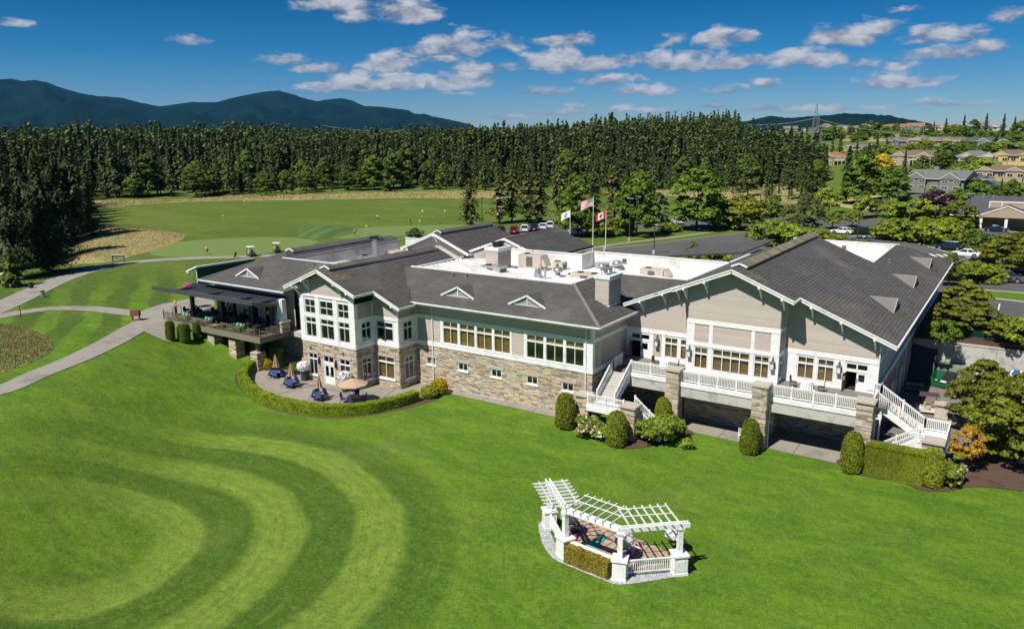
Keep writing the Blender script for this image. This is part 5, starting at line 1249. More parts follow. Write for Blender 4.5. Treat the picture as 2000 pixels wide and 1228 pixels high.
# control joints in the slabs
jm = MB(); 
for a, b in (((-70, 53.2), (-63, 56.4)), ((-63.5, 49.6), (-62, 56.4)), ((-57.5, 49.4), (-57.1, 56.3)), ((-68, 55), (-50.5, 55.2)), ((-52, 53), (-54, 59))): jm.beam((*a, .046), (*b, .046), .05, .006)
jm.build('patio_joints', plain('slab_joint', (.09, .08, .065), .9), kind='structure')
walk = drape('walkway', [(-49.9, 62.1), (-49.9, 61.0), (-47, 60.9), (-34.5, 60.75), (-32.2, 60.8), (-32.2, 62.1)], PATHM, .025)
drape('lower_pavement', [(-29.5, 69.3), (-29.5, 64.6), (-24, 64.3), (-22.8, 64.05), (-10.2, 63.75), (-8.9, 64), (-8.9, 69.3), (-16.7, 69.3), (-16.7, 67.4), (-25, 67.4), (-25, 69.3)], PATHM, .025)
jm = MB()
for x in (-44, -38): jm.beam((x, 60.85, .05), (x, 62.1, .05), .04, .006)
for x in (-20.5, -14): jm.beam((x, 63.9, .05), (x, 67.4, .05), .04, .006)
jm.build('walkway_joints', plain('slab_joint', (.09, .08, .065), .9), kind='structure')
drape('service_yard', [(-8.9, 69.3), (-8.9, YW-.02), (24, YW-.02), (24, 60), (9, 68), (7, 78), (0, 80), (-1, 74), (-3, 70), (-8.9, 67)], plain('yard_concrete', (.17, .155, .13), .9, .2, .3, dark=(.11, .10, .085), dscale=.25), .025)
drape('mulch_bed', curved([(-32.6, 61.2), (-32.4, 59.2), (-29.5, 57.7), (-26.8, 57.2), (-25, 58.4), (-23.6, 61.4), (-22.6, 63.8), (-24.6, 64.6), (-28.4, 63.6), (-31, 62.2)]), MULCH, .045)
drape('mulch_bed', curved([(-10.6, 64.4), (-9.4, 62.7), (-7.6, 62.3), (-5.6, 62.6), (-4.2, 61.9), (-2.6, 62.6), (-.9, 64.6), (2.3, 65.8), (8, 66), (9, 70), (6, 77), (1, 79), (-1.5, 73), (-3, 68.5), (-8, 67)]), MULCH, .045)
drape('mulch_strip', curved([(-71.8, 55), (-71.9, 52.9), (-68.6, 49.95), (-61.4, 47.75), (-55.9, 48.05), (-52.6, 49.4), (-50, 52.5), (-48.0, 58.2), (-49.3, 60.9), (-50.3, 58), (-50.6, 55), (-53.5, 50.8), (-58, 49.2), (-62, 49), (-67, 51), (-70, 53.5)]), MULCH, .012)
# cart paths
drape('cart_path', ribbon([G(-60, 800, 3.2), *[T(*p) for p in ((0, 763), (75, 731), (150, 700), (215, 668), (268, 638), (312, 618))], G(360, 596, 4.6)], (2.5, 3.4)), PATHM, .05, 2)
drape('cart_path', ribbon([T(*p) for p in ((-90, 640), (-40, 627), (20, 614), (80, 605), (140, 602), (200, 605), (262, 612), (305, 610))], 2.6), PATHM, .045, 2)
drape('terrace_forecourt', curved(plan([(262, 618), (276, 632), (283, 648), (334, 668), (342, 630), (380, 612), (420, 596), (400, 580), (350, 588), (300, 599)]), 3), PATHM, .055, 2)
drape('cart_path', ribbon([T(*p) for p in ((-60, 625), (-10, 604), (22, 590), (60, 572), (95, 556), (130, 542), (180, 527), (235, 516), (300, 509), (370, 505), (440, 503), (520, 500), (600, 497))], (4.5, 2.8)), PATHM, .05, 2)
m = MB()
for k in range(30):
    p = T(290-k*9, 623+k*4.6) if k < 14 else T(230-(k-14)*15, 605); 
# putting green, tee, dry grass
GREEN = material('putting_green', lambda t, p, out: (lambda pos: (t.put(p.inputs['Base Color'], t.mix(t.smooth(t.math('SINE', t.math('ADD', t.math('MULTIPLY', t.sep(pos)[0], .5), t.math('MULTIPLY', t.sep(pos)[1], -1.9))), -.5, .5), (.125, .185, .040), (.115, .170, .036))), setattr(p.inputs['Roughness'], 'default_value', .9), bump(t, p, t.noise(pos, 8), .3, .02)))(t.new('ShaderNodeNewGeometry').outputs['Position']))
def px3(pts): return [(150+x/2.667, 360+y/2.667) for x, y in pts]
drape('putting_green', curved(plan(px3([(378, 352), (400, 325), (500, 303), (700, 287), (950, 276), (1150, 281), (1260, 300), (1180, 330), (1000, 360), (820, 378), (600, 382), (420, 376)]))), GREEN, .04, 3)
drape('practice_green', curved(plan(px3([(1250, 270), (1400, 240), (1560, 222), (1780, 215), (1990, 212), (2090, 222), (2000, 250), (1700, 270), (1400, 285)]))), GREEN, .04, 3)
FOLD = material('striped_knoll', lambda t, p, out: (lambda pos: t.put(p.inputs['Base Color'], t.mix(t.smooth(t.math('SINE', t.math('ADD', t.math('MULTIPLY', t.sep(pos)[0], 1.25), t.math('MULTIPLY', t.sep(pos)[1], .55))), -.4, .4), (.062, .120, .015), (.095, .155, .022))))(t.new('ShaderNodeNewGeometry').outputs['Position']))
def hump(pts, h, mat, name, grid=2):
    pl = curved(plan(pts)); c = np.mean(pl, 0); R_ = max(np.hypot(*(np.array(q)-c)) for q in pl)
    A = np.array(pl)
    def hf(x, y):
        P_ = np.stack([x, y], 1); d = np.full(len(x), 1e9)
        for i in range(len(A)):
            a, b = A[i], A[(i+1) % len(A)]; ab = b-a; t = np.clip(((P_-a)@ab)/(ab@ab+1e-9), 0, 1); d = np.minimum(d, np.hypot(*(P_-a-t[:, None]*ab).T))
        return hz(x, y)+h*(1-np.exp(-d/4.5))
    return drape(name, pl, mat, .03, grid, hfun=hf), pl, hf
hump(px3([(1150, 250), (1200, 228), (1300, 218), (1400, 226), (1470, 240), (1420, 262), (1300, 285), (1180, 280)]), 1.3, FOLD, 'grass_knoll')
DRY = plain('dry_grass', (.33, .28, .12), .95, .12, .5, isl=.08, dark=(.23, .235, .075), dscale=.1, bmp=.1)
DRYG = plain('dry_green_grass', (.23, .23, .075), .95, .15, .6, isl=.1, dark=(.25, .19, .08), dscale=.2)
def inpoly(x, y, A):
    c = np.zeros(len(x), bool); n = len(A); j = n-1
    for i in range(n):
        k = ((A[i][1] > y) != (A[j][1] > y)) & (x < (A[j][0]-A[i][0])*(y-A[i][1])/(A[j][1]-A[i][1]+1e-12)+A[i][0]); c ^= k; j = i
    return c
nr = np.random.RandomState(11)
def scatter(A, n):
    A = np.array(A); lo, hi = A.min(0), A.max(0); out = np.zeros((0, 2))
    while len(out) < n:
        q = lo+nr.rand(n*2, 2)*(hi-lo); out = np.concatenate([out, q[inpoly(q[:, 0], q[:, 1], A)]])
    return out[:n]
def cards(P, N, size, spread=1.0, aspect=1.0):
    """quad leaves/sprays at P facing roughly N"""
    P = np.asarray(P, float); n = len(P); N = np.asarray(N, float)+nr.randn(n, 3)*spread*.6; N /= np.linalg.norm(N, axis=1, keepdims=True)+1e-9
    a = np.cross(N, nr.randn(n, 3)); a /= np.linalg.norm(a, axis=1, keepdims=True)+1e-9; b = np.cross(N, a)
    s = (np.asarray(size)*(.6+.8*nr.rand(n)))[:, None]/2; a = a*s*aspect; b = b*s
    bend = N*s*.35
    V = np.stack([P-a-b*.6-bend, P+a*.7-b-bend*.2, P+a+b*.7-bend, P-a*.6+b+bend*.3], 1).reshape(-1, 3)
    F = np.arange(4*n).reshape(n, 4); return V, F
def tufts(name, A, hf, n, h, mat, w=.5, lab='tufts'):
    q = scatter(A, n); z = hf(q[:, 0], q[:, 1]); an = nr.rand(n)*math.pi; dx, dy = np.cos(an)*w/2, np.sin(an)*w/2; hh = h*(.5+.9*nr.rand(n)); lx, ly = nr.randn(n)*h*.35, nr.randn(n)*h*.35
    V = np.stack([np.stack([q[:, 0]-dx*.4, q[:, 1]-dy*.4, z-.05], 1), np.stack([q[:, 0]+dx*.4, q[:, 1]+dy*.4, z-.05], 1), np.stack([q[:, 0]+dx+lx, q[:, 1]+dy+ly, z+hh], 1), np.stack([q[:, 0]-dx+lx, q[:, 1]-dy+ly, z+hh*.8], 1)], 1).reshape(-1, 3)
    return bulk(name, V, np.arange(4*n).reshape(n, 4), mat, 'stuff')
_, pl, hf = hump(px3([(40, 265), (150, 240), (300, 237), (450, 250), (556, 262), (545, 290), (430, 335), (300, 370), (200, 400), (60, 412), (-60, 400)]), 1.6, DRY, 'tall_grass_bank'); tufts('tall_dry_grass', pl, hf, 26000, .2, DRY, .06)
_, pl, hf = hump([(-60, 636), (0, 634), (40, 640), (85, 655), (104, 672), (95, 690), (60, 708), (0, 730), (-60, 760)], .8, DRYG, 'tall_grass_bank', 1.5); tufts('tall_dry_grass', pl, hf, 26000, .18, DRYG, .05)
pl = curved(plan([(120, 396), (200, 392), (330, 391), (450, 384), (600, 380), (760, 376), (900, 374), (1010, 376), (1010, 386), (900, 388), (800, 387), (650, 390), (520, 392), (420, 393), (300, 398), (200, 405), (140, 405)]), 3)
drape('rough_grass_band', pl, DRY, .06, 5); tufts('tall_dry_grass', pl, hz, 20000, .4, DRY, .2)
pl = curved(plan([(1060, 382), (1160, 378), (1260, 380), (1420, 392), (1560, 398), (1590, 388), (1560, 372), (1480, 362), (1380, 372), (1200, 372)]), 3)
drape('rough_grass_band', pl, DRY, .06, 5); tufts('tall_dry_grass', pl, hz, 9000, .5, DRY, .22)
pl = curved(plan([(1600, 398), (1680, 380), (1740, 372), (1775, 378), (1740, 400), (1690, 412)]), 3); drape('rough_grass_band', pl, DRY, .08, 5)
for P_ in ([(1640, 262), (1700, 258), (1790, 262), (1800, 274), (1700, 278), (1630, 274)], [(1840, 258), (1900, 259), (1900, 268), (1845, 268)], [(1960, 262), (2010, 262), (2010, 276), (1970, 272)]): drape('dry_meadow', curved(plan(P_), 3), DRYG, .2, 12)
# asphalt: roads and car parks
def asph(name, pts, z=4.6, lift=.045, m=ASPH): return drape(name, plan(pts, z) if z else plan(pts), m, lift, 4)
asph('entrance_road', [(1100, 500), (1200, 485), (1280, 477), (1372, 465), (1440, 457), (1475, 450), (1530, 446), (1540, 470), (1500, 500), (1420, 520), (1280, 540), (1150, 530)])
asph('car_park', [(860, 470), (940, 452), (1000, 443), (1100, 435), (1200, 430), (1330, 428), (1450, 431), (1440, 441), (1340, 446), (1230, 447), (1140, 455), (1130, 470), (1050, 490), (900, 490)], lift=.05)
asph('road', [(1440, 440), (1470, 429), (1520, 426), (1600, 427), (1700, 424), (1760, 412), (1830, 414), (1850, 424), (1800, 436), (1720, 442), (1620, 446), (1520, 440)], lift=.055)
asph('car_park', [(1545, 486), (1600, 474), (1660, 462), (1740, 464), (1800, 478), (1860, 497), (2080, 540), (2080, 640), (1990, 600), (1905, 590), (1850, 640), (1800, 700), (1770, 640), (1700, 560)], lift=.06)
asph('car_park', [(1840, 474), (1880, 458), (1930, 450), (2080, 462), (2080, 500), (1990, 482), (1930, 480)], lift=.06)
asph('lane', [(1890, 592), (1930, 583), (2080, 600), (2080, 680), (1990, 640), (1930, 622)], lift=.065)
asph('hill_road', [(1690, 398), (1740, 384), (1790, 370), (1860, 373), (1900, 380), (1890, 392), (1830, 397), (1760, 402), (1720, 410)], z=None, lift=.12)
drape('verge', plan([(1870, 575), (1905, 566), (2080, 580), (2080, 598), (1930, 583), (1890, 592)], 4.6), lawn, .09, 4)
drape('footpath', ribbon([G(*p, 4.6) for p in ((1090, 498), (1200, 478), (1300, 466), (1400, 452), (1470, 441), (1530, 436))], 1.6), PATHM, .06, 3)
def kerb(pts, z=4.6, h=.13):
    L = smoothline([G(*p, z) for p in pts], 5); m = MB()
    for a, b in zip(L, L[1:]): m.beam((a.x, a.y, float(hz(a.x, a.y))+.06), (b.x, b.y, float(hz(b.x, b.y))+.06), .2, h*1.6)
    m.build('kerb', CONC2, kind='structure')
kerb([(1100, 499), (1200, 485), (1280, 477), (1372, 465), (1440, 457), (1475, 450)]); kerb([(1660, 462), (1740, 464), (1800, 478), (1860, 497), (1930, 512)]); kerb([(1905, 566), (2080, 580)]); kerb([(1880, 458), (1930, 451), (2080, 463)]); kerb([(1930, 583), (2080, 599)]); kerb([(1545, 486), (1600, 474), (1660, 462)])
m = MB()
def strip(pts, z=4.6, lift=.075): m.face([(*G(*p, z).xy, float(hz(*G(*p, z).xy))+lift) for p in pts])
for k in range(4):   # zebra crossing
    x = 1813+k*13.5; strip([(x, 496.3+k*.5), (x+6, 496.3+k*.5), (x+19, 502+k*.5), (x+12, 502+k*.5)])
strip([(1951, 594), (1954, 594), (1950, 612), (1947, 612)])
m.build('road_markings', ROADW, kind='structure')
m = MB()
for k in range(4):
    a = [T(1838+k*10, 383+k*.6), T(1845+k*10, 383+k*.6), T(1853+k*10, 387+k*.6), T(1846+k*10, 387+k*.6)]; m.face([(p.x, p.y, p.z+.3) for p in a])
m.build('road_markings', ROADW, kind='structure')
# retaining wall and mesh fence behind the yard
rw = thing('retaining_wall', 'grey stained concrete retaining wall behind the service yard', 'wall', (0, YW, 0))
for k in range(9):
    x0 = -8.8+k*4; m = MB(); m.box(x0, x0+3.97, YW-.3, YW+.05, -.1, 3.95); m.build('wall_panel', CONC2, rw)
m = MB(); m.box(-8.8, 27.2, YW-.36, YW+.08, 3.95, 4.1); m.build('wall_coping', CONC2, rw)
mf = thing('mesh_fence', 'dark green wire mesh fence standing on the retaining wall', 'fence', (0, YW+.4, 4.1))
for k in range(17): m = MB(); m.box(-8.6+k*2.1, -8.55+k*2.1, YW+.2, YW+.25, 3.9, 5.7); m.build('fence_post', plain('green_post', (.02, .09, .06), .6), mf)
m = MB()
for k in range(16): m.box(-8.6, 25, YW+.22, YW+.226, 4.2+k*.09, 4.212+k*.09)
for k in range(330): m.box(-8.6+k*.1, -8.59+k*.1, YW+.228, YW+.232, 4.15, 5.65)
o = m.build('wire_mesh', plain('green_wire', (.02, .11, .07), .6), mf); o['kind'] = 'stuff'
m = MB(); m.box(-8.8, 27.2, YW-.04, YW+.3, 4.08, 4.68); m.build('bank_edge', MULCH, kind='structure')
drape('bank', [(-8.6, YW+.02), (27, YW+.02), (27, YW+8), (-8.6, YW+7)], MULCH, .12, 1.2)
# ---------------------------------------------------------------- vegetation
def meshof(name, V, F, mats, mi=None, smooth=False):
    me = bpy.data.meshes.new(name); V = np.asarray(V, np.float32); F = np.asarray(F, np.int32)
    me.vertices.add(len(V)); me.vertices.foreach_set('co', V.ravel()); k = F.shape[1]
    me.loops.add(F.size); me.loops.foreach_set('vertex_index', F.ravel()); me.polygons.add(len(F))
    me.polygons.foreach_set('loop_start', np.arange(0, F.size, k, dtype=np.int32)); me.polygons.foreach_set('loop_total', np.full(len(F), k, np.int32))
    for m in (mats if isinstance(mats, (list, tuple)) else [mats]): me.materials.append(m)
    if mi is not None: me.polygons.foreach_set('material_index', np.asarray(mi, np.int32))
    me.update(calc_edges=True); return me
def conifer_cards(hgt, rad, nb, per, size, bare=.12, droop=.35, ragged=.3, power=.85):
    """sprays along drooping boughs; unit: metres"""
    t = np.sort(nr.rand(nb)**.85); z0 = hgt*(bare+(1-bare)*t)
    prof = rad*((1-t)**power)*(1-ragged+2*ragged*nr.rand(nb))*(.75+.25*np.sin(t*23+nr.rand()*6)) + .15
    low = np.clip(t/.12, 0.45, 1); prof *= low
    ph = nr.rand(nb)*2*math.pi+np.arange(nb)*2.4
    P, N, Sz = [], [], []
    for k in range(per):
        s = (k+.75)/per; r = prof*s; z = z0-droop*r*s+.25*r*(1-s)
        j = (1-s*.3)
        P.append(np.stack([r*np.cos(ph)+nr.randn(nb)*.13*size, r*np.sin(ph)+nr.randn(nb)*.13*size, z+nr.randn(nb)*.1*size], 1))
        N.append(np.stack([np.cos(ph)*.55, np.sin(ph)*.55, np.full(nb, .85)], 1)); Sz.append(np.full(nb, size)*j*(.55+.45*np.clip(prof/rad*1.6, 0, 1)))
    return cards(np.concatenate(P), np.concatenate(N), np.concatenate(Sz), .55, 1.15)
def trunk_mesh(h, r, n=7, limbs=0, spread=2., bend=.1):
    m = MB(); m.tube([(0, 0, -.4), (bend*.3, 0, h*.4), (bend, bend*.5, h)], [r, r*.7, r*.15], n)
    for i in range(limbs):
        a = i*2.4+.5; z = h*(.32+.5*i/limbs); L = spread*(1-.5*i/limbs); m.tube([(0, 0, z), (math.cos(a)*L*.5, math.sin(a)*L*.5, z+L*.35), (math.cos(a)*L, math.sin(a)*L, z+L*.8)], [r*.42, r*.25, r*.06], 5)
    return m
class Proto:
    def __init__(s, crown, trunk, name): s.c = crown; s.t = trunk; s.n = name
def make_conifer(h, r, nb, per, size, mat, **k):
    V, F = conifer_cards(h, r, nb, per, size, **k)
    me = meshof('crown', V, F, mat); t = trunk_mesh(h*.97, h*.013+.08).mesh('trunk', BARK); return Proto(me, t, h)
def place(proto, name, loc, sc, rz, label, cat='tree', group=None, parts=True, szz=None):
    s3 = sc if hasattr(sc, '__len__') else (sc, sc, sc)
    r = bpy.data.objects.new(name, None); COL.objects.link(r); r.location = loc; r.rotation_euler.z = rz; r.scale = s3; r['label'] = label; r['category'] = cat
    if group: r['group'] = group
    for nm, me in (('crown', proto.c), ('trunk', proto.t)):
        if me is None: continue
        o = bpy.data.objects.new(nm, me); COL.objects.link(o); o.parent = r
    return r
FIRS = [make_conifer(22, 3.9, 420, 5, .85, FIR, bare=.10, ragged=.42, power=.95), make_conifer(22, 3.2, 420, 5, .75, FIR2, bare=.08, ragged=.35, power=.85), make_conifer(22, 4.5, 400, 5, .9, FIR, bare=.16, ragged=.5, power=.75),
        make_conifer(22, 2.9, 340, 5, .75, FIR2, bare=.24, ragged=.4, power=.85), make_conifer(22, 3.6, 440, 5, .8, FIR, bare=.05, ragged=.4, droop=.5, power=1.0)]
# broadleaf trees
def blob_cards(clumps, per, size, spread=.75, squash=.75, up=.35):
    P, N = [], []
    for c, r in clumps:
        v = nr.randn(per, 3); v /= np.linalg.norm(v, axis=1, keepdims=True); v[:, 2] = np.abs(v[:, 2])*.9-.15*(nr.rand(per) < .3)
        P.append(np.array(c)+v*r*(.78+.3*nr.rand(per, 1))*np.array([1, 1, squash])); n = v.copy(); n[:, 2] += up; N.append(n)
    return cards(np.concatenate(P), np.concatenate(N), size, spread)
def crown_clumps(h0, h1, R_, n, cr, flat=False, shape=1.0):
    out = []
    for i in range(n):
        t = nr.rand(); z = h0+(h1-h0)*t; rr = R_*math.sqrt(max(.02, 1-(2*(t-.42))**2 if t > .42 else 1-(1.5*(.42-t))**2))**shape
        a = nr.rand()*6.283; q = math.sqrt(nr.rand()*.75+.25); out.append(((rr*q*math.cos(a), rr*q*math.sin(a), z), cr*(.7+.6*nr.rand())))
    return out
def make_broad(h0, h1, R_, n, cr, per, size, mat, limbs=6, flat=False, tr=.018, squash=.7):
    V, F = blob_cards(crown_clumps(h0, h1, R_, n, cr, flat), per, size, squash=squash)
    return Proto(meshof('crown', V, F, mat), trunk_mesh(h1*.8, h1*tr+.05, 7, limbs, R_*.8).mesh('trunk', BARK), h1)
B_MAPLE = make_broad(2.0, 11.5, 4.4, 85, 1.25, 60, .52, MAPLE)
B_MAPLE2 = make_broad(2.0, 11.5, 3.8, 75, 1.2, 60, .5, ALDER)
LEAFYS = [B_MAPLE, B_MAPLE2, B_MAPLE2]
# front of the wood: single trees
edge = [(120, 392), (170, 392), (240, 388), (300, 384), (360, 382), (430, 380), (500, 378), (580, 376), (640, 373), (740, 371), (840, 368), (920, 370), (1000, 372), (1100, 372), (1200, 372), (1300, 372), (1400, 376), (1470, 378), (1520, 380), (1570, 384)]
def edgey(px): return float(np.interp(px, [e[0] for e in edge], [e[1] for e in edge]))
WOODG = 'firs along the edge of the wood'
wood_lab = 'dark green fir standing among the others along the edge of the wood behind the grass'
def patchy(x, y): return float(np.clip(.62+.85*(fbm(np.array([x*.022+40]), np.array([y*.022+11]), 3)[0]-.1), .5, 1.2))
spots = []; nW = 0; px = 100
rows = 5
for row in range(rows):
    px = 95+row*4
    while px < 1600 and nW < 285:
        y = edgey(px)+rnd.uniform(-2.5, 1.5); p = T(px, y); d = Vector((p.x, p.y, 0)).normalized()
        q = p+d*(row*8.5+rnd.uniform(-3, 3)); q.z = float(hz(q.x, q.y))
        if rnd.random() > .07:
            f = FIRS[rnd.randrange(5)]; hh = rnd.choice((rnd.uniform(.55, .85), rnd.uniform(.8, 1.05), rnd.uniform(.9, 1.2)))*(.78+.05*row)*patchy(q.x, q.y)
            if px > 1180: hh *= .93
            hh = max(hh, .4)
            if px > 1440: hh *= 1-(px-1440)/160*.35
            if row < 2 and rnd.random() < .16:
                pr2 = LEAFYS[rnd.randrange(3)]; s2 = rnd.uniform(.8, 1.35); place(pr2, 'leafy_tree', q, (s2, s2, s2*rnd.uniform(.9, 1.2)), rnd.random()*6, 'rounded lighter green tree among the dark firs along the edge of the wood', group='leafy trees among the firs'); px += 18; continue
            if row == 0 and rnd.random() < .25: hh *= .62
            w_ = hh*rnd.uniform(.9, 1.25); place(f, 'fir_tree', q, (w_, w_, hh), rnd.random()*6, wood_lab, group=WOODG); nW += 1
        px += rnd.uniform(17, 31)
# wood beyond: one mass, low detail sprays on every tree
def mass(name, pts, kinds, parent=None, nb=60, sz=1.9):
    Vs, Fs, M_ = [], [], []; base = 0
    lib = []
    for k in range(6):
        V, F = conifer_cards(20, 3.4+.4*(k % 3), nb, 2 if nb < 100 else 4, sz, bare=.08, ragged=.4, power=.95); V2, F2 = cards(np.array([[0, 0, 19.3], [0, 0, 17.5], [0, 0, 15.5]]), np.array([[1, .3, 0], [0, 1, 0.], [1, 1, 0]]), np.array([1.0, 1.7, 2.4]), .1)
        lib.append(np.concatenate([V, V2]))
    rng = nr
    for i, (x, y, s, sx) in enumerate(pts):
        L = lib[i % 6]; a = rng.rand()*6.28; c, s_ = math.cos(a), math.sin(a)
        v = np.stack([(L[:, 0]*c-L[:, 1]*s_)*sx, (L[:, 0]*s_+L[:, 1]*c)*sx, L[:, 2]*s], 1); z = 0; Vs.append((v, x, y))
    xy = np.array([(a[1], a[2]) for a in Vs]); zz = hz(xy[:, 0], xy[:, 1])
    V = np.concatenate([v+np.array([x, y, z]) for (v, x, y), z in zip(Vs, zz)]).astype(np.float32)
    F = np.arange(len(V)).reshape(-1, 4); sizes = [len(a[0])//4 for a in Vs]
    return bulk(name, V, F, kinds, 'stuff', mi=np.repeat(nr.randint(0, len(kinds), len(sizes)), sizes))
pts = []
for px in np.arange(-120, 2150, 5.2):
    y = edgey(min(max(px, 100), 1570)); 
    if px < 1590:
        p = T(px, y); d0 = math.hypot(p.x, p.y)+rows*8.5; u_ = np.array([p.x, p.y])/math.hypot(p.x, p.y)
    else:
        u_ = ray(px, 300)[:2]; u_ = u_/np.linalg.norm(u_); d0 = 560
    d = d0+rnd.uniform(0, 8)
    while d < 1500:
        w = d*5.2/1514
        x_, y_ = u_*d+nr.randn(2)*2.2
        if px < 1430 or (px < 1640 and d < 400+(1640-px)*.35): pts.append((x_, y_, rnd.choice((rnd.uniform(.45, .8), rnd.uniform(.7, 1.05), rnd.uniform(.85, 1.15)))*(1 if d < 700 else .85)*(1 if px < 1440 else 1-(px-1440)/200*.4)*patchy(x_, y_), rnd.uniform(.7, 1.15)))
        d += 6.0+(d-d0)*.045
# left, behind the big spruces
pts2 = []
for px in np.arange(-150, 130, 7):
    for d in np.arange(190, 300, 9):
        u_ = ray(px, 300)[:2]; u_ = u_/np.linalg.norm(u_); pts2.append((*(u_*d+nr.randn(2)*2), rnd.uniform(.8, 1.1), rnd.uniform(.8, 1.1)))
mass('left_wood', pts2, [FIR, FIR2, FIR], nb=240, sz=.8); mass('distant_wood', pts, [FIR, FIR2, material('light_fir_needles', b_leaf((.070, .105, .026), .4, .12))])
B_SMALL = make_broad(1.6, 5.0, 2.1, 34, .7, 60, .3, LIME)
B_SMALL2 = make_broad(1.8, 6.5, 2.4, 42, .75, 60, .32, ALDER)
B_OLIVE = make_broad(1.2, 6.0, 3.0, 60, .85, 70, .32, OLIVE, squash=.4)
B_BUSH = make_broad(.2, 2.6, 2.3, 40, .7, 60, .28, LIME, limbs=3, squash=.55)
B_BUSH2 = make_broad(.2, 2.6, 2.2, 36, .7, 60, .27, OLIVE, limbs=3, squash=.5)
B_BUSH3 = make_broad(.2, 2.6, 2.2, 36, .7, 60, .27, MAPLE, limbs=3)
B_PURP = make_broad(1.5, 8.0, 4.2, 60, 1.1, 60, .42, PURPLE)
B_YEL = make_broad(1.5, 10, 4.2, 60, 1.2, 60, .5, YELLOWL)
B_RED = make_broad(1.0, 5, 2.8, 40, .9, 50, .4, REDL)
B_ORA = make_broad(1.2, 3.9, 1.5, 44, .45, 75, .16, ORANGEL)
B_JMAP = make_broad(1.3, 6.2, 3.5, 120, .75, 130, .19, OLIVE, squash=.38, limbs=9)
B_JMAP2 = make_broad(1.0, 5.6, 3.4, 110, .75, 120, .19, material('green_bronze_leaves', b_leaf((.18, .235, .02), .35, .3)), squash=.4, limbs=9)
B_BIRCH = make_broad(1.5, 9, 3.4, 90, .8, 60, .26, material('grey_green_leaves', b_leaf((.085, .11, .045), .3, .3)), squash=.8)
BIGF = [make_conifer(24, 6.0, 1500, 9, .52, material('shaded_fir_needles', b_leaf((.034, .062, .018), .45, .12)), bare=.02, ragged=.36, droop=.30, power=.75), make_conifer(24, 5.4, 1500, 9, .5, FIR2, bare=.04, ragged=.38, droop=.32, power=.72)]
SMALLF = make_conifer(22, 5.0, 520, 5, 1.15, material('green_cedar_needles', b_leaf((.085, .125, .028), .4, .15)), bare=.04, ragged=.3, power=.8)
PINE = make_conifer(16, 4.6, 330, 5, .85, material('shore_pine_needles', b_leaf((.085, .105, .028), .4, .12)), bare=.1, ragged=.45, droop=.15, power=.5)
def tree_at(proto, px, py, hpx, name, label, z=None, w=1.0, cat='tree', group=None, rz=None):
    p = T(px, py) if z is None else G(px, py, z); h = hpx/PXM(p); s = h/proto.n
    return place(proto, name, p, (s*w, s*w, s), rnd.random()*6 if rz is None else rz, label, cat, group)
# big dark spruces at the left edge
tree_at(BIGF[0], 96, 533, 232, 'spruce_tree', 'tall black-green spruce, rightmost of the dark clump at the left edge', w=.95)
tree_at(BIGF[1], 28, 545, 240, 'spruce_tree', 'tall dark spruce behind the golf cart at the left edge', w=1.0)
tree_at(BIGF[0], 60, 512, 218, 'spruce_tree', 'dark spruce between the two front ones of the left clump', w=1.05)
tree_at(BIGF[1], -30, 530, 245, 'spruce_tree', 'dark spruce cut by the left edge of the view', w=1.1)
tree_at(BIGF[0], 120, 505, 180, 'spruce_tree', 'shorter dark spruce at the right rear of the left clump', w=1.1)
tree_at(SMALLF, 26, 560, 75, 'young_conifer', 'small light green conifer in front of the dark left clump', w=1.6)
# trees beyond the roofs
pn = 'shore_pine'
for px, py, hp, w, lab in ((918, 448, 98, .95, 'lone ragged pine beside the dark lamp post behind the middle roof'), (975, 437, 90, 1.1, 'leftmost pine of the row behind the parked cars'), (1000, 434, 100, 1.0, 'second pine of the row behind the parked cars'), (1030, 436, 97, 1.15, 'wide pine behind the white cars'), (1052, 440, 102, 1.1, 'rightmost pine of the row behind the parked cars'), (1090, 415, 90, 1.0, 'pine rising behind the left flagpole'), (1200, 430, 105, 1.0, 'tall pine between the two large maples'), (1262, 425, 88, 1.0, 'pine behind the street lamp and left of the big maple'), (1160, 420, 80, 1.1, 'pine behind the flags')):
    tree_at(PINE, px, py, hp, pn, lab, w=w)
tree_at(B_MAPLE, 1128, 462, 100, 'maple_tree', 'round dark green maple directly behind the flags', w=1.0)
tree_at(B_MAPLE, 1243, 462, 118, 'maple_tree', 'tall dark maple right of the flags, beside a street lamp', w=.85)
tree_at(B_MAPLE, 1360, 449, 112, 'maple_tree', 'broad dark maple standing alone on the verge by the entrance road', w=1.15)
tree_at(make_broad(.5, 9, 2.6, 50, .9, 50, .4, material('blue_spruce', b_leaf((.055, .085, .07), .3, .1))), 1287, 442, 62, 'blue_spruce', 'blue-grey spruce between the two big maples')
tree_at(B_OLIVE, 1445, 448, 64, 'young_tree', 'light green young tree beside the second lamp of the entrance road', w=1.3); tree_at(B_MAPLE2, 1465, 432, 46, 'young_tree', 'small darker tree behind the light green one by the road', w=1.1)
tree_at(B_SMALL2, 1505, 440, 55, 'young_tree', 'green tree left of the grey birch behind the big gable', w=1.4); tree_at(B_BIRCH, 1568, 458, 76, 'birch_tree', 'grey-green birch rising behind the ridge of the big gable', w=1.25)
for px, py, hp, w, lab in ((1625, 447, 34, 1.3, 'small round tree nearest the black pickup'), (1618, 420, 52, 1.1, 'airy tree above the small round one left of the pickup'), (1664, 443, 32, 1.2, 'slim tree behind the black pickup'), (1684, 428, 45, 1.0, 'dark slim tree by the twin poles'), (1712, 425, 33, 1.2, 'low round tree on the island right of the twin poles'), (1742, 448, 58, 1.1, 'pale tree left of the yellow-green one'), (1776, 452, 62, 1.4, 'yellow-green tree in front of the purple plum')):
    tree_at(B_SMALL if px != 1712 else B_SMALL2, px, py, hp, 'car_park_tree', lab, w=w)
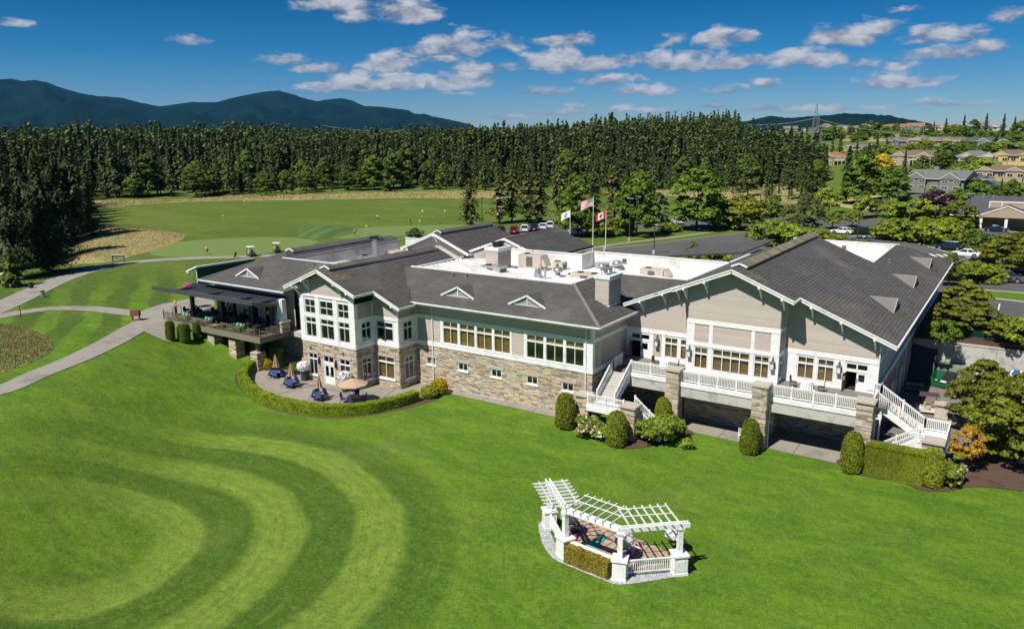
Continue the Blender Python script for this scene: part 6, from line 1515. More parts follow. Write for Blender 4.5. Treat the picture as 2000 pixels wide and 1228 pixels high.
tree_at(B_PURP, 1826, 425, 48, 'purple_plum_tree', 'dark purple plum tree by the car park', w=1.35)
tree_at(B_OLIVE, 1868, 446, 52, 'garden_tree', 'orange tinged tree left of the right hand pavilion', w=1.2); tree_at(B_BUSH3, 1905, 405, 42, 'garden_tree', 'dense dark tree behind the pavilion roof', w=.8)
for px, py, hp, w, lab, pr_ in ((1505, 478, 44, 1.15, 'large bright bush left of the big gable ridge', B_BUSH), (1545, 482, 40, 1.0, 'bright bush touching the big gable ridge', B_BUSH), (1640, 485, 22, 1.6, 'bronze low bush right of the big gable ridge', B_BUSH2), (1680, 490, 20, 1.6, 'low olive bush below the pickup', B_BUSH2), (1600, 478, 24, 1.3, 'low reddish bush behind the ridge end', B_BUSH2),
     (1745, 468, 38, 1.1, 'bright bush right of the black pickup', B_BUSH), (1785, 472, 30, 1.2, 'dark bush in the planting strip', B_BUSH3), (1825, 478, 40, 1.2, 'bright shrub beyond the dark car', B_BUSH), (1865, 482, 34, 1.2, 'shrub in the middle of the planting strip', B_BUSH2), (1900, 488, 36, 1.2, 'dark shrub right of the dark car', B_BUSH3), (1925, 497, 34, 1.2, 'low dark shrub before the bright trees', B_BUSH3), (1850, 462, 34, 1.4, 'flat topped bright shrub behind the strip', B_BUSH), (1800, 462, 34, 1.2, 'shrub with yellow tips in the strip', B_BUSH2),
     (1170, 462, 34, 1.1, 'golden green round shrub under the flags', B_BUSH2), (1205, 458, 30, 1.2, 'golden shrub right of the flagpoles', B_BUSH), (1306, 452, 16, 1.6, 'low bright ground shrub under the blue spruce', B_BUSH), (1412, 445, 30, 1.3, 'bright shrub right of the broad maple', B_BUSH), (1355, 520, 40, .7, 'shrub poking over the white parapet', B_BUSH3), (1392, 524, 40, 1.1, 'shrub by the grey rear roof', B_BUSH), (1085, 502, 22, 1.5, 'shrub peeking over the parapet below the dark roof', B_BUSH2), (1345, 518, 30, 1.0, 'small shrub at the parapet edge', B_BUSH2), (810, 462, 15, 1.2, 'small dark shrub behind the far gable', B_BUSH3),
     (1895, 548, 34, 1.7, 'grassy shrub beside the grey car', B_BUSH), (1932, 548, 28, 1.3, 'feathery light shrub left of the grey car', B_BUSH)):
    tree_at(pr_, px, py, hp, 'shrub', lab, w=w, cat='shrub')
# right side trees by the building
for px, py, hp, w, lab, pr_ in ((1852, 560, 78, 1.0, 'dark green tree in front of the white car', B_SMALL2), (1960, 535, 92, 1.5, 'large bright layered tree above the grey car', B_OLIVE), (1990, 520, 80, 1.3, 'bright layered tree at the right edge', B_OLIVE),
     (1880, 625, 90, 1.35, 'layered bright tree beside the right eave', B_OLIVE), (1850, 655, 85, 1.3, 'bright green tree low beside the right eave', B_OLIVE), (1910, 655, 80, 1.5, 'broad bright tree behind the green fence', B_OLIVE), (1960, 668, 62, 1.5, 'bright tree behind the green fence near the right edge', B_OLIVE), (1995, 672, 60, 1.2, 'bright bush at the right edge behind the fence', B_BUSH), (1840, 668, 50, 1.0, 'dark leaved bush in the building shade', B_BUSH3)):
    tree_at(pr_, px, py, hp*.8, 'layered_tree', lab, z=4.6, w=w*.85)
tree_at(B_JMAP, 1908, 842, 140, 'japanese_maple', 'olive green maple standing in front of the dumpsters', z=0, w=.72); tree_at(B_JMAP2, 1982, 905, 168, 'japanese_maple', 'dense green maple at the right edge over the mulch', z=0, w=.85); tree_at(B_ORA, 1884, 918, 88, 'young_maple', 'young maple with yellow and orange leaves beside the stone pillar', z=0, w=.85); tree_at(B_JMAP2, 2035, 870, 150, 'japanese_maple', 'green maple cut by the right edge of the view', z=0, w=1.0)
# houses' trees on the hill
hill = [(1640, 300, 40, 'f'), (1610, 355, 70, 'f'), (1655, 362, 75, 'f'), (1690, 372, 90, 'f'), (1715, 330, 44, 'f'), (1732, 376, 46, 'b'), (1720, 354, 50, 'y'), (1750, 374, 40, 'b'), (1780, 378, 38, 'b'), (1765, 345, 50, 'f'), (1800, 340, 34, 'b'), (1845, 322, 42, 'b'), (1862, 325, 40, 'f'), (1895, 332, 24, 'b'), (1925, 338, 26, 'b'),
        (1712, 298, 34, 'f'), (1700, 262, 22, 'b'), (1660, 262, 22, 'f'), (1750, 262, 20, 'b'), (1822, 268, 30, 'f'), (1845, 268, 36, 'f'), (1880, 268, 42, 'f'), (1900, 266, 30, 'b'), (1923, 268, 45, 'f'), (1957, 270, 46, 'f'), (1978, 272, 42, 'f'), (2000, 258, 20, 'b'), (1616, 240, 26, 'f'), (1575, 262, 26, 'f'), (1545, 268, 30, 'f'), (1515, 262, 26, 'f'), (1530, 300, 40, 'f'), (1590, 300, 44, 'f'),
        (1925, 366, 22, 'd'), (1955, 372, 24, 'd'), (1975, 382, 30, 'b'), (1990, 350, 24, 'd'), (1905, 372, 20, 'b'), (1985, 400, 34, 'b'), (1945, 400, 26, 'b'), (1900, 398, 30, 'b'), (1885, 352, 26, 'b'), (1856, 352, 24, 'b'), (1875, 300, 18, 'b'), (1785, 300, 18, 'b'), (1815, 292, 14, 'b'), (1930, 300, 20, 'b'), (1960, 300, 22, 'b'), (1990, 300, 18, 'b'), (1825, 380, 12, 'b'), (1500, 330, 60, 'f'), (1560, 345, 66, 'f'), (1475, 352, 70, 'f'), (1540, 392, 90, 'f'), (1500, 390, 85, 'f'), (1580, 394, 80, 'f'), (1605, 392, 70, 'f'), (1460, 385, 80, 'f'), (1430, 380, 85, 'f'), (1648, 398, 80, 'f'), (1682, 396, 85, 'm'), (1745, 398, 62, 'm'), (1700, 375, 60, 'f'), (1668, 390, 80, 'f')]+[(x, y, h, k) for x, y, h, k in ((1625, 300, 34, 'f'), (1655, 340, 50, 'f'), (1672, 312, 38, 'f'), (1690, 330, 40, 'b'), (1735, 308, 22, 'b'), (1760, 320, 24, 'f'), (1826, 306, 20, 'f'), (1838, 330, 34, 'b'), (1858, 340, 30, 'f'), (1872, 345, 24, 'b'), (1938, 330, 26, 'f'), (1950, 318, 20, 'b'), (1776, 290, 16, 'f'), (1808, 288, 14, 'b'), (1838, 290, 16, 'f'), (1884, 292, 18, 'b'), (1942, 296, 18, 'f'), (1976, 300, 24, 'b'), (1690, 268, 16, 'b'), (1722, 268, 16, 'f'), (1775, 266, 14, 'b'), (1800, 266, 18, 'f'), (1865, 266, 20, 'b'), (1640, 270, 20, 'b'), (1600, 275, 22, 'f'), (1565, 280, 28, 'f'), (1520, 280, 26, 'f'), (1490, 278, 24, 'f'), (1790, 352, 34, 'b'), (1775, 362, 34, 'f'), (1940, 385, 20, 'b'), (1920, 395, 22, 'b'), (1962, 392, 22, 'b'), (1870, 388, 18, 'b'))]+[(1592+i*17, 268+(i*7) % 9, 13+(i*5) % 11, 'fbb'[i % 3]) for i in range(24)]
KN = {'f': ('fir_tree', 'dark conifer'), 'b': ('leafy_tree', 'mid green leafy tree'), 'y': ('yellow_tree', 'yellow leaved tree'), 'd': ('cone_tree', 'neat dark cone shaped tree'), 'm': ('leafy_tree', 'dark leafy tree')}
LU = {}
for i, (px, py, hp, k) in enumerate(hill):
    pr_ = {'f': FIRS[i % 5], 'b': (B_MAPLE2, B_BUSH3, B_BUSH)[i % 3] if hp < 30 else (B_MAPLE2, B_MAPLE)[i % 2], 'y': B_YEL, 'd': FIRS[1], 'm': B_MAPLE}[k]
    nm, lb = KN[k]; w = {'f': 1.25, 'd': 1.5, 'b': 1.2, 'y': 1.1, 'm': 1.1}[k]
    if k == 'y': tree_at(pr_, px, py, hp, nm, 'bright yellow leaved tree on the slope left of the houses', w=w)
    else:
        hq = min(HH, key=lambda h: abs(h[0]-px)+abs(h[1]-h[3]*.4-py+hp*.4)*1.2); dx = px-hq[0]; dy = py-hq[1]
        lab_ = (('small ' if hp < 24 else 'tall ' if hp > 50 else '')+lb+(' left of ' if dx < -hq[2]*.3 else ' right of ' if dx > hq[2]*.3 else ' below ' if dy > 3 else ' behind ')+'the '+' '.join(hq[7].split()[:6]))
        LU[lab_] = LU.get(lab_, 0)+1; tree_at(pr_, px, py, hp, nm, ('', 'another ', 'third ', 'fourth ', 'fifth ', 'sixth ', 'seventh ', 'eighth ', 'ninth ')[min(LU[lab_]-1, 8)]+lab_, w=w)
tree_at(B_RED, 1811, 366, 26, 'red_maple', 'dark red maple in front of the grey house', w=1.5)
tree_at(FIRS[0], 945, 262, 30, 'tall_fir', 'single fir standing above the skyline of the wood', w=1.4); tree_at(FIRS[1], 995, 262, 30, 'tall_fir', 'second fir standing above the skyline, right of the first', w=1.0)
for px, py, hp in ((180, 384, 36), (210, 385, 34), (262, 387, 42), (385, 385, 60), (410, 381, 44), (520, 382, 44), (560, 380, 44), (680, 372, 40), (700, 372, 34), (757, 374, 58), (860, 370, 26), (830, 370, 22), (1130, 375, 30), (1210, 378, 30)):
    tree_at((SMALLF, B_MAPLE, B_MAPLE2)[(px//10) % 3], px, py, hp, 'edge_bush', ['first', 'second', 'third', 'fourth', 'fifth', 'sixth', 'seventh', 'eighth', 'ninth', 'tenth', 'eleventh', 'twelfth', 'thirteenth', 'last'][sum(q < px for q in (180, 210, 262, 385, 410, 520, 560, 680, 700, 757, 830, 860, 1130, 1210))]+' from the left of the bushy trees before the wood edge', w=1.2, group='bushy trees at the wood edge')
# ---- clipped shrubs
def clipped(profile, n, size, mat, inner, sx=1, sy=1, seed=0):
    """solid of revolution (r,z) sheathed in leaves"""
    pr_ = np.array(profile, float); seg = np.diff(pr_, axis=0); L = np.hypot(seg[:, 0], seg[:, 1])*(pr_[:-1, 0]+pr_[1:, 0]+.02); k = nr.choice(len(L), n, p=L/L.sum()); t = nr.rand(n)
    r = pr_[k, 0]+seg[k, 0]*t; z = pr_[k, 1]+seg[k, 1]*t; a = nr.rand(n)*6.283; wob = 1+.06*np.sin(a*3+z*2.3+seed)+.045*np.sin(a*7+z*5)
    nrm = np.stack([np.cos(a)*seg[k, 1], np.sin(a)*seg[k, 1], -seg[k, 0]], 1)
    P = np.stack([r*wob*np.cos(a)*sx, r*wob*np.sin(a)*sy, z], 1)+nrm/(np.linalg.norm(nrm, axis=1, keepdims=True)+1e-6)*(nr.rand(n, 1)**3*.13-.03)
    V, F = cards(P, nrm, size, .8); m = MB(); m.lathe((0, 0, 0), [(max(q[0]-.07, .02), q[1]) for q in profile], 14)
    return meshof('foliage', V, F, mat), m.mesh('branches', inner)
INNER = plain('dark_twigs', (.018, .024, .008), .95, .2, 2)
def shrub_obj(name, label, loc, fol, inn, sc=1, cat='shrub', group=None, rz=0):
    r = thing(name, label, cat, loc, rz, group); r.scale = (sc,)*3 if not hasattr(sc, '__len__') else sc
    for nm, me in (('foliage', fol), ('branches', inn)): o = bpy.data.objects.new(nm, me); COL.objects.link(o); o.parent = r
    return r
TH = clipped([(.55, 0), (.85, .25), (.95, 1.1), (.86, 2.0), (.68, 2.7), (.42, 3.0), (.02, 3.1)], 11000, .075, THUJA, INNER)
for (x, y), sc, lab in (((-33.1, 58.9), (1, 1, 1.06), 'clipped thuja left of the landing, beside the path'), ((-27.3, 57.6), (.98, .98, 1.0), 'clipped thuja in front of the small stone pillar below the landing'), ((-25.35, 63.3), (.85, .85, .98), 'clipped thuja against the tall pillar behind the leafy bush'), ((-17.1, 62.0), (.82, .82, .98), 'clipped thuja in front of the middle tall pillar'), ((-9.2, 62.6), (.85, .85, 1.08), 'clipped thuja in front of the tall pillar at the left end of the tall hedge'), ((-3.6, 63.2), (.9, .9, .98), 'clipped thuja in front of the low pillar at the far right')):
    shrub_obj('clipped_thuja', lab, (x, y, 0), *TH, sc=sc, cat='clipped shrub', rz=rnd.random()*6, group='clipped thujas in front of the terrace')
TH2 = clipped([(.6, 0), (.75, .3), (.78, 2.2), (.6, 2.7), (.02, 2.8)], 8000, .085, material('dark_thuja_leaves', b_leaf((.075, .125, .012), .3, .15)), INNER)
for (px, py), sc, lab in (((334, 664), (.62, .62, .8), 'column thuja at the left end under the terrace'), ((361, 668), (.85, .85, .78), 'wider column thuja second from the left under the terrace'), ((385, 663), (.5, .5, .72), 'narrow column thuja third from the left under the terrace')):
    shrub_obj('column_thuja', lab, T(px, py), *TH2, sc=sc, cat='clipped shrub', group='column thujas under the left terrace')
for x in (-76.4, -72.7, -69.6): shrub_obj('column_thuja', 'dark column thuja in the shade between the stone piers under the terrace', (x, 56.4, float(hz(x, 56.4))), *TH2, sc=(1, 1, .9), cat='clipped shrub', group='shaded thujas under the terrace')
BL = clipped([(.3, 0), (.85, .3), (1.0, .9), (.85, 1.5), (.45, 1.9), (.02, 2.0)], 3200, .12, GOLD, INNER)
shrub_obj('golden_shrub', 'golden ball shrub at the right end of the patio hedge', (-49.0, 60.3, 0), *BL, sc=.84); shrub_obj('golden_shrub', 'golden ball shrub by the stone pier at the left end of the patio hedge', (-70.4, 55.6, .2), *BL, sc=.8)
BG = clipped([(.3, 0), (.85, .3), (1.0, .9), (.85, 1.5), (.45, 1.9), (.02, 2.0)], 3000, .12, BOX, INNER)
shrub_obj('round_shrub', 'low green ball shrub in front of the golden one', (-49.2, 58.9, 0), *BG, sc=(.9, .9, .62))
# hedges as long clipped bodies
def hedge(name, label, line, w, h, mat, n, size=.11, z=None, cat='hedge', parent=None):
    L = smoothline(line, 8); cum = np.cumsum([0]+[(b-a).length for a, b in zip(L, L[1:])]); P, N = [], []
    A = np.array([tuple(p) for p in L])
    def at(s): x = np.interp(s, cum, A[:, 0]); y = np.interp(s, cum, A[:, 1]); return x, y
    s = nr.rand(n)*cum[-1]; x, y = at(s); x2, y2 = at(np.clip(s+.1, 0, cum[-1])); x1, y1 = at(np.clip(s-.1, 0, cum[-1])); tx, ty = x2-x1, y2-y1; l = np.hypot(tx, ty)+1e-9; nx_, ny_ = -ty/l, tx/l
    per = nr.rand(n)*(2*h+w); side = np.where(per < h, 1, np.where(per < 2*h, -1, 0)); zz = np.where(side == 1, per, np.where(side == -1, per-h, h)); off = np.where(side == 0, per-2*h-w/2, side*w/2)
    wob = .05*np.sin(s*2.1)+.04*np.sin(s*5.3+zz*3); rnd_ = np.clip((zz/h-.8)/.2, 0, 1)*.12
    off = np.where(side != 0, off*(1-rnd_)+side*wob*.6, off); zz = np.where(side == 0, zz+wob*.8-(np.abs(off)/(w/2))**4*.1, zz)
    gz_ = np.array(hz(x, y)) if z is None else z
    P = np.stack([x+nx_*off, y+ny_*off, gz_+zz], 1); N = np.stack([nx_*side, ny_*side, (side == 0)*1.], 1)
    ends = nr.rand(n//14, 3); 
    for e, sg in ((0, -1), (-1, 1)):
        p = A[e]; q = A[1] if e == 0 else A[-2]; t = (p-q)/np.linalg.norm(p-q); m_ = len(ends); o = (ends[:, 0]-.5)*w; zt = ends[:, 1]*h
        P = np.concatenate([P, np.stack([p[0]-t[1]*o+t[0]*.03, p[1]+t[0]*o+t[1]*.03, (float(hz(*p)) if z is None else z)+zt], 1)]); N = np.concatenate([N, np.tile([t[0], t[1], .1], (m_, 1))])
    V, F = cards(P, N, size, .75)
    r = thing(name, label, cat, (L[0].x, L[0].y, float(hz(L[0].x, L[0].y)) if z is None else z)) if parent is None else parent
    o = link(meshof('foliage', V, F, mat), 'foliage', r)
    m = MB()
    for i in range(len(L)-1):
        a, b = L[i], L[i+1]; za = (float(hz(a.x, a.y)) if z is None else z)
        m.beam((a.x, a.y, za+h/2-.04), (b.x, b.y, za+h/2-.04), w-.12, h-.1)
    link(m.mesh('branches', INNER), 'branches', r); return r
hedge('patio_hedge', 'long curved clipped hedge around the sunken stone patio', [(-70.9, 55.2), (-71.0, 53.4), (-69.4, 51.5), (-66.2, 49.7), (-61.4, 48.5), (-56.5, 48.7), (-53.4, 49.9), (-51.3, 52.0), (-50.1, 55.0), (-49.7, 57.3)], 1.05, 1.05, BOX, 56000, .08)
for k, x in enumerate((-7.55, -6.2, -4.95)):
    hedge('thuja_block', ('left', 'middle', 'right')[k]+' bulge of the tall clipped hedge in front of the right stair', [(x-.75, 63.3), (x+.75, 63.3)], 1.5, 2.5, THUJA, 15000, .075, z=0)
# flowering shrubs
def flowering(name, label, loc, r, h, leaf, petal, nl, nf, fs=.17, cat='flowering shrub', size=.17):
    cl = [((nr.randn()*r*.42, nr.randn()*r*.42, h*(.25+.5*nr.rand())), r*.45*(.7+.5*nr.rand())) for _ in range(26)]
    V, F = blob_cards(cl, nl//26, size, .8, .9); t = thing(name, label, cat, loc)
    o = bpy.data.objects.new('foliage', meshof('foliage', V, F, leaf)); COL.objects.link(o); o.parent = t
    P = V.reshape(-1, 4, 3).mean(1); c = P.mean(0); out = P[(np.linalg.norm((P-c)/np.array([r, r, h*.6]), axis=1) > .62) & (P[:, 2] > h*.2)]; idx = nr.choice(len(out), min(nf, len(out)), replace=False)
    Pf, Nf = [], []
    for p in out[idx]:
        v = nr.randn(16, 3); v /= np.linalg.norm(v, axis=1, keepdims=True); Pf.append(p+(p-c)*.06+v*fs*.55); Nf.append(v)
    V, F = cards(np.concatenate(Pf), np.concatenate(Nf), fs*.75, .3); o = bpy.data.objects.new('blossoms', meshof('blossoms', V, F, petal)); COL.objects.link(o); o.parent = t; return t
flowering('hydrangea', 'hydrangea with pale blue-white blossoms left of the landing', (-30.4, 58.6, 0), 1.25, 1.5, HYDL, PETALB, 3400, 62)
flowering('hydrangea', 'hydrangea with cream blossoms beside the thuja in front of the landing', (-28.7, 58.3, 0), .95, 1.2, HYDL, PETALW, 2400, 34)
flowering('hydrangea', 'hydrangea with bluish blossoms right of the far right thuja', (-2.5, 64.1, 0), 1.15, 1.7, HYDL, PETALB, 3200, 40)
V, F = blob_cards([((nr.randn()*1.0, nr.randn()*.8, .35+1.5*nr.rand()), .62) for _ in range(46)], 110, .2, .8, .9)
shrub_obj('leafy_bush', 'wide light green leafy bush between the landing and the tall pillar', (-24.6, 60.4, 0), meshof('foliage', V, F, HYDL), trunk_mesh(1.2, .06, 5, 5, 1.0).mesh('branches', BARK))
flowering('rose_bush', 'dark rose bush with pink blossoms in the shade by the patio', (-67.3, 57.4, 0), 1.2, 1.2, MAPLE, PETALP, 1800, 16, .12)
def basket(loc, petal, label, r=.62, name='flower_basket', pot=True):
    t = thing(name, label, 'planter', loc); P = nr.randn(900, 3); P /= np.linalg.norm(P, axis=1, keepdims=True); P[:, 2] = P[:, 2]*.85+.1; k = P[:, 2] > -.45
    P = P[k]*r; V, F = cards(P, P, .14, .7); o = bpy.data.objects.new('blossoms', meshof('blossoms', V, F, petal)); COL.objects.link(o); o.parent = t
    m = MB(); m.lathe((0, 0, 0), [(.05, -.62*r/.62), (.3, -.5), (.42, -.05), (.3, .3)], 12); part(m, 'pot', plain('dark_green_moss', (.03, .06, .02), .9), t)
    return t
# ---------------------------------------------------------------- pergola on the lawn
PA, PB_, PC, PD = (-24.75, 41.9), (-21.95, 39.15), (-17.95, 38.75), (-15.2, 41.3)
drape('pebble_border', curved(plan([(1052, 1022), (1058, 1058), (1078, 1088), (1108, 1104), (1180, 1133), (1212, 1142), (1290, 1131), (1340, 1121), (1338, 1108), (1240, 1118), (1180, 1110), (1100, 1078), (1075, 1040), (1066, 1018)]), 2), plain('pebbles', (.36, .37, .38), .8, .3, 9), .03, 1)
q = scatter(curved(plan([(1052, 1022), (1058, 1058), (1078, 1088), (1108, 1104), (1180, 1133), (1212, 1142), (1290, 1131), (1340, 1121), (1338, 1108), (1240, 1118), (1180, 1110), (1100, 1078), (1075, 1040), (1066, 1018)]), 2), 3800)
V = []; 
for x, y in q:
    s = rnd.uniform(.025, .06); z = float(hz(x, y))+.03; a = rnd.random()*6
    V += [(x+s*math.cos(a), y+s*math.sin(a), z), (x+s*math.cos(a+2.1), y+s*math.sin(a+2.1), z), (x+s*math.cos(a+4.2), y+s*math.sin(a+4.2), z), (x, y, z+s*.9)]
V = np.array(V); n = len(V)//4; F = (np.array([(0, 1, 3), (1, 2, 3), (2, 0, 3)])[None]+np.arange(n)[:, None, None]*4).reshape(-1, 3)
bulk('pebbles', V, F, plain('pebble_stones', (.34, .35, .36), .7, .1, 3, isl=.5), 'stuff')
fl_ = plan([(1098, 1046), (1104, 1020), (1132, 1010), (1306, 1078), (1296, 1104), (1212, 1116), (1118, 1082)])
BRICK = plain('brick_paver', (.37, .27, .195), .85, .12, 2, isl=.22)
drape('paved_floor', fl_, plain('paver_joint', (.20, .15, .11), .9), .03, 1.5)
A_ = np.array(fl_); c = A_.mean(0); bricks = []
for i in range(60):
    for j in range(40):
        x, y = c[0]-6+i*.205+(.1 if j % 2 else 0), c[1]-4+j*.205
        if inpoly(np.array([x]), np.array([y]), A_)[0]: bricks.append((x, y))
pv = thing('brick_floor', 'tan brick floor inside the white pergola', 'paving', (c[0], c[1], 0))
bm_ = MB()
for k, (x, y) in enumerate(bricks): z = float(hz(x, y)); bm_.box(x-.098, x+.098, y-.098, y+.098, z, z+.05+rnd.uniform(0, .006))
o = bm_.build('bricks', BRICK, pv); o['kind'] = 'stuff'
pg = thing('garden_pergola', 'white angled garden pergola with four box columns on the front lawn', 'pergola', (*PB_, 0))
def z0(p): return float(hz(*p))
seg = [Vector(PA), Vector(PB_), Vector(PC), Vector(PD)]
PWHITE = plain('bright_white_paint', (.78, .78, .78), .45, .05, 1, dark=(.60, .60, .57), dscale=2.2)
dirs = []
for i, p in enumerate(seg):
    d = ((seg[min(i+1, 3)]-seg[max(i-1, 0)])).normalized(); an = math.atan2(d.y, d.x); z = z0(p); m = MB()
    m.rbox((p.x, p.y, z+.6), (.82, .82, 1.3), an); o = m.build('plinth', PWHITE, pg)
    
    for hz_, s_, t_ in ((1.3, .98, .1), (1.22, .88, .06), (.08, .9, .16)): m = MB(); m.rbox((p.x, p.y, z+hz_), (s_, s_, t_), an); m.build('moulding', PWHITE, o)
    m = MB()
    R = Matrix.Rotation(an, 2)
    for fx_, fy_ in ((0, -.415), (.415, 0), (0, .415), (-.415, 0)):
        q = R @ Vector((fx_, fy_)); w_ = (.5, .02) if fx_ == 0 else (.02, .5); m.rbox((p.x+q.x, p.y+q.y, z+.65), (*w_, .75), an)
    m.build('recessed_panel', PWHITE, o)
    m = MB(); m.rbox((p.x, p.y, z+2.2), (.3, .3, 1.75), an); m.rbox((p.x, p.y, z+3.0), (.42, .42, .14), an); m.build('column', PWHITE, pg)
ZT = 3.2
for i in range(3):
    a, b = seg[i], seg[i+1]; d = (b-a).normalized(); nrm = Vector((-d.y, d.x)); za, zb = z0(a)+ZT, z0(b)+ZT
    for s in (-.14, .14):
        m = MB(); e0 = a-d*(.55 if i == 0 else .0); e1 = b+d*(.55 if i == 2 else 0); m.beam((e0.x+nrm.x*s, e0.y+nrm.y*s, za), (e1.x+nrm.x*s, e1.y+nrm.y*s, zb), .08, .3); m.build('beam', PWHITE, pg)
    L = (b-a).length; n = 8 if i == 0 else 7; back, front = (1.1, 1.1) if i == 0 else (2.15, .25)
    for k in range(n):
        t = (k+.5)/n if i == 0 else (.05+.80*k/(n-1) if i == 1 else .14+.82*k/(n-1)); p = a+(b-a)*t; z = za+.2; q0 = p-nrm*front; q1 = p+nrm*back; m = MB(); m.beam((q0.x, q0.y, z), (q1.x, q1.y, z), .045, .12)
        for qq, sg in ((q0, -1), (q1, 1)): e = qq+nrm*sg*.14; m.beam((qq.x, qq.y, z+.02), (e.x, e.y, z+.05), .06, .08)
        m.build('rafter', PWHITE, pg)
    for s in ((.95, 1.9) if i else (-.8, 0, .8)):
        m = MB(); u0 = a+d*(.12 if i < 2 else .5)+nrm*s; u1 = b-d*(.12 if i != 1 else .55)+nrm*s
        m.beam((u0.x, u0.y, za+.31), (u1.x, u1.y, zb+.31), .045, .05); m.build('purlin', PWHITE, pg)
for i in (0, 2):
    a, b = seg[i], seg[i+1]; d = (b-a).normalized(); a2, b2 = a+d*.45, b-d*.45
    railing([(a2.x, a2.y, z0(a)), (b2.x, b2.y, z0(b))], h=1.08, z_off=.3, parent=pg, every=4)
m = MB(); a, b = seg[1], seg[2]; d = (b-a).normalized(); a2, b2 = a+d*.45, b-d*.45; m.beam((a2.x, a2.y, z0(a)+1.1), (b2.x, b2.y, z0(b)+1.1), .3, .12); m.beam((a2.x, a2.y+.1, z0(a)+.55), (b2.x, b2.y+.1, z0(b)+.55), .05, 1.0); m.build('parapet_board', PWHITE, pg)
nn = Vector((d.y, -d.x))
hedge('photinia_hedge', 'green and bronze clipped hedge filling the front of the white pergola', [(a2+nn*.42)[:], (b2+nn*.42)[:]], .62, 1.12, PHOTINIA, 7000, .09)
finish_bal_p = None
for (px, py, z), lab in (((1109, 1050, 1.5), 'white flowered hanging basket at the left inside of the pergola'), ((1216, 1098, 1.45), 'white flowered hanging basket behind the front middle column'), ((1314, 1084, 1.45), 'white flowered hanging basket at the right end of the pergola')):
    p = T(px, py); basket((p.x, p.y+.15, p.z+z), PETALW, lab, .55, name='hanging_basket')
def mat_person(key, lab, feet, head, matcol, mlab, flip=False):
    f, h = T(*feet), T(*head); d = (h-f).to_2d().normalized(); L = 1.8; mid = (f+h)/2; z = mid.z+.09
    an = math.atan2(d.y, d.x); m = MB(); m.rbox((0, 0, 0), (1.85, .66, .015)); mo = m.build('yoga_mat', matcol, None); mo.location = (mid.x, mid.y, z); mo.rotation_euler.z = an; tag(mo, mlab, 'mat')
    fpos = mid-Vector((d.x, d.y, 0))*.86; person(key, lab, (fpos.x, fpos.y, z+.12), an-math.pi/2, -math.pi/2+0.0)
MPINK, MTEAL = plain('pink_mat', (.55, .08, .26), .8), plain('teal_mat', (.02, .42, .40), .8)
mat_person('lie_a', 'person in grey top lying with arms out on the left pink mat', (1117, 1054), (1134, 1032), MPINK, 'pink yoga mat at the left inside the pergola')
mat_person('lie_b', 'person in dark top and shorts lying on the teal mat, arms spread', (1155, 1072), (1180, 1044), MTEAL, 'teal yoga mat in the middle of the pergola')
mat_person('lie_c', 'person with auburn hair lying on the pink mat behind the railing', (1222, 1094), (1243, 1066), MPINK, 'pink yoga mat at the right inside the pergola')
# ---------------------------------------------------------------- patio furniture
BLUE = plain('blue_cushion', (.030, .055, .22), .8, .15, 4); TAN = plain('tan_canvas', (.42, .29, .20), .8, .08, 2); CHAIRM = plain('black_chair_metal', (.025, .028, .035), .4); TABLEM = plain('tan_table_top', (.36, .27, .21), .5)
def chair_proto():
    t = thing('patio_chair', 'blue cushioned metal chair', 'chair', (0, 0, -50))
    m = MB(); m.rbox((0, 0, .44), (.5, .5, .09)); part(m, 'seat_cushion', BLUE, t)
    m = MB(); m.rbox((0, .24, .78), (.48, .09, .56), tilt=Matrix.Rotation(-.2, 3, 'X')); part(m, 'back_cushion', BLUE, t)
    m = MB()
    for sx in (-.26, .26): m.tube([(sx, -.25, 0), (sx, -.25, .62), (sx, .2, .64), (sx, .3, 1.02)], .018, 6); m.tube([(sx, .3, 0), (sx, .22, .4)], .018, 6); m.beam((sx, -.25, .38), (sx, .25, .38), .03, .03)
    m.tube([(-.26, .3, 1.02), (.26, .3, 1.02)], .018, 6); part(m, 'frame', CHAIRM, t)
    return t
CH = chair_proto()
def closed_umbrella(x, y, label, n):
    t = thing('closed_umbrella', label, 'umbrella', (x, y, 0)); m = MB(); m.tube([(0, 0, 0), (0, 0, 2.75)], .025, 8); part(m, 'pole', CHAIRM, t); m = MB(); m.lathe((0, 0, 0), [(.3, 0), (.3, .06), (.06, .12)], 12); part(m, 'base', CHAIRM, t)
    m = MB(); k = 16; i0 = 0
    rings = [(.42, 1.22), (.33, 1.5), (.24, 1.95), (.13, 2.4), (.03, 2.72)]
    for a, b in zip(rings, rings[1:]):
        for j in range(k):
            def P(r, j_): f = 1 if j_ % 2 else .55; an = 2*math.pi*j_/k; return r[0]*f*math.cos(an), r[0]*f*math.sin(an), r[1]+(.12 if j_ % 2 == 0 and r is rings[0] else 0)
            m.face([P(a, j), P(a, j+1), P(b, j+1), P(b, j)])
    part(m, 'folded_canopy', TAN, t)
first = [True]
CHG = 'blue cushioned chairs tipped against the patio tables'
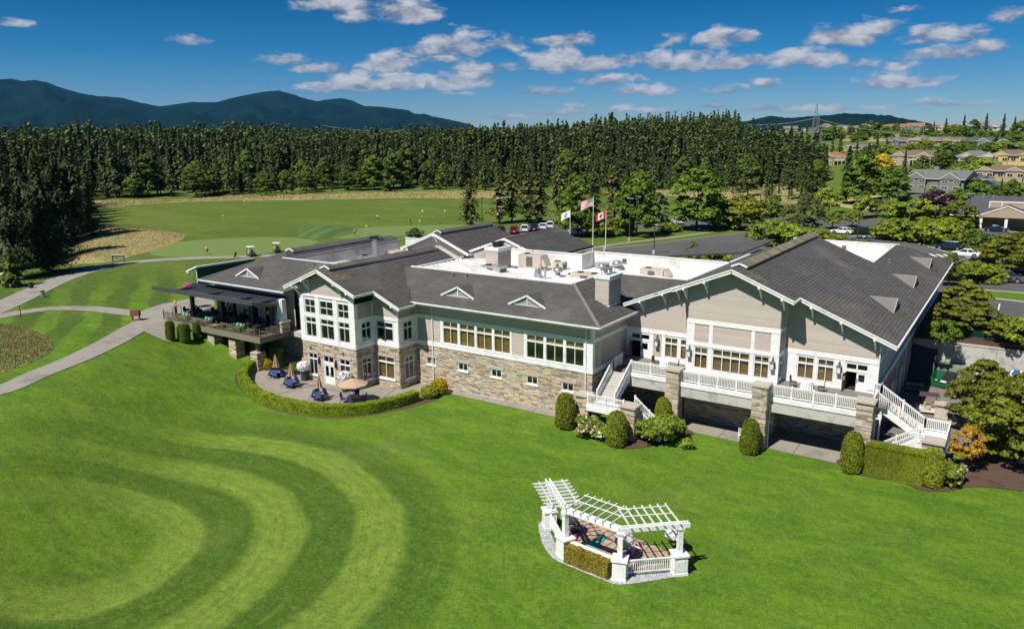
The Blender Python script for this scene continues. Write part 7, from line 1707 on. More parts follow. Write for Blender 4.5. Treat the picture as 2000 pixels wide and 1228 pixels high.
def table_set(x, y, lab, n=5, tipped=True, a0=.3):
    t = thing('patio_table', lab, 'table', (x, y, 0)); m = MB(); m.lathe((0, 0, 0), [(.6, .70), (.6, .74)], 16); part(m, 'tabletop', TABLEM, t)
    m = MB()
    for k in range(4): an = k*math.pi/2+.4; m.tube([(.15*math.cos(an), .15*math.sin(an), .7), (.42*math.cos(an), .42*math.sin(an), 0)], .02, 6)
    part(m, 'legs', CHAIRM, t)
    for k in range(n):
        an = a0+2*math.pi*k/n; r = .88 if tipped else 1.05
        loc = (x+r*math.cos(an), y+r*math.sin(an), .0); rz = an+math.pi/2+math.pi
        rz = an - math.pi/2
        lab2 = 'blue cushioned chair tipped against a table under a closed umbrella' if tipped else 'blue cushioned chair standing at the table under the open umbrella'
        c = dup(CH, loc, rz, lab2, CHG if tipped else 'blue chairs under the open umbrella')
        if tipped: c.rotation_euler = (.55, 0, rz); c.location.z = .05
PX = [(-68.0, 54.9), (-63.9, 53.5), (-58.2, 52.2)]
for (x, y), l1, l2 in zip(PX, ('leftmost', 'middle', 'rightmost'), ('left', 'middle', 'right')):
    table_set(x, y, l1+' of the three round tables under closed umbrellas on the patio'); closed_umbrella(x, y, l1+' of the three closed tan umbrellas on the patio', 0)
table_set(-54.6, 53.4, 'round table under the open tan umbrella', 4, False, .5)
t = thing('open_umbrella', 'open tan octagonal umbrella on the right side of the patio', 'umbrella', (-54.6, 53.4, 0)); m = MB(); m.tube([(0, 0, 0), (0, 0, 2.65)], .025, 8); m.lathe((0, 0, 0), [(.3, 0), (.3, .06)], 12); m.tube([(0, 0, 2.6), (0, 0, 2.75)], [.05, .02], 8); part(m, 'pole', CHAIRM, t)
for k in range(8):
    a, b = k*math.pi/4+.2, (k+1)*math.pi/4+.2; m = MB(); R_ = 1.55; mid = (a+b)/2
    m.face([(0, 0, 2.62), (R_*math.cos(a), R_*math.sin(a), 2.02), (R_*.93*math.cos(mid), R_*.93*math.sin(mid), 2.03), (R_*math.cos(b), R_*math.sin(b), 2.02)]); m.face([(R_*math.cos(a), R_*math.sin(a), 2.02), (R_*math.cos(b), R_*math.sin(b), 2.02), (R_*math.cos(b), R_*math.sin(b), 1.93), (R_*math.cos(a), R_*math.sin(a), 1.93)]); part(m, 'canopy_panel', TAN, t)
for k in range(8): a = k*math.pi/4+.2; m = MB(); m.tube([(0, 0, 2.58), (1.53*math.cos(a), 1.53*math.sin(a), 2.0)], .012, 5); part(m, 'rib', CHAIRM, t)
for c in [CH]+list(CH.children): bpy.data.objects.remove(c)
basket((-64.6, 55.9, 1.55), PETALW, 'globe of white flowers on the wall left of the french door', .72); basket((-57.9, 55.5, 1.6), PETALW, 'globe of white flowers at the corner behind the open umbrella', .72)
for x, y in ((-64.6, 55.9), (-57.9, 55.5)):
    m = MB(); m.lathe((x, y, 0), [(.34, 0), (.42, .8), (.3, 1.2), (.1, 1.2)], 12); o = m.build('planter_urn', plain('dark_urn', (.05, .055, .06), .6)); tag(o, 'dark urn under the '+('left' if x < -60 else 'right')+' globe of white flowers by the patio wall', 'planter')
basket((-89.6, 59.4, 7.3), PETALP, 'bright pink hanging basket at the corner of the green awning', .7)
# terrace tables with cloths and brown chairs
CLOTH = plain('white_tablecloth', (.72, .73, .76), .8, .05, 4); BRC = plain('brown_wicker', (.09, .05, .035), .7)
def cloth_table(x, y, lab):
    m = MB(); n = 28; top = [(x+.5*math.cos(2*math.pi*k/n), y+.5*math.sin(2*math.pi*k/n), ZF+.75) for k in range(n)]
    bot = [(x+(.58 if k % 2 else .47)*math.cos(2*math.pi*k/n), y+(.58 if k % 2 else .47)*math.sin(2*math.pi*k/n), ZF+.06) for k in range(n)]
    m.face(top)
    for k in range(n): j = (k+1) % n; m.face([bot[k], bot[j], top[j], top[k]])
    tag(m.build('tablecloth', CLOTH), lab, 'tablecloth')
def brown_chair(x, y, rz, lab):
    t = thing('terrace_chair', lab, 'chair', (x, y, ZF), rz); m = MB(); m.rbox((0, 0, .45), (.5, .5, .06)); part(m, 'seat', BRC, t); m = MB(); m.rbox((0, .25, .75), (.46, .04, .5), tilt=Matrix.Rotation(-.12, 3, 'X')); part(m, 'backrest', BRC, t)
    for sx in (-.22, .22):
        for sy in (-.22, .22): m = MB(); m.box(sx-.02, sx+.02, sy-.02, sy+.02, 0, .43); part(m, 'leg', BRC, t)
cloth_table(-26.9, 67.0, 'white cloth on the round table on the left part of the terrace'); brown_chair(-28.0, 67.2, 1.4, 'brown chair left of the white table by the left doors'); brown_chair(-25.8, 66.9, -1.4, 'brown chair right of the white table by the left doors')
cloth_table(-14.1, 67.6, 'white cloth on the round table on the right part of the terrace'); brown_chair(-15.3, 67.8, 1.5, 'brown chair left of the white table by the right doors'); brown_chair(-12.9, 67.6, -1.5, 'brown chair right of the white table by the right doors')
# white ladder-back chair on the lower pavement
t = thing('garden_chair', 'small white wooden chair standing alone at the lawn edge', 'chair', (-18.6, 64.5, .04), .5)
m = MB(); m.rbox((0, 0, .46), (.46, .44, .04)); part(m, 'seat', PWHITE, t)
for sx in (-.2, .2):
    m = MB(); m.box(sx-.02, sx+.02, -.2, -.16, 0, .45); part(m, 'leg', PWHITE, t); m = MB(); m.box(sx-.02, sx+.02, .17, .21, 0, 1.05); part(m, 'leg', PWHITE, t)
for z in (.62, .78, .95): m = MB(); m.box(-.19, .19, .175, .2, z, z+.07); part(m, 'slat', PWHITE, t)
m = MB(); m.box(-.2, .2, -.19, -.17, .2, .23); m.box(-.2, .2, .18, .2, .2, .23); part(m, 'stretcher', PWHITE, t)
# left terrace: sofas, tables, heaters
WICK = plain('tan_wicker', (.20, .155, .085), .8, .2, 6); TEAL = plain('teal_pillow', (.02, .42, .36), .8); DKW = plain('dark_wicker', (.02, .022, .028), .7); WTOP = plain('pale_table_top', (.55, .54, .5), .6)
def sofa(x, y, rz, lab, w=1.5):
    t = thing('wicker_sofa', lab, 'sofa', (x, y, ZF), rz); m = MB(); m.rbox((0, 0, .25), (w, .8, .4)); part(m, 'base', WICK, t); m = MB(); m.rbox((0, .35, .6), (w, .14, .5)); part(m, 'backrest', WICK, t)
    for s in (-1, 1): m = MB(); m.rbox((s*(w/2-.07), 0, .5), (.14, .8, .3)); part(m, 'armrest', WICK, t)
    m = MB(); m.rbox((0, -.03, .49), (w-.3, .62, .1)); part(m, 'cushion', plain('olive_cushion', (.16, .14, .06), .85), t)
    for s in (-.35, .3): m = MB(); m.rbox((s*w/1.5, .2, .68), (.36, .12, .34), tilt=Matrix.Rotation(-.3, 3, 'X')); part(m, 'pillow', TEAL, t)
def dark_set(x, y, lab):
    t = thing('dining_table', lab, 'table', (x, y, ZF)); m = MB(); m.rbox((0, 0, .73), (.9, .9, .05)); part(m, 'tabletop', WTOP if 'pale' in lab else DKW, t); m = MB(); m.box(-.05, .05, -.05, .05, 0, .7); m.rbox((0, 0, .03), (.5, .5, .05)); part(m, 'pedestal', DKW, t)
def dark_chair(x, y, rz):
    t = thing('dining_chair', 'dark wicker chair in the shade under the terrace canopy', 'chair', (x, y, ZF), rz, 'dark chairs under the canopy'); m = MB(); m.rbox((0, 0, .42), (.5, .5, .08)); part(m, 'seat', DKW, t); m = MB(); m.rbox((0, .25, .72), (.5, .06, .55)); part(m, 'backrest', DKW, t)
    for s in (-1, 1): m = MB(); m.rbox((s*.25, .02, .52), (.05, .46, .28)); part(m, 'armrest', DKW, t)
for i, x in enumerate((-84.3, -79.9, -74.0)): sofa(x, 54.9, (0.1, -.1, 0)[i], ('left', 'middle', 'right')[i]+' wicker sofa with teal pillows behind the glass railing')
for i, (x, y) in enumerate(((-82.1, 55.1), (-77.2, 55.2), (-72.0, 55.0))):
    t = thing('coffee_table', ('left', 'middle', 'right')[i]+' low tan coffee table behind the glass railing', 'table', (x, y, ZF)); m = MB(); m.rbox((0, 0, .38), (1.1, .7, .08)); part(m, 'tabletop', WICK, t)
    for sx in (-.45, .45):
        for sy in (-.28, .28): m = MB(); m.box(sx-.03, sx+.03, sy-.03, sy+.03, 0, .35); part(m, 'leg', WICK, t)
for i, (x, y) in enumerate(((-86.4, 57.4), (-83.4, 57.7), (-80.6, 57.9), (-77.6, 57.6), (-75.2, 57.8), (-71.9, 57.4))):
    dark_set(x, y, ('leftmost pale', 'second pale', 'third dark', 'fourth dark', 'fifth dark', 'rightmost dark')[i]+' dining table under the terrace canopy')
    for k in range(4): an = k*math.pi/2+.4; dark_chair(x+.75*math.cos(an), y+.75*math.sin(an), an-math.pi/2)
for x in (-79.6, -73.2):
    t = thing('patio_heater', ('left' if x < -75 else 'right')+' dark square column heater under the canopy', 'heater', (x, 55.7, ZF)); m = MB(); m.box(-.3, .3, -.3, .3, 0, .8); m.box(-.36, .36, -.36, .36, .8, .86); part(m, 'body', DKW, t)
for i, (x, y) in enumerate(((-70.9, 55.0), (-70.2, 56.9))):
    t = thing('bar_cabinet', ('front', 'rear')[i]+' dark cabinet at the right end of the left terrace', 'cabinet', (x, y, ZF)); m = MB(); m.rbox((0, 0, .5), (.7, .6, 1.0)); part(m, 'body', DKW, t); m = MB(); m.rbox((0, 0, 1.02), (.8, .7, .05)); part(m, 'top', DARKMETAL, t)
m = MB(); 
for k in range(16): x = -69.9+.32*k; 
# ---------------------------------------------------------------- roof plant
def unit(x, y, sx, sy, h, mat, lab, z=9.9, fan=0, hood=False):
    t = thing('rooftop_unit', lab, 'roof unit', (x, y, z)); m = MB(); m.rbox((0, 0, h/2+.15), (sx, sy, h)); part(m, 'casing', mat, t); m = MB(); m.rbox((0, 0, .08), (sx+.1, sy+.1, .16)); part(m, 'kerb', MEMB, t)
    m = MB(); m.rbox((0, -sy/2-.01, h*.6), (sx*.28, .03, h*.7)); m.rbox((sx/2+.01, 0, h*.55), (.03, sy*.7, h*.6)); part(m, 'louvre_panel', plain('unit_dark_grille', (.10, .095, .09), .6, .3, 8), t)
    m = MB(); m.rbox((-sx*.3, -sy/2-.01, h*.5), (sx*.25, .02, h*.75)); part(m, 'access_panel', mat, t)
    for k in range(fan): m = MB(); m.lathe((-sx*.25+k*sx*.5, 0, h+.15), [(.38, 0), (.38, .1), (.05, .1)], 12); part(m, 'fan', BLACK, t)
    if hood: m = MB(); m.hexa([(sx/2, -sy*.4, h*.3), (sx/2+.7, -sy*.4, h*.3), (sx/2+.7, sy*.4, h*.3), (sx/2, sy*.4, h*.3), (sx/2, -sy*.4, h+.1), (sx/2+.05, -sy*.4, h+.1), (sx/2+.05, sy*.4, h+.1), (sx/2, sy*.4, h+.1)]); part(m, 'hood', mat, t)
unit(-51.2, 82.3, 3.3, 1.7, 1.75, BEIGEMETAL, 'large beige air handling unit by the far white parapet', fan=1, hood=True)
unit(-53.0, 76.2, 2.8, 1.7, 1.0, GREYMETAL, 'dented silver metal unit at the foot of the dark capped chimney', fan=1)
unit(-47.9, 83.4, 1.4, 1.2, .9, BEIGEMETAL, 'small square condenser right of the large beige unit', fan=1)
unit(-43.6, 86.5, 1.5, 1.1, .75, GREYMETAL, 'bluish metal box at the inner corner of the parapet')
unit(-42.0, 79.6, 3.6, 1.8, .55, BEIGEMETAL, 'long low beige unit in the middle of the white roof', fan=2)
unit(-36.2, 85.6, 3.0, 1.9, .75, BEIGEMETAL, 'low tan unit with tilted hood before the long white parapet', fan=1, hood=True)
unit(-77.1, 71.6, .9, 1.6, .6, BEIGEMETAL, 'low cream unit left inside the dark walled roof well') if False else unit(-73.2, 70.6, 1.6, 2.6, .55, BEIGEMETAL, 'low cream unit left inside the dark walled roof well')
unit(-73.0, 75.2, 1.5, 1.5, .8, GREYMETAL, 'square condenser with dark sides in the left roof well', fan=1); unit(-72.6, 80.6, 1.8, 2.6, .8, BEIGEMETAL, 'beige unit with ducts at the rear of the left roof well')
def fanhood(x, y, s, lab, z=9.9, cone=False):
    t = thing('exhaust_fan', lab, 'exhaust fan', (x, y, z)); m = MB(); m.rbox((0, 0, .12), (.8*s, .8*s, .25)); part(m, 'kerb', MEMB, t)
    m = MB(); m.lathe((0, 0, .2), [(.55*s, 0), (.42*s, .5*s), (.3*s, .9*s), (.3*s, 1.0*s), (.02, 1.02*s)] if cone else [(.32*s, 0), (.32*s, .4*s), (.62*s, .45*s), (.66*s, .75*s), (.45*s, 1.0*s), (.02, 1.05*s)], 16); part(m, 'hood', GREYMETAL, t, smooth=True)
fanhood(-47.4, 77.3, .95, 'cone shaped silver roof vent', cone=True); fanhood(-45.6, 78.9, .95, 'round silver mushroom fan right of the cone vent'); fanhood(-41.7, 86.9, 1.0, 'large silver mushroom fan by the long white parapet'); fanhood(-42.8, 84.9, .75, 'small domed silver fan beside the large one')
fanhood(-21.3, 103.5, .9, 'silver vent peeking over the ridge in the right roof well'); fanhood(-15.2, 101.5, .8, 'silver vent at the parapet of the right roof well', cone=True)
for x, y, l in ((-46.2, 77.0, 'thin flue pipe between the cone vent and the mushroom fan'), (-73.8, 77.6, 'tall duct tower with dark cap in the left roof well')):
    t = thing('flue_pipe', l, 'flue', (x, y, 9.9)); h = 1.0 if x > -60 else 2.9; m = MB(); m.lathe((0, 0, 0), [(.12 if x > -60 else .38, 0), (.12 if x > -60 else .38, h)], 10); part(m, 'pipe', GREYMETAL, t); m = MB(); m.lathe((0, 0, h), [(.2 if x > -60 else .62, 0), (.2 if x > -60 else .62, .3), (.05, .35)], 10); part(m, 'cap', BLACK if x < -60 else GREYMETAL, t)
for i, (x, y) in enumerate(((-50.2, 71.5), (-48.6, 72.5), (-47.4, 71.8), (-46.0, 73.2), (-44.9, 72.4), (-43.6, 74.2), (-45.3, 81.2), (-39.2, 81.8), (-38.6, 77.8))):
    t = thing('roof_drain', 'small dark drain cap on the white flat roof', 'roof drain', (x, y, 9.9), group='drain caps on the white roof'); m = MB(); m.lathe((0, 0, 0), [(.2, 0), (.2, .12), (.05, .2)], 8); part(m, 'cap', BLACK, t)
# ---------------------------------------------------------------- lamps, flags, small site items
def street_lamp(px, py, hpx, lab, heads=2, z=4.6, rz=None):
    p = G(px, py, z) if z else T(px, py); h = hpx/PXM(p+Vector((0, 0, 4)))/.97; t = thing('street_lamp', lab, 'street lamp', p, -.55 if rz is None else rz)
    m = MB(); m.tube([(0, 0, 0), (0, 0, h)], [.11, .08], 8); part(m, 'pole', plain('lamp_pole_brown', (.05, .04, .035), .6), t); m = MB(); m.lathe((0, 0, 0), [(.3, 0), (.3, .75), (.28, .8), (.1, .82)], 10); part(m, 'footing', CONC2, t)
    for s in ((-1, 1) if heads == 2 else (1,)): m = MB(); m.rbox((s*.62, 0, h), (.85, .34, .14)); m.rbox((s*.15, 0, h-.02), (.3, .06, .06)); part(m, 'lamp_head', plain('lamp_head_grey', (.38, .37, .35), .5), t)
street_lamp(978, 463, 57, 'double headed lamp left of the dark car park roof'); street_lamp(1229, 471, 81, 'tall double headed lamp on the lawn right of the flags'); street_lamp(1277, 497, 57, 'plain lamp post by the road, right of the tall double lamp', 1)
street_lamp(1482, 441, 71, 'double headed lamp beyond the bright bush'); street_lamp(1414, 416, 57, 'slim lamp post at the far side of the road', 1); street_lamp(1673, 478, 82, 'lamp post cutting in front of the black pickup', 1); street_lamp(1748, 436, 62, 'lamp post left of the yellow-green tree', 1); street_lamp(1671, 398, 36, 'left one of the twin poles by the hillside', 1); street_lamp(1678, 398, 36, 'right one of the twin poles by the hillside', 1); street_lamp(1737, 388, 22, 'short lamp beyond the round trees', 1); street_lamp(1888, 447, 66, 'double headed lamp in front of the right pavilion')
p = T(942, 444); t = thing('flood_pole', 'thin dark pole beside the lone ragged pine', 'pole', p); m = MB(); m.tube([(0, 0, 0), (0, 0, 7.2)], .08, 6); part(m, 'pole', DARKMETAL, t); m = MB(); m.rbox((0, 0, 7.2), (.5, .3, .2)); part(m, 'lamp_head', DARKMETAL, t)
def cloth_grid(w, h, nx_, ny_, colf, mats, droop=.35, wave=.12, sag=.55):
    V, F, M_ = [], [], []
    for j in range(ny_+1):
        for i in range(nx_+1):
            u_, v_ = i/nx_, j/ny_; V.append((-w*u_*.9, wave*math.sin(u_*7+v_*1.5)*u_*1.6, -h*(1-v_)-sag*h*u_*u_*1.1-droop*u_*(1-v_)*.3+.05*math.sin(u_*9)))
    for j in range(ny_):
        for i in range(nx_): a = j*(nx_+1)+i; F.append((a, a+1, a+nx_+2, a+nx_+1)); M_.append(colf((i+.5)/nx_, (j+.5)/ny_))
    return meshof('flag', np.array(V), np.array(F), mats, mi=M_)
FR, FB, FWH = plain('flag_red', (.50, .02, .03), .8, .03), plain('flag_blue', (.02, .03, .16), .8, .03), plain('flag_white', (.75, .75, .75), .8, .03)
def us(u_, v_):
    if u_ < .4 and v_ > 6/13:
        cu, cv = u_/.4*11, (v_-6/13)/(7/13)*9; ci, cj = int(cu), int(cv)
        return 2 if (ci+cj) % 2 == 0 and abs(cu-ci-.5) < .34 and abs(cv-cj-.5) < .34 else 1
    return 0 if int(v_*13) % 2 == 0 else 2
LEAFP = [(0, .95), (.12, .62), (.3, .72), (.24, .3), (.46, .5), (.52, .38), (.8, .42), (.7, .15), (.82, .05), (.42, -.3), (.47, -.48), (.06, -.42), (.06, -.8)]
LEAF = LEAFP+[(-x, y) for x, y in LEAFP[::-1]]
def ca(u_, v_):
    if u_ < .25 or u_ > .75: return 0
    x, y = (u_-.5)*4.6, (v_-.5)*2.4
    return 0 if inpoly(np.array([x]), np.array([y]), LEAF)[0] else 2
def club_flag(u_, v_):
    x, y = (u_-.5)*1.7, v_-.5; r = math.hypot(x, y); return 1 if .20 < r < .27 or (abs(x) < .04 and abs(y) < .12) else 2
for px, py, top, w_, h_, fn, lab in ((1113, 500, 411, 1.9, 1.25, club_flag, 'left and lower flagpole flying the white club flag'), (1157, 520, 388, 2.4, 1.4, us, 'tallest middle flagpole flying the striped flag with stars'), (1182, 510, 413, 2.0, 1.15, ca, 'right flagpole flying the red and white maple leaf flag')):
    p = G(px, py, 4.6); h = (py-top)/PXM(p+Vector((0, 0, 5)))/.965; t = thing('flagpole', lab, 'flagpole', p, YAW*-1-.35)
    m = MB(); m.tube([(0, 0, 0), (0, 0, h)], [.09, .04], 8); part(m, 'pole', PWHITE, t); m = MB(); m.ball((0, 0, h+.08), .1, 8); part(m, 'finial', plain('gold_ball', (.5, .35, .1), .3, metal=.8), t)
    o = bpy.data.objects.new('flag', cloth_grid(w_, h_, 44, 26 if fn is us else 30, fn, [FR, FB, FWH])); COL.objects.link(o); o.parent = t; o.location = (-.06, 0, h-.35); o.rotation_euler = (0, 0, 0)
def hydrant(px, py, col, lab, z=None):
    p = T(px, py) if z is None else G(px, py, z); t = thing('fire_hydrant', lab, 'fire hydrant', p); m = MB(); m.lathe((0, 0, 0), [(.2, 0), (.2, .06), (.13, .08), (.13, .55), (.17, .58), (.15, .72), (.05, .82), (.03, .88)], 12); part(m, 'barrel', col, t, smooth=True); m = MB(); m.tube([(-.24, 0, .45), (.24, 0, .45)], .06, 8); part(m, 'outlet', col, t); m = MB(); m.tube([(0, -.2, .4), (0, 0, .4)], .08, 8); part(m, 'cap', col, t)
hydrant(343, 599, plain('yellow_paint', (.62, .45, .08), .5), 'yellow fire hydrant on the grass beyond the terrace canopy'); hydrant(1180, 490, plain('cream_paint', (.6, .55, .42), .5), 'cream coloured hydrant on the footpath by the right flagpole', 4.6)
# signs and bins along the cart paths
p = T(266, 626); t = thing('notice_box', 'reddish brown wooden notice box on two legs at the path junction', 'sign', p, .5); RW = plain('red_brown_wood', (.16, .06, .035), .7); m = MB(); m.rbox((0, 0, .95), (1.1, .5, .7)); part(m, 'board', RW, t)
for sx in (-.45, .45): m = MB(); m.box(sx-.06, sx+.06, -.06, .06, 0, .7); part(m, 'leg', RW, t)
p = T(232, 512); t = thing('course_sign', 'low course sign with a white panel on two dark legs by the far path', 'sign', p, .6); m = MB(); m.rbox((0, 0, 1.15), (2.2, .08, .5), tilt=Matrix.Rotation(.5, 3, 'X')); part(m, 'panel', CLOTH, t)
for sx in (-1, 1): m = MB(); m.box(sx-.06, sx+.06, -.06, .06, 0, 1.1); part(m, 'leg', BLACK, t)
p = T(221, 512); t = thing('marker_post', 'short dark marker post left of the course sign', 'post', p); m = MB(); m.box(-.06, .06, -.06, .06, 0, .9); m.rbox((0, 0, .9), (.2, .2, .05)); part(m, 'post', BLACK, t)
p = T(41, 619); t = thing('marker_post', 'dark thin post standing beside the near cart path', 'post', p); m = MB(); m.tube([(0, 0, 0), (0, 0, 1.4)], .05, 8); m.rbox((0, 0, 1.4), (.18, .1, .08)); part(m, 'post', BLACK, t)
p = T(84, 580); t = thing('litter_bin', 'small grey litter bin alone on the striped grass', 'bin', p); m = MB(); m.lathe((0, 0, 0), [(.26, 0), (.3, .75), (.3, .8)], 12); part(m, 'drum', GREYMETAL, t); m = MB(); m.lathe((0, 0, .8), [(.34, 0), (.3, .08), (.05, .14)], 12); part(m, 'lid', DARKMETAL, t)
p = T(61, 563); t = thing('ball_washer', 'dark square box at the fork of the wide cart path', 'ball washer', p); m = MB(); m.rbox((0, 0, .5), (.6, .5, .8)); part(m, 'box', plain('dark_green_box', (.02, .04, .025), .6), t); m = MB(); m.box(-.05, .05, -.05, .05, 0, .2); part(m, 'post', BLACK, t)
# golf flags and targets
for px, py, hp, lab in ((868, 425, 14, 'yellow golf flag in front of the far gable on the green'), (801+18, 447, 17, 'golf flagstick right of the black dressed golfer'), (715, 458, 18, 'golf flagstick between the two groups of golfers'), (181, 424, 10, 'yellow target flag near the left edge of the range'), (435, 432, 12, 'target pole in the middle of the range'), (477, 403, 12, 'far target pole on the range'), (824, 425, 14, 'target pole with white top on the right of the range')):
    p = T(px, py); h = hp/PXM(p)/.97; t = thing('golf_flag', lab, 'golf flag', p); m = MB(); m.tube([(0, 0, 0), (0, 0, h)], .035, 6); part(m, 'stick', plain('yellow_stick', (.55, .5, .12), .5), t); m = MB(); m.hexa([(0, 0, h-.4), (.5, 0, h-.3), (.5, .02, h-.3), (0, .02, h-.4), (0, 0, h), (.5, 0, h-.1), (.5, .02, h-.1), (0, .02, h)]); part(m, 'flag', FWH if 'white' in lab else plain('yellow_flag', (.6, .5, .1), .7), t)
def putter(p, rz, c=.44):
    m = MB(); m.tube([(0, -c, .8), (0, -c-.18, .03)], .012, 5); m.rbox((0, -c-.2, .02), (.12, .04, .04)); o = m.build('golf_club', GREYMETAL); o.location = p; o.rotation_euler.z = rz; return o
for key, px, py, rz, lab in (('putt_a', 405, 497, -1.2, 'golfer in cream top bending over a putt on the left green'), ('stand_w', 738, 432, 1.0, 'golfer in white shirt and dark shorts on the far side of the green'), ('stand_b', 802, 441, .5, 'golfer all in black bending over a putt'), ('stand_w', 693, 463, 2.2, 'golfer standing just above the left dark ridge')):
    p = T(px, py); person(key, lab, p, rz, sc=1.12); 
    if key != 'stand_w': tag(putter(p, rz), 'golf club held by the '+('cream topped' if key == 'putt_a' else 'black dressed')+' golfer', 'golf club')
t = thing('golf_bag', 'dark golf bag leaning on its stand at the edge of the green', 'golf bag', T(458, 503), .7); m = MB(); m.tube([(0, 0, .05), (.35, 0, .95)], [.16, .18], 8); part(m, 'bag', BLACK, t); m = MB(); m.tube([(.28, 0, .8), (.75, .15, 0)], .02, 5); m.tube([(.28, 0, .8), (.75, -.15, 0)], .02, 5); part(m, 'stand', GREYMETAL, t); m = MB(); [m.tube([(.33, k*.06-.1, .9), (.45, k*.07-.1, 1.15)], .02, 5) for k in range(4)]; part(m, 'club_heads', GREYMETAL, t)
# ---------------------------------------------------------------- vehicles
def wheel(t, x, y, r=.34, w=.22, nm='wheel'):
    m = MB(); m.tube([(x-w/2, y, r), (x+w/2, y, r)], r, 14); wo = part(m, nm, TIRE, t); m = MB(); s = 1 if x > 0 else -1; m.tube([(x+s*(w/2-.02), y, r), (x+s*(w/2+.012), y, r)], r*.62, 10); part(m, 'rim', CHROME, wo)
    return wo
def car(kind, px, py, rz, paint, lab, z=4.6, loc=None):
    p = loc or (G(px, py, z) if z else T(px, py)); t = thing('parked_car', lab, 'pickup truck' if kind == 'pickup' else 'car', (p[0], p[1], float(hz(p[0], p[1]))+.06), rz)
    L, Wd = {'suv': (4.7, 1.9), 'sedan': (4.7, 1.84), 'pickup': (5.7, 2.0), 'van': (5.1, 2.0)}[kind]; hw = Wd/2
    prof = {'suv': ([(-2.35, .45), (-2.35, .85), (-1.35, 1.02), (1.9, 1.06), (2.3, .98), (2.35, .5)], [(-1.45, 1.0), (-.75, 1.62), (1.55, 1.66), (2.2, 1.04)]),
            'sedan': ([(-2.35, .4), (-2.33, .75), (-1.2, .92), (1.5, .98), (2.3, .92), (2.35, .45)], [(-1.2, .9), (-.45, 1.38), (.85, 1.42), (1.75, .96)]),
            'pickup': ([(-2.85, .55), (-2.85, 1.05), (-1.75, 1.18), (2.75, 1.2), (2.85, .6)], [(-1.6, 1.15), (-.95, 1.82), (.95, 1.85), (1.1, 1.18)]),
            'van': ([(-2.55, .42), (-2.52, .8), (-1.6, 1.02), (2.45, 1.08), (2.55, .48)], [(-1.75, 1.0), (-.9, 1.68), (2.2, 1.74), (2.48, 1.08)])}[kind]
    low, cab = prof
    def loft(m, pr, wb, wt_, zb, zt):
        n = len(pr); W_ = lambda z: wb+(wt_-wb)*max(0, min(1, (z-zb)/(zt-zb)))
        for s in (1, -1): m.face([(s*W_(z), y, z) for y, z in (pr if s > 0 else pr[::-1])])
        for i in range(n): (y0, z0_), (y1, z1_) = pr[i], pr[(i+1) % n]; m.face([(-W_(z0_), y0, z0_), (W_(z0_), y0, z0_), (W_(z1_), y1, z1_), (-W_(z1_), y1, z1_)])
    m = MB(); loft(m, low, hw, hw*.93, .4, 1.1); m.box(-hw*.93, hw*.93, low[0][0]+.25, low[-1][0]-.25, .24, .46); part(m, 'body', paint, t)
    m = MB(); loft(m, cab, hw*.90, hw*.70, low[2][1], cab[1][1]); part(m, 'cabin', CARGLASS, t)
    m = MB(); c1, c2 = cab[1], cab[2]; w_ = hw*.70; m.hexa([(-w_, c1[0]-.05, c1[1]-.02), (w_, c1[0]-.05, c1[1]-.02), (w_, c2[0]+.05, c2[1]-.02), (-w_, c2[0]+.05, c2[1]-.02), (-w_*.92, c1[0]+.1, c1[1]+.06), (w_*.92, c1[0]+.1, c1[1]+.06), (w_*.92, c2[0]-.1, c2[1]+.06), (-w_*.92, c2[0]-.1, c2[1]+.06)])
    for s in (-1, 1):
        for a, b in ((cab[0], c1), (c2, cab[3])): m.beam((s*hw*.9, a[0] if a is cab[0] else a[0], a[1]), (s*hw*.9 if b is cab[3] else s*w_, b[0], b[1]), .06, .07) if a is cab[0] else m.beam((s*w_, a[0], a[1]), (s*hw*.9, b[0], b[1]), .06, .09)
        ym = (cab[0][0]+cab[3][0])/2+.1; m.beam((s*hw*.9, ym, low[2][1]), (s*w_, ym, c1[1]), .05, .1, up=(0, 1, 0)); 
        if kind in ('suv', 'van'): ym = c2[0]-.55; m.beam((s*hw*.91, ym, low[2][1]), (s*w_, ym, c1[1]), .05, .1, up=(0, 1, 0))
    part(m, 'roof', paint, t)
    if kind == 'pickup': m = MB(); m.box(-hw*.78, hw*.78, 1.25, 2.7, .8, 1.215); part(m, 'cargo_bed', BLACK, t)
    wy = L/2-.85
    for sx in (-1, 1):
        for y in (-wy, wy): m = MB(); m.tube([(sx*(hw-.26), y, .36), (sx*(hw+.004), y, .36)], .42, 14); part(m, 'wheel_arch', BLACK, t); wheel(t, sx*(hw-.09), y, .38 if kind == 'pickup' else .34)
    for sx in (-1, 1):
        m = MB(); m.rbox((sx*hw*.72, low[0][0]+.0, low[1][1]-.08), (.42, .1, .15)); part(m, 'headlight', plain('headlight_glass', (.6, .62, .62), .15), t)
        m = MB(); m.rbox((sx*hw*.78, low[-1][0]-.02, .82), (.26, .1, .22)); part(m, 'taillight', plain('red_lens', (.35, .01, .01), .3), t)
        m = MB(); m.rbox((sx*(hw+.08), cab[0][0]+.25, low[2][1]+.06), (.18, .1, .13)); part(m, 'mirror', paint, t)
    m = MB(); m.rbox((0, low[0][0]-.01, .55), (.5, .03, .13)); m.rbox((0, low[-1][0]+.0, .62), (.5, .03, .13)); part(m, 'number_plate', CLOTH, t); m = MB(); m.box(-hw*.5, hw*.5, low[0][0]-.015, low[0][0]+.02, .62, low[1][1]-.05); part(m, 'grille', BLACK, t)
    return t
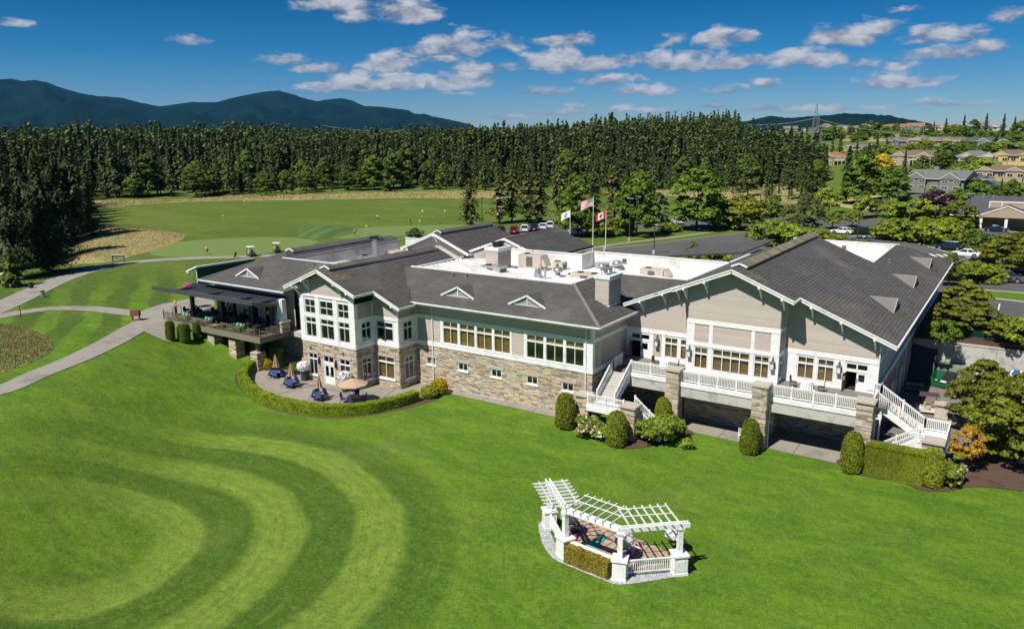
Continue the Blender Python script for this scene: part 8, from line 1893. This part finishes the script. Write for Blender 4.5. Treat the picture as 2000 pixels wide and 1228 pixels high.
BK, NV, SV, WHT, RD, GY, BL_ = paintm('black_car_paint', (.012, .012, .015)), paintm('navy_car_paint', (.012, .018, .04)), paintm('silver_car_paint', (.50, .52, .54)), paintm('white_car_paint', (.72, .72, .72)), paintm('red_car_paint', (.26, .012, .02)), paintm('grey_car_paint', (.09, .09, .09)), paintm('blue_car_paint', (.03, .10, .20))
R0 = -2.6
car('pickup', 978, 459, R0, BK, 'black pickup at the left end of the parked row'); car('suv', 1004, 456, R0, RD, 'dark red car in the parked row'); car('suv', 1025, 453, R0, WHT, 'white estate car right of the red one'); car('suv', 1043, 451, R0, NV, 'dark car between the white cars of the row'); car('sedan', 1060, 448, R0, WHT, 'low white car in the parked row'); car('suv', 1074, 446, R0, WHT, 'white car at the right end of the parked row'); car('sedan', 952, 461, R0, BK, 'black car half hidden by the far gable')
car('suv', 1166, 447, -2.2, BL_, 'blue car behind the right flagpole'); car('sedan', 1158, 456, -2.2, SV, 'silver car behind the flagpoles'); car('suv', 1195, 436, -2.0, NV, 'dark car further back behind the golden shrub'); car('sedan', 1125, 458, -2.2, WHT, 'white car hidden behind the round maple'); car('sedan', 1275, 441, -2.4, GY, 'grey car right of the tall lamp behind the shrubs'); car('sedan', 1300, 440, -2.4, NV, 'dark car beside the grey one behind the blue spruce'); car('suv', 1324, 438, -2.4, SV, 'silver car left of the broad maple')
car('pickup', 1684, 458, -math.pi/2+.12, BK, 'black pickup parked behind the lamp post'); car('sedan', 1645, 457, -math.pi/2-.2, WHT, 'white car in front of the black pickup'); car('sedan', 1682, 475, -math.pi/2, BL_, 'blue car half hidden behind the white parapet')
car('suv', 1853, 488, -math.pi/2-.05, NV, 'dark blue car driving past the zebra crossing'); car('sedan', 1886, 502, -math.pi/2-.15, WHT, 'white sedan half hidden by the round tree'); car('van', 1958, 551, math.pi/2+.2, GY, 'grey van at the right edge beside the grass verge'); car('sedan', 1933, 538, math.pi/2+.15, SV, 'silver car left behind the grey van'); car('suv', 1920, 524, math.pi/2+.1, BK, 'black car behind the silver one'); car('suv', 1990, 532, math.pi/2+.1, BK, 'dark car in tree shade at the right edge')
car('suv', 1903, 443, -.6, NV, 'dark car with red lights beside the pavilion lamp'); car('pickup', 1925, 440, -.9, WHT, 'white pickup in front of the right pavilion'); car('sedan', 1872, 441, math.pi/2, BL_, 'dark blue car roof behind the orange shrubs'); car('sedan', 1975, 446, math.pi/2, WHT, 'white car right of the pavilion entrance'); car('sedan', 1945, 455, math.pi/2, NV, 'dark car with bright wheels behind the shrubs'); car('suv', 1930, 367, 1.2, BL_, 'dark car parked on the hill by the cone trees', z=None); car('sedan', 1660, 462, 1.2, WHT, 'white car behind the pickup bonnet') if False else None
def golf_cart(p, rz, lab, body, roofm, people=(), rear=False):
    t = thing('golf_cart', lab, 'golf cart', p, rz)
    m = MB(); m.hexa([(-.6, -1.2, .25), (.6, -1.2, .25), (.6, 1.15, .25), (-.6, 1.15, .25), (-.58, -1.15, .42), (.58, -1.15, .42), (.58, 1.1, .42), (-.58, 1.1, .42)]); m.hexa([(-.55, -1.25, .35), (.55, -1.25, .35), (.58, -.6, .35), (-.58, -.6, .35), (-.4, -1.1, .68), (.4, -1.1, .68), (.5, -.62, .88), (-.5, -.62, .88)]); m.hexa([(-.6, .35, .4), (.6, .35, .4), (.58, 1.2, .4), (-.58, 1.2, .4), (-.58, .4, .72), (.58, .4, .72), (.5, 1.15, .7), (-.5, 1.15, .7)]); part(m, 'body', body, t)
    SEAT = plain('cream_seat', (.50, .40, .28), .7); m = MB(); m.rbox((0, .12, .66), (1.1, .5, .14)); m.box(-.55, .55, .0, .38, .4, .6); part(m, 'seat', SEAT, t); m = MB(); m.rbox((0, .4, .95), (1.1, .12, .42)); part(m, 'backrest', SEAT, t)
    m = MB(); m.hexa([(-.62, -.85, 1.82), (.62, -.85, 1.82), (.62, .95, 1.82), (-.62, .95, 1.82), (-.56, -.78, 1.93), (.56, -.78, 1.93), (.56, .88, 1.93), (-.56, .88, 1.93)]); part(m, 'roof', roofm, t)
    for sx in (-.52, .52): m = MB(); m.tube([(sx, -.68, .8), (sx, -.55, 1.84)], .022, 6); m.tube([(sx, .62, .7), (sx, .55, 1.84)], .022, 6); part(m, 'roof_post', BLACK, t)
    m = MB(); m.tube([(.25, -.62, .8), (.25, -.38, 1.05)], .02, 6)
    for k in range(12): a, b = k*math.pi/6, (k+1)*math.pi/6; m.tube([(.25+.17*math.cos(a), -.36-.08*math.sin(a), 1.05+.14*math.sin(a)), (.25+.17*math.cos(b), -.36-.08*math.sin(b), 1.05+.14*math.sin(b))], .014, 5, cap=False)
    part(m, 'steering_wheel', BLACK, t)
    for sx in (-1, 1):
        for y in (-.85, .8): wheel(t, sx*.5, y, .22, .18)
    if rear: m = MB(); m.tube([(-.2, 1.25, .5), (-.25, 1.35, 1.3)], .14, 8); m.tube([(.2, 1.25, .5), (.25, 1.35, 1.3)], .14, 8); part(m, 'bag_rack', BLACK, t)
    return t
DG = paintm('dark_green_cart', (.012, .04, .035)); CRM = plain('cream_plastic', (.62, .58, .48), .5, .04)
for px, py, rz, lab, n in ((491, 501, 1.25, 'golf cart with two riders at the edge of the green', 2), (541, 493, 1.1, 'golf cart with a rider just above the left roof', 1), (12, 558, -1.7, 'golf cart cut by the left edge on the wide path', 1)):
    p = T(px, py); golf_cart(p, rz, lab, DG, CRM, rear=True)
    for k in range(n): s = (-.26, .26)[k]; q = p+Matrix.Rotation(rz, 3, 'Z') @ Vector((s, .15, .66)); person('sit_w', 'person in white top seated in the '+('cart at the green edge, '+('left', 'right')[k]+' seat' if px == 491 else 'cart above the left roof' if px == 541 else 'cart at the left edge'), q, rz)
def b_awn(t, p, out):
    oc = t.new('ShaderNodeTexCoord').outputs['Object']; x, y, z = t.sep(oc); s = t.math('GREATER_THAN', t.math('SINE', t.math('MULTIPLY', y, 22.)), 0.); t.put(p.inputs['Base Color'], t.mix(s, (.10, .035, .04), (.03, .035, .05))); p.inputs['Roughness'].default_value = .8
STR = material('striped_awning', b_awn)
golf_cart(G(1812, 806, 0), 1.75, 'utility cart with a striped roof and red seat parked beside the right stair', paintm('white_cart', (.6, .6, .6)), STR); golf_cart(G(1972, 792, 0), -1.8, 'dark green golf cart with a cream roof behind the maples', DG, CRM, rear=True)
golf_cart(G(1797, 722, 0), -.2, 'golf cart standing in the shade of the building wall', paintm('dark_blue_cart', (.02, .03, .08)), plain('grey_roof', (.2, .22, .24), .6)) ; golf_cart(G(1806, 700, 0), -.1, 'golf cart further back in the wall shade', paintm('white_cart', (.6, .6, .6)), plain('grey_roof', (.2, .22, .24), .6))
# yard: dumpsters, cabinet, pallets, smoker, bench
DGR = plain('green_dumpster', (.008, .115, .055), .5, .12, 1.2, dark=(.02, .05, .03), dscale=2)
def dumpster(px, py, rz, lab, openlid):
    p = G(px, py, 0); t = thing('dumpster', lab, 'dumpster', (p.x, p.y, .03), rz); m = MB(); X, Y = 1.05, .8
    for a in (((-X, -Y), (X, -Y)), ((X, -Y), (X, Y)), ((X, Y), (-X, Y)), ((-X, Y), (-X, -Y))):
        (x0, y0), (x1, y1) = a; zt = lambda y: 1.05 if y < 0 else 1.55; m.hexa([(x0*.9, y0*.8, .12), (x1*.9, y1*.8, .12), (x1*.86, y1*.76, .12), (x0*.86, y0*.76, .12), (x0, y0, zt(y0)), (x1, y1, zt(y1)), (x1*.96, y1*.96, zt(y1)), (x0*.96, y0*.96, zt(y0))])
    m.box(-.9, .9, -.62, .62, .1, .16); part(m, 'bin_body', DGR, t); m = MB(); m.box(-X-.1, -X, -.35, .45, .6, .85); m.box(X, X+.1, -.35, .45, .6, .85); part(m, 'fork_pocket', DGR, t)
    LID = plain('black_plastic_lid', (.018, .018, .022), .5)
    for k in (0, 1):
        x0, x1 = (-X, -.02) if k == 0 else (.02, X); m = MB()
        if k == openlid: m.hexa([(x0, Y-.05, 1.5), (x1, Y-.05, 1.5), (x1, Y+.05, 1.5), (x0, Y+.05, 1.5), (x0, Y+.3, .55), (x1, Y+.3, .55), (x1, Y+.36, .55), (x0, Y+.36, .55)])
        else: m.hexa([(x0, -Y-.03, 1.08), (x1, -Y-.03, 1.08), (x1, Y, 1.56), (x0, Y, 1.56), (x0, -Y-.03, 1.13), (x1, -Y-.03, 1.13), (x1, Y, 1.62), (x0, Y, 1.62)])
        part(m, 'lid', LID, t)
    m = MB(); m.rbox((.25, -Y*.97, .85), (.55, .03, .22), tilt=Matrix.Rotation(-.17, 3, 'X')); m.rbox((-.45, -Y*.96, .88), (.2, .03, .1), tilt=Matrix.Rotation(-.17, 3, 'X')); part(m, 'sticker', CLOTH, t)
    for sx in (-.8, .8):
        for sy in (-.5, .5): m = MB(); m.tube([(sx-.04, sy, .06), (sx+.04, sy, .06)], .07, 8); part(m, 'caster', BLACK, t)
dumpster(1841, 756, -.25, 'bright green dumpster with its lid open nearest the building', 0); dumpster(1872, 746, .1, 'green dumpster behind the open one with both black lids shut', 9); dumpster(1942, 762, .12, 'green dumpster by the pallets with one lid thrown back', 0)
p = G(1864, 724, 0); t = thing('transformer_cabinet', 'pale green electrical cabinet against the retaining wall', 'cabinet', (p.x, YW-1.2, 0)); m = MB(); m.box(-1.3, 1.3, -.7, .7, .05, 1.9); part(m, 'casing', plain('pale_green_metal', (.20, .25, .17), .6), t); m = MB(); m.box(-1.25, -.02, -.73, -.7, .1, 1.85); m.box(.02, 1.25, -.73, -.7, .1, 1.85); part(m, 'door', plain('pale_green_metal', (.20, .25, .17), .6), t)
PAL = plain('pallet_wood', (.40, .32, .22), .85, .2, 4, isl=.2)
for k in range(4):
    p = G(1986, 752, 0); t = thing('pallet', ('lowest', 'second', 'third', 'topmost')[k]+' wooden pallet of the stack right of the dumpsters', 'pallet', (p.x, YW-1.6, .02+k*.15), .03*k)
    for j in range(5): m = MB(); m.rbox((0, -.5+j*.25, .125), (1.2, .1, .02)); part(m, 'slat', PAL, t)
    for j in range(3): m = MB(); m.rbox((-.55+j*.55, 0, .06), (.1, 1.1, .1)); part(m, 'bearer', PAL, t)
p = G(1986, 752, 0); t = thing('jacket', 'blue and white jacket hung over a bar above the pallets', 'clothing', (p.x-.2, YW-.9, 1.2)); m = MB(); m.hexa([(-.35, -.12, 0), (.35, -.12, 0), (.35, .1, 0), (-.35, .1, 0), (-.28, -.08, .95), (.28, -.08, .95), (.28, .08, .95), (-.28, .08, .95)]); part(m, 'torso', plain('blue_cloth', (.03, .13, .32), .85), t)
for s in (-1, 1): m = MB(); m.tube([(s*.3, 0, .9), (s*.5, -.05, .45), (s*.42, -.1, .1)], [.1, .09, .08], 8); part(m, 'sleeve', CLOTH, t)
t = thing('pipe_rail', 'dark pipe rail fixed low along the retaining wall', 'rail', (0, YW-.5, 1)); m = MB(); m.tube([(-7, YW-.45, 1.6), (-3.2, YW-.45, 1.6)], .05, 6); m.tube([(.2, YW-.45, 1.7), (5, YW-.45, 1.7)], .05, 6); m.tube([(-3.2, YW-.45, 1.6), (-3.2, YW-.45, .1)], .05, 6); m.build('pipe', BLACK, t)
p = G(1727, 832, 0); t = thing('barrel_smoker', 'silver and black barrel smoker under the right stair', 'grill', (p.x, p.y, 0), .6); m = MB(); m.tube([(-.6, 0, .85), (.6, 0, .85)], .36, 14); part(m, 'barrel', GREYMETAL, t); m = MB(); m.tube([(-.61, 0, .85), (-.5, 0, .85)], .37, 14); m.tube([(.2, -.1, 1.2), (.2, -.1, 1.8)], .07, 8); part(m, 'end_cap', BLACK, t)
for sx in (-.45, .45): m = MB(); m.box(sx-.03, sx+.03, -.25, .25, 0, .55); part(m, 'leg', BLACK, t)
m = MB(); m.box(-.5, .5, -.6, -.35, .78, .81); part(m, 'shelf', BLACK, t)
p = G(1785, 765, 0); t = thing('work_table', 'grey metal trolley in the shade by the wall', 'trolley', (p.x, p.y, .03), .1); m = MB(); m.rbox((0, 0, .85), (1.6, .7, .05)); m.rbox((0, 0, .3), (1.5, .65, .04)); part(m, 'shelf', GREYMETAL, t)
for sx in (-.75, .75):
    for sy in (-.3, .3): m = MB(); m.box(sx-.02, sx+.02, sy-.02, sy+.02, 0, .85); part(m, 'leg', GREYMETAL, t)
t = thing('low_stone_pier', 'short stone pier with a concrete cap behind the stair landing', 'stone pier', (G(1838, 815, 0).x, G(1838, 815, 0).y, 0)); m = MB(); m.box(-.55, .55, -.5, .5, 0, 1.3); part(m, 'shaft', STONE, t); m = MB(); m.box(-.7, .7, -.65, .65, 1.3, 1.45); part(m, 'cap', CAPSTONE, t)
finish_bal()
# ---------------------------------------------------------------- houses on the hill
def house(px, py, wpx, hpx, roofm, wallm, kind, lab, rz=0, depth=None, storeys=2, z=None, name='house', win=5, chim=False, porch=False, hp=.36):
    p = T(px, py) if z is None else G(px, py, z); k = PXM(p); W_ = wpx/k*.88; Hh = hpx/k*.8; D_ = depth or W_*.7
    face = math.atan2(p.x, p.y); t = thing(name, lab, 'house', p, -face+rz); rh = Hh*hp; wh = Hh-rh; hw, hd = W_/2, D_/2
    # local frame: -y looks at the valley
    m = MB(); m.box(-hw, hw, -hd, hd, -1.2, wh); part(m, 'wall', wallm, t)
    e = .5; m = MB(); fas = MB()
    if kind == 'hip':
        r = max(.5, hw-hd) if hw > hd else .4; A = [(-hw-e, -hd-e, wh), (hw+e, -hd-e, wh), (hw+e, hd+e, wh), (-hw-e, hd+e, wh)]; R1, R2 = (-r, 0, wh+rh), (r, 0, wh+rh)
        m.face([A[0], A[1], R2, R1]); m.face([A[1], A[2], R2]); m.face([A[2], A[3], R1, R2]); m.face([A[3], A[0], R1]); m.face(A[::-1])
    elif kind == 'side':   # ridge across the view
        m.hexa([(-hw-e, -hd-e, wh-.1), (hw+e, -hd-e, wh-.1), (hw+e, hd+e, wh-.1), (-hw-e, hd+e, wh-.1), (-hw-e, -.05, wh+rh), (hw+e, -.05, wh+rh), (hw+e, .05, wh+rh), (-hw-e, .05, wh+rh)])
    else:                  # gable to the front
        m.hexa([(-hw-e, -hd-e, wh-.1), (hw+e, -hd-e, wh-.1), (hw+e, hd+e, wh-.1), (-hw-e, hd+e, wh-.1), (-.05, -hd-e, wh+rh), (.05, -hd-e, wh+rh), (.05, hd+e, wh+rh), (-.05, hd+e, wh+rh)])
        g = MB(); g.face([(-hw, -hd-e-.03, wh), (hw, -hd-e-.03, wh), (0, -hd-e-.03, wh+rh-.35)]); part(g, 'gable', wallm, t)
        for s in (-1, 1): fas.beam((s*(hw+e), -hd-e-.08, wh-.05), (0, -hd-e-.08, wh+rh-.02), .08, .3)
    ro = part(m, 'roof', roofm, t); fas.beam((-hw-e, -hd-e-.05, wh-.1), (hw+e, -hd-e-.05, wh-.1), .08, .22); part(fas, 'fascia', CRE, ro)
    if kind != 'front':   # cross gable facing the valley
        gw = W_*.17
        for gx_ in ((-hw*.5,) if win < 5 else (-hw*.62, hw*.55)):
            m = MB(); m.hexa([(gx_-gw-.3, -hd-1.0, wh-.2), (gx_+gw+.3, -hd-1.0, wh-.2), (gx_+gw+.3, -hd*.1, wh-.2), (gx_-gw-.3, -hd*.1, wh-.2), (gx_-.05, -hd-1.0, wh+rh*.72), (gx_+.05, -hd-1.0, wh+rh*.72), (gx_+.05, -hd*.1, wh+rh*.72), (gx_-.05, -hd*.1, wh+rh*.72)]); part(m, 'cross_gable_roof', roofm, t)
            m = MB(); m.face([(gx_-gw, -hd-1.03, wh-.15), (gx_+gw, -hd-1.03, wh-.15), (gx_, -hd-1.03, wh+rh*.6)]); m.box(gx_-gw, gx_+gw, -hd-.8, -hd, -1, wh-.1); part(m, 'bay', wallm, t)
            m = MB()
            for s in (-1, 1): m.beam((gx_+s*(gw+.3), -hd-1.08, wh-.15), (gx_, -hd-1.08, wh+rh*.70), .08, .26)
            part(m, 'gable_trim', CRE, t)
    sh = wh/storeys
    for s in range(storeys):
        for i in range(win):
            x = -hw+W_*(i+.5)/win; z_ = s*sh+sh*.32; ww = W_/win*.3; m = MB(); m.box(x-ww, x+ww, -hd-.86, -hd-.80, z_, z_+sh*.42) if kind != 'front' and (abs(abs(x)-hw*.58) < W_*.17) else m.box(x-ww, x+ww, -hd-.06, -hd-.0, z_, z_+sh*.42); w_ = part(m, 'window', CRE, t)
            v = m.v; m2 = MB(); y = min(q[1] for q in v)-.02; m2.box(x-ww*.82, x-.04, y, y+.015, z_+.12, z_+sh*.42-.12); m2.box(x+.04, x+ww*.82, y, y+.015, z_+.12, z_+sh*.42-.12); part(m2, 'pane', HGL, w_)
    for i in range(2): m = MB(); y = -hd*.5+hd*i; m.box(-hw-.06, -hw, y-.7, y+.7, wh-sh*.7, wh-sh*.3); part(m, 'window', HGL, t)
    if chim: m = MB(); m.box(-hw*.3, -hw*.3+1.3, -.6, .5, wh+rh*.3, wh+rh+.9); part(m, 'chimney', wallm, t); m = MB(); m.box(hw*.45, hw*.45+1.3, -.6, .5, wh+rh*.3, wh+rh+.6); part(m, 'chimney', wallm, t)
    if porch:
        m = MB(); m.box(-hw*.1, hw, -hd-3, -hd, sh-.2, sh); part(m, 'balcony', CRE, t)
        for i in range(5): m = MB(); x = -hw*.1+hw*1.1*i/4; m.box(x-.1, x+.1, -hd-3, -hd-2.8, -2, sh+.9); part(m, 'balcony_post', CRE, t)
        m = MB(); m.box(-hw*.1, hw, -hd-3, -hd-2.93, sh+.85, sh+.95); part(m, 'balcony_rail', CRE, t)
    return t
for i, (px, py, w_, h_, rm, wm_, kd, lab, wn, ch, po) in enumerate(HH): house(px, py, w_, h_, rm, wm_, kd, lab, rz=(-.45, .2, -.2, .15, 0, -.3, .1)[i % 7] if i not in (0, 4) else (-.35 if i == 0 else .1), win=wn, chim=bool(ch), porch=bool(po), storeys=2 if h_ > 16 and 'low' not in lab else 1, hp=.42 if kd == 'side' else .36)
# pavilion at the right edge
p = G(1965, 447, 4.6); t = thing('pavilion', 'dark roofed pavilion with a white trimmed front gable at the right edge', 'building', p, -.02)
m = MB(); m.box(-11, 14, 0, 12, -.5, 3.1); part(m, 'wall', TANW, t)
m = MB(); m.hexa([(-13, -1.5, 2.9), (16, -1.5, 2.9), (16, 14, 2.9), (-13, 14, 2.9), (-7.5, 6, 7.2), (16, 6, 7.2), (16, 6.4, 7.2), (-7.5, 6.4, 7.2)]); part(m, 'roof', plain('slate_blue_shingle', (.055, .06, .068), .85, .2, .6), t)
m = MB(); m.hexa([(-6.5, -5, 2.9), (6.5, -5, 2.9), (6.5, 4, 2.9), (-6.5, 4, 2.9), (-.05, -5, 5.6), (.05, -5, 5.6), (.05, 4, 5.6), (-.05, 4, 5.6)]); part(m, 'front_roof', plain('slate_blue_shingle', (.055, .06, .068), .85, .2, .6), t)
m = MB(); m.face([(-6, -5.04, 2.95), (6, -5.04, 2.95), (0, -5.04, 5.3)]); part(m, 'gable', TANW, t)
m = MB()
for s in (-1, 1): m.beam((s*6.6, -5.1, 2.9), (0, -5.1, 5.62), .1, .25)
m.beam((-13, -1.55, 2.85), (-6.5, -1.55, 2.85), .1, .25); part(m, 'fascia', WHITE, t)
m = MB(); m.box(-4, 5, 1.6, 4.5, 4.0, 6.1); part(m, 'clerestory', TANW, t); m = MB(); m.box(-4.1, 5.1, 1.5, 1.6, 5.9, 6.15); m.box(-4.1, -3.9, 1.5, 1.6, 4, 5.9); m.box(4.9, 5.1, 1.5, 1.6, 4, 5.9); m.box(-1.6, -1.4, 1.5, 1.6, 4, 5.9); part(m, 'clerestory_trim', WHITE, t)
for x in (-5, 0, 5): m = MB(); m.box(x-.3, x+.3, -4.8, -4.2, 0, 3); part(m, 'column', WHITE, t)
for x, h in ((-3.6, .9), (3.3, .9), (-5.6, 1.2)): m = MB(); m.lathe((x, 5, 6.4), [(.22, 0), (.2, h), (.05, h+.2)], 8); part(m, 'roof_vent', GREYMETAL, t)
# steel towers and power lines
TW = []
for i, (px, py, hp) in enumerate(((1591, 262, 55), (1587, 262, 30), (1597, 262, 36), (1598, 330, 74))):
    p = T(px, py); h = hp/PXM(p)/.97 if i < 3 else 70/PXM(p); t = thing('lattice_tower', ('tallest thin steel mast on the skyline among the houses', 'left short steel lattice tower on the skyline', 'right steel lattice tower on the skyline', 'slim steel pole standing in front of the wood on the slope')[i], 'tower', p); m = MB(); b = h*.05+.3; r = .10*PXM(p)**-1*2.5
    for sx in (-1, 1):
        for sy in (-1, 1): m.tube([(sx*b, sy*b, 0), (sx*b*.3, sy*b*.3, h)], r, 4)
    part(m, 'legs', GREYMETAL, t); m = MB()
    for k in range(8):
        z0_, z1_ = h*k/8, h*(k+1)/8; f0, f1 = 1-.7*k/8, 1-.7*(k+1)/8
        for s in (-1, 1): m.tube([(-b*f0, s*b*f0, z0_), (b*f1, s*b*f1, z1_)], r*.7, 4); m.tube([(s*b*f0, b*f0, z0_), (s*b*f1, -b*f1, z1_)], r*.7, 4)
    part(m, 'braces', GREYMETAL, t)
    if i != 0: m = MB(); m.tube([(-b*3, 0, h*.93), (b*3, 0, h*.93)], r, 4); part(m, 'crossarm', GREYMETAL, t)
    TW.append(p+Vector((0, 0, h*.93)))
def wire(a, b, sag, lab, r=.07):
    m = MB(); P_ = [a+(b-a)*(k/20)-Vector((0, 0, sag*4*(k/20)*(1-k/20))) for k in range(21)]; m.tube(P_, r, 4); tag(m.build('power_line', plain('aluminium_wire', (.38, .42, .36), .4, .05)), lab, 'power line')
def at(px, py, dist): d = Vector(ray(px, py)); return Vector((0, 0, H))+d*(dist/math.hypot(d.x, d.y))
wire(at(1592, 231, 650), at(2040, 283, 300), 3, 'upper power line sloping down to the right over the houses', .12); wire(at(1598, 275, 420), at(2040, 316, 260), 3, 'lower power line sloping down to the right over the houses', .09); wire(at(1592, 231, 650), at(1455, 243, 640), 2, 'power line going left from the steel towers', .13); wire(at(630, 245, 560), at(490, 260, 480), 2, 'power line rising to the crest of the distant wood', .11); wire(at(630, 245, 560), at(800, 254, 560), 2, 'power line descending right over the distant wood', .1); wire(at(1535, 277, 420), at(1598, 275, 420), 1, 'short stretch of power line before the wood', .09)
# ---------------------------------------------------------------- mountains
def b_mtn(t, p, out):
    pos = t.new('ShaderNodeNewGeometry').outputs['Position']; n = t.noise(pos, .006, 6, .65); n2 = t.noise(t.vmath('MULTIPLY', pos, (1, 1, .5)), .05, 5, .75)
    c = t.mix(t.smooth(n, .38, .66), (.001, .011, .011), (.004, .021, .017)); cc = t.vmath('SCALE', c, None); t.put(cc.node.inputs[3], t.math('MULTIPLY_ADD', n2, 2.6, -.25)); t.put(p.inputs['Base Color'], cc); p.inputs['Roughness'].default_value = .95; p.inputs['Specular IOR Level'].default_value = .05; bump(t, p, n2, 1.0, 14)
MTN = material('forested_mountain', b_mtn)
def mountain(name, crest, D, base, depth, amp, seed):
    C_ = np.array(crest, float); px = np.arange(C_[0, 0], C_[-1, 0]+1, 6); cy = np.interp(px, C_[:, 0], C_[:, 1]); n = len(px); rows = 46; rg = np.random.RandomState(seed)
    U_ = np.array([ray(x, 300)[:2] for x in px]); U_ /= np.linalg.norm(U_, axis=1, keepdims=True)
    hc = []
    for x, y in zip(px, cy): d = ray(x, y); hc.append(H+d[2]/math.hypot(d[0], d[1])*D)
    hc = np.array(hc); V = np.zeros((rows*2, n, 3))
    for j in range(rows*2):
        s = j/rows; f = min(s, 2-s) if s <= 1 else max(0, 2-s); g = f**1.15 if s <= 1 else f
        dist = D-depth*(1-s); x, y = U_[:, 0]*dist, U_[:, 1]*dist
        nz_ = (fbm(x*.0016+seed, y*.0016+j*0, 5)-.5)+.5*(fbm(x*.006, y*.006+3, 4)-.5)
        V[j, :, 0], V[j, :, 1] = x, y; V[j, :, 2] = base+(hc-base)*g+amp*nz_*math.sin(math.pi*min(1, f))*1.3*(np.abs(hc-base)/np.abs(hc-base).max())+(rg.randn(n)*1.2 if abs(s-1) < .02 else 0)
    i, j = np.meshgrid(np.arange(n-1), np.arange(rows*2-1)); a = (j*n+i).ravel(); F_ = np.stack([a, a+1, a+n+1, a+n], 1)
    return bulk(name, V.reshape(-1, 3), F_, MTN, 'structure', smooth=True)
mountain('mountain', [(-400, 190), (-200, 165), (-60, 158), (0, 157), (45, 155), (62, 159), (88, 157), (112, 162), (140, 173), (170, 182), (200, 188), (250, 191), (285, 201), (320, 208), (345, 205), (380, 200), (430, 200), (470, 190), (520, 180), (552, 177), (575, 183), (600, 192), (628, 199), (680, 207), (740, 208), (775, 212), (812, 226), (850, 228), (880, 234), (915, 242), (960, 262), (1000, 275)], 6500, -20, 2600, 330, 3)
mountain('mountain', [(560, 240), (610, 202), (640, 195), (672, 192), (692, 196), (715, 207), (745, 213), (800, 235), (850, 262)], 7600, -20, 900, 120, 8)
mountain('far_hill', [(1300, 268), (1440, 240), (1480, 231), (1500, 226), (1530, 231), (1560, 229), (1600, 226), (1640, 222), (1690, 223), (1730, 226), (1770, 234), (1850, 250), (1900, 268)], 3600, -20, 900, 60, 5)
for px, py, hp in ((526, 178, 12), (546, 175, 5), (672, 192, 7), (29, 155, 3)):
    p = at(px, py, 6450 if px != 672 else 7550); k = 1/PXM(p); t = thing('radio_mast', {526: 'tall thin radio mast on the middle summit', 546: 'short mast right of the tall one on the middle summit', 672: 'small mast on the low summit to the right', 29: 'tiny mast on the left summit'}[px], 'mast', p); m = MB(); m.tube([(0, 0, -15), (0, 0, hp*k)], [.55*k*.6, .3*k], 5); part(m, 'mast', GREYMETAL, t); m = MB(); m.tube([(0, 0, hp*k*.5), (0, 0, hp*k*.75)], .9*k*.6, 6); part(m, 'antenna', plain('red_band', (.4, .08, .05), .7), t)
# ---------------------------------------------------------------- air
hb = MB(); hb.box(-9500, 5600, -3200, 9900, -60, 720)
hzm = bpy.data.materials.new('haze'); hzm.use_nodes = True; ht = NT(hzm.node_tree); ht.n.clear(); ho = ht.new('ShaderNodeOutputMaterial'); pv_ = ht.new('ShaderNodeVolumePrincipled'); pv_.inputs['Color'].default_value = (.13, .50, 1, 1); pv_.inputs['Density'].default_value = 2.4e-5; pv_.inputs['Anisotropy'].default_value = .1
ht.l.new(pv_.outputs[0], ho.inputs['Volume']); hzo = hb.build('haze', hzm, kind='stuff')
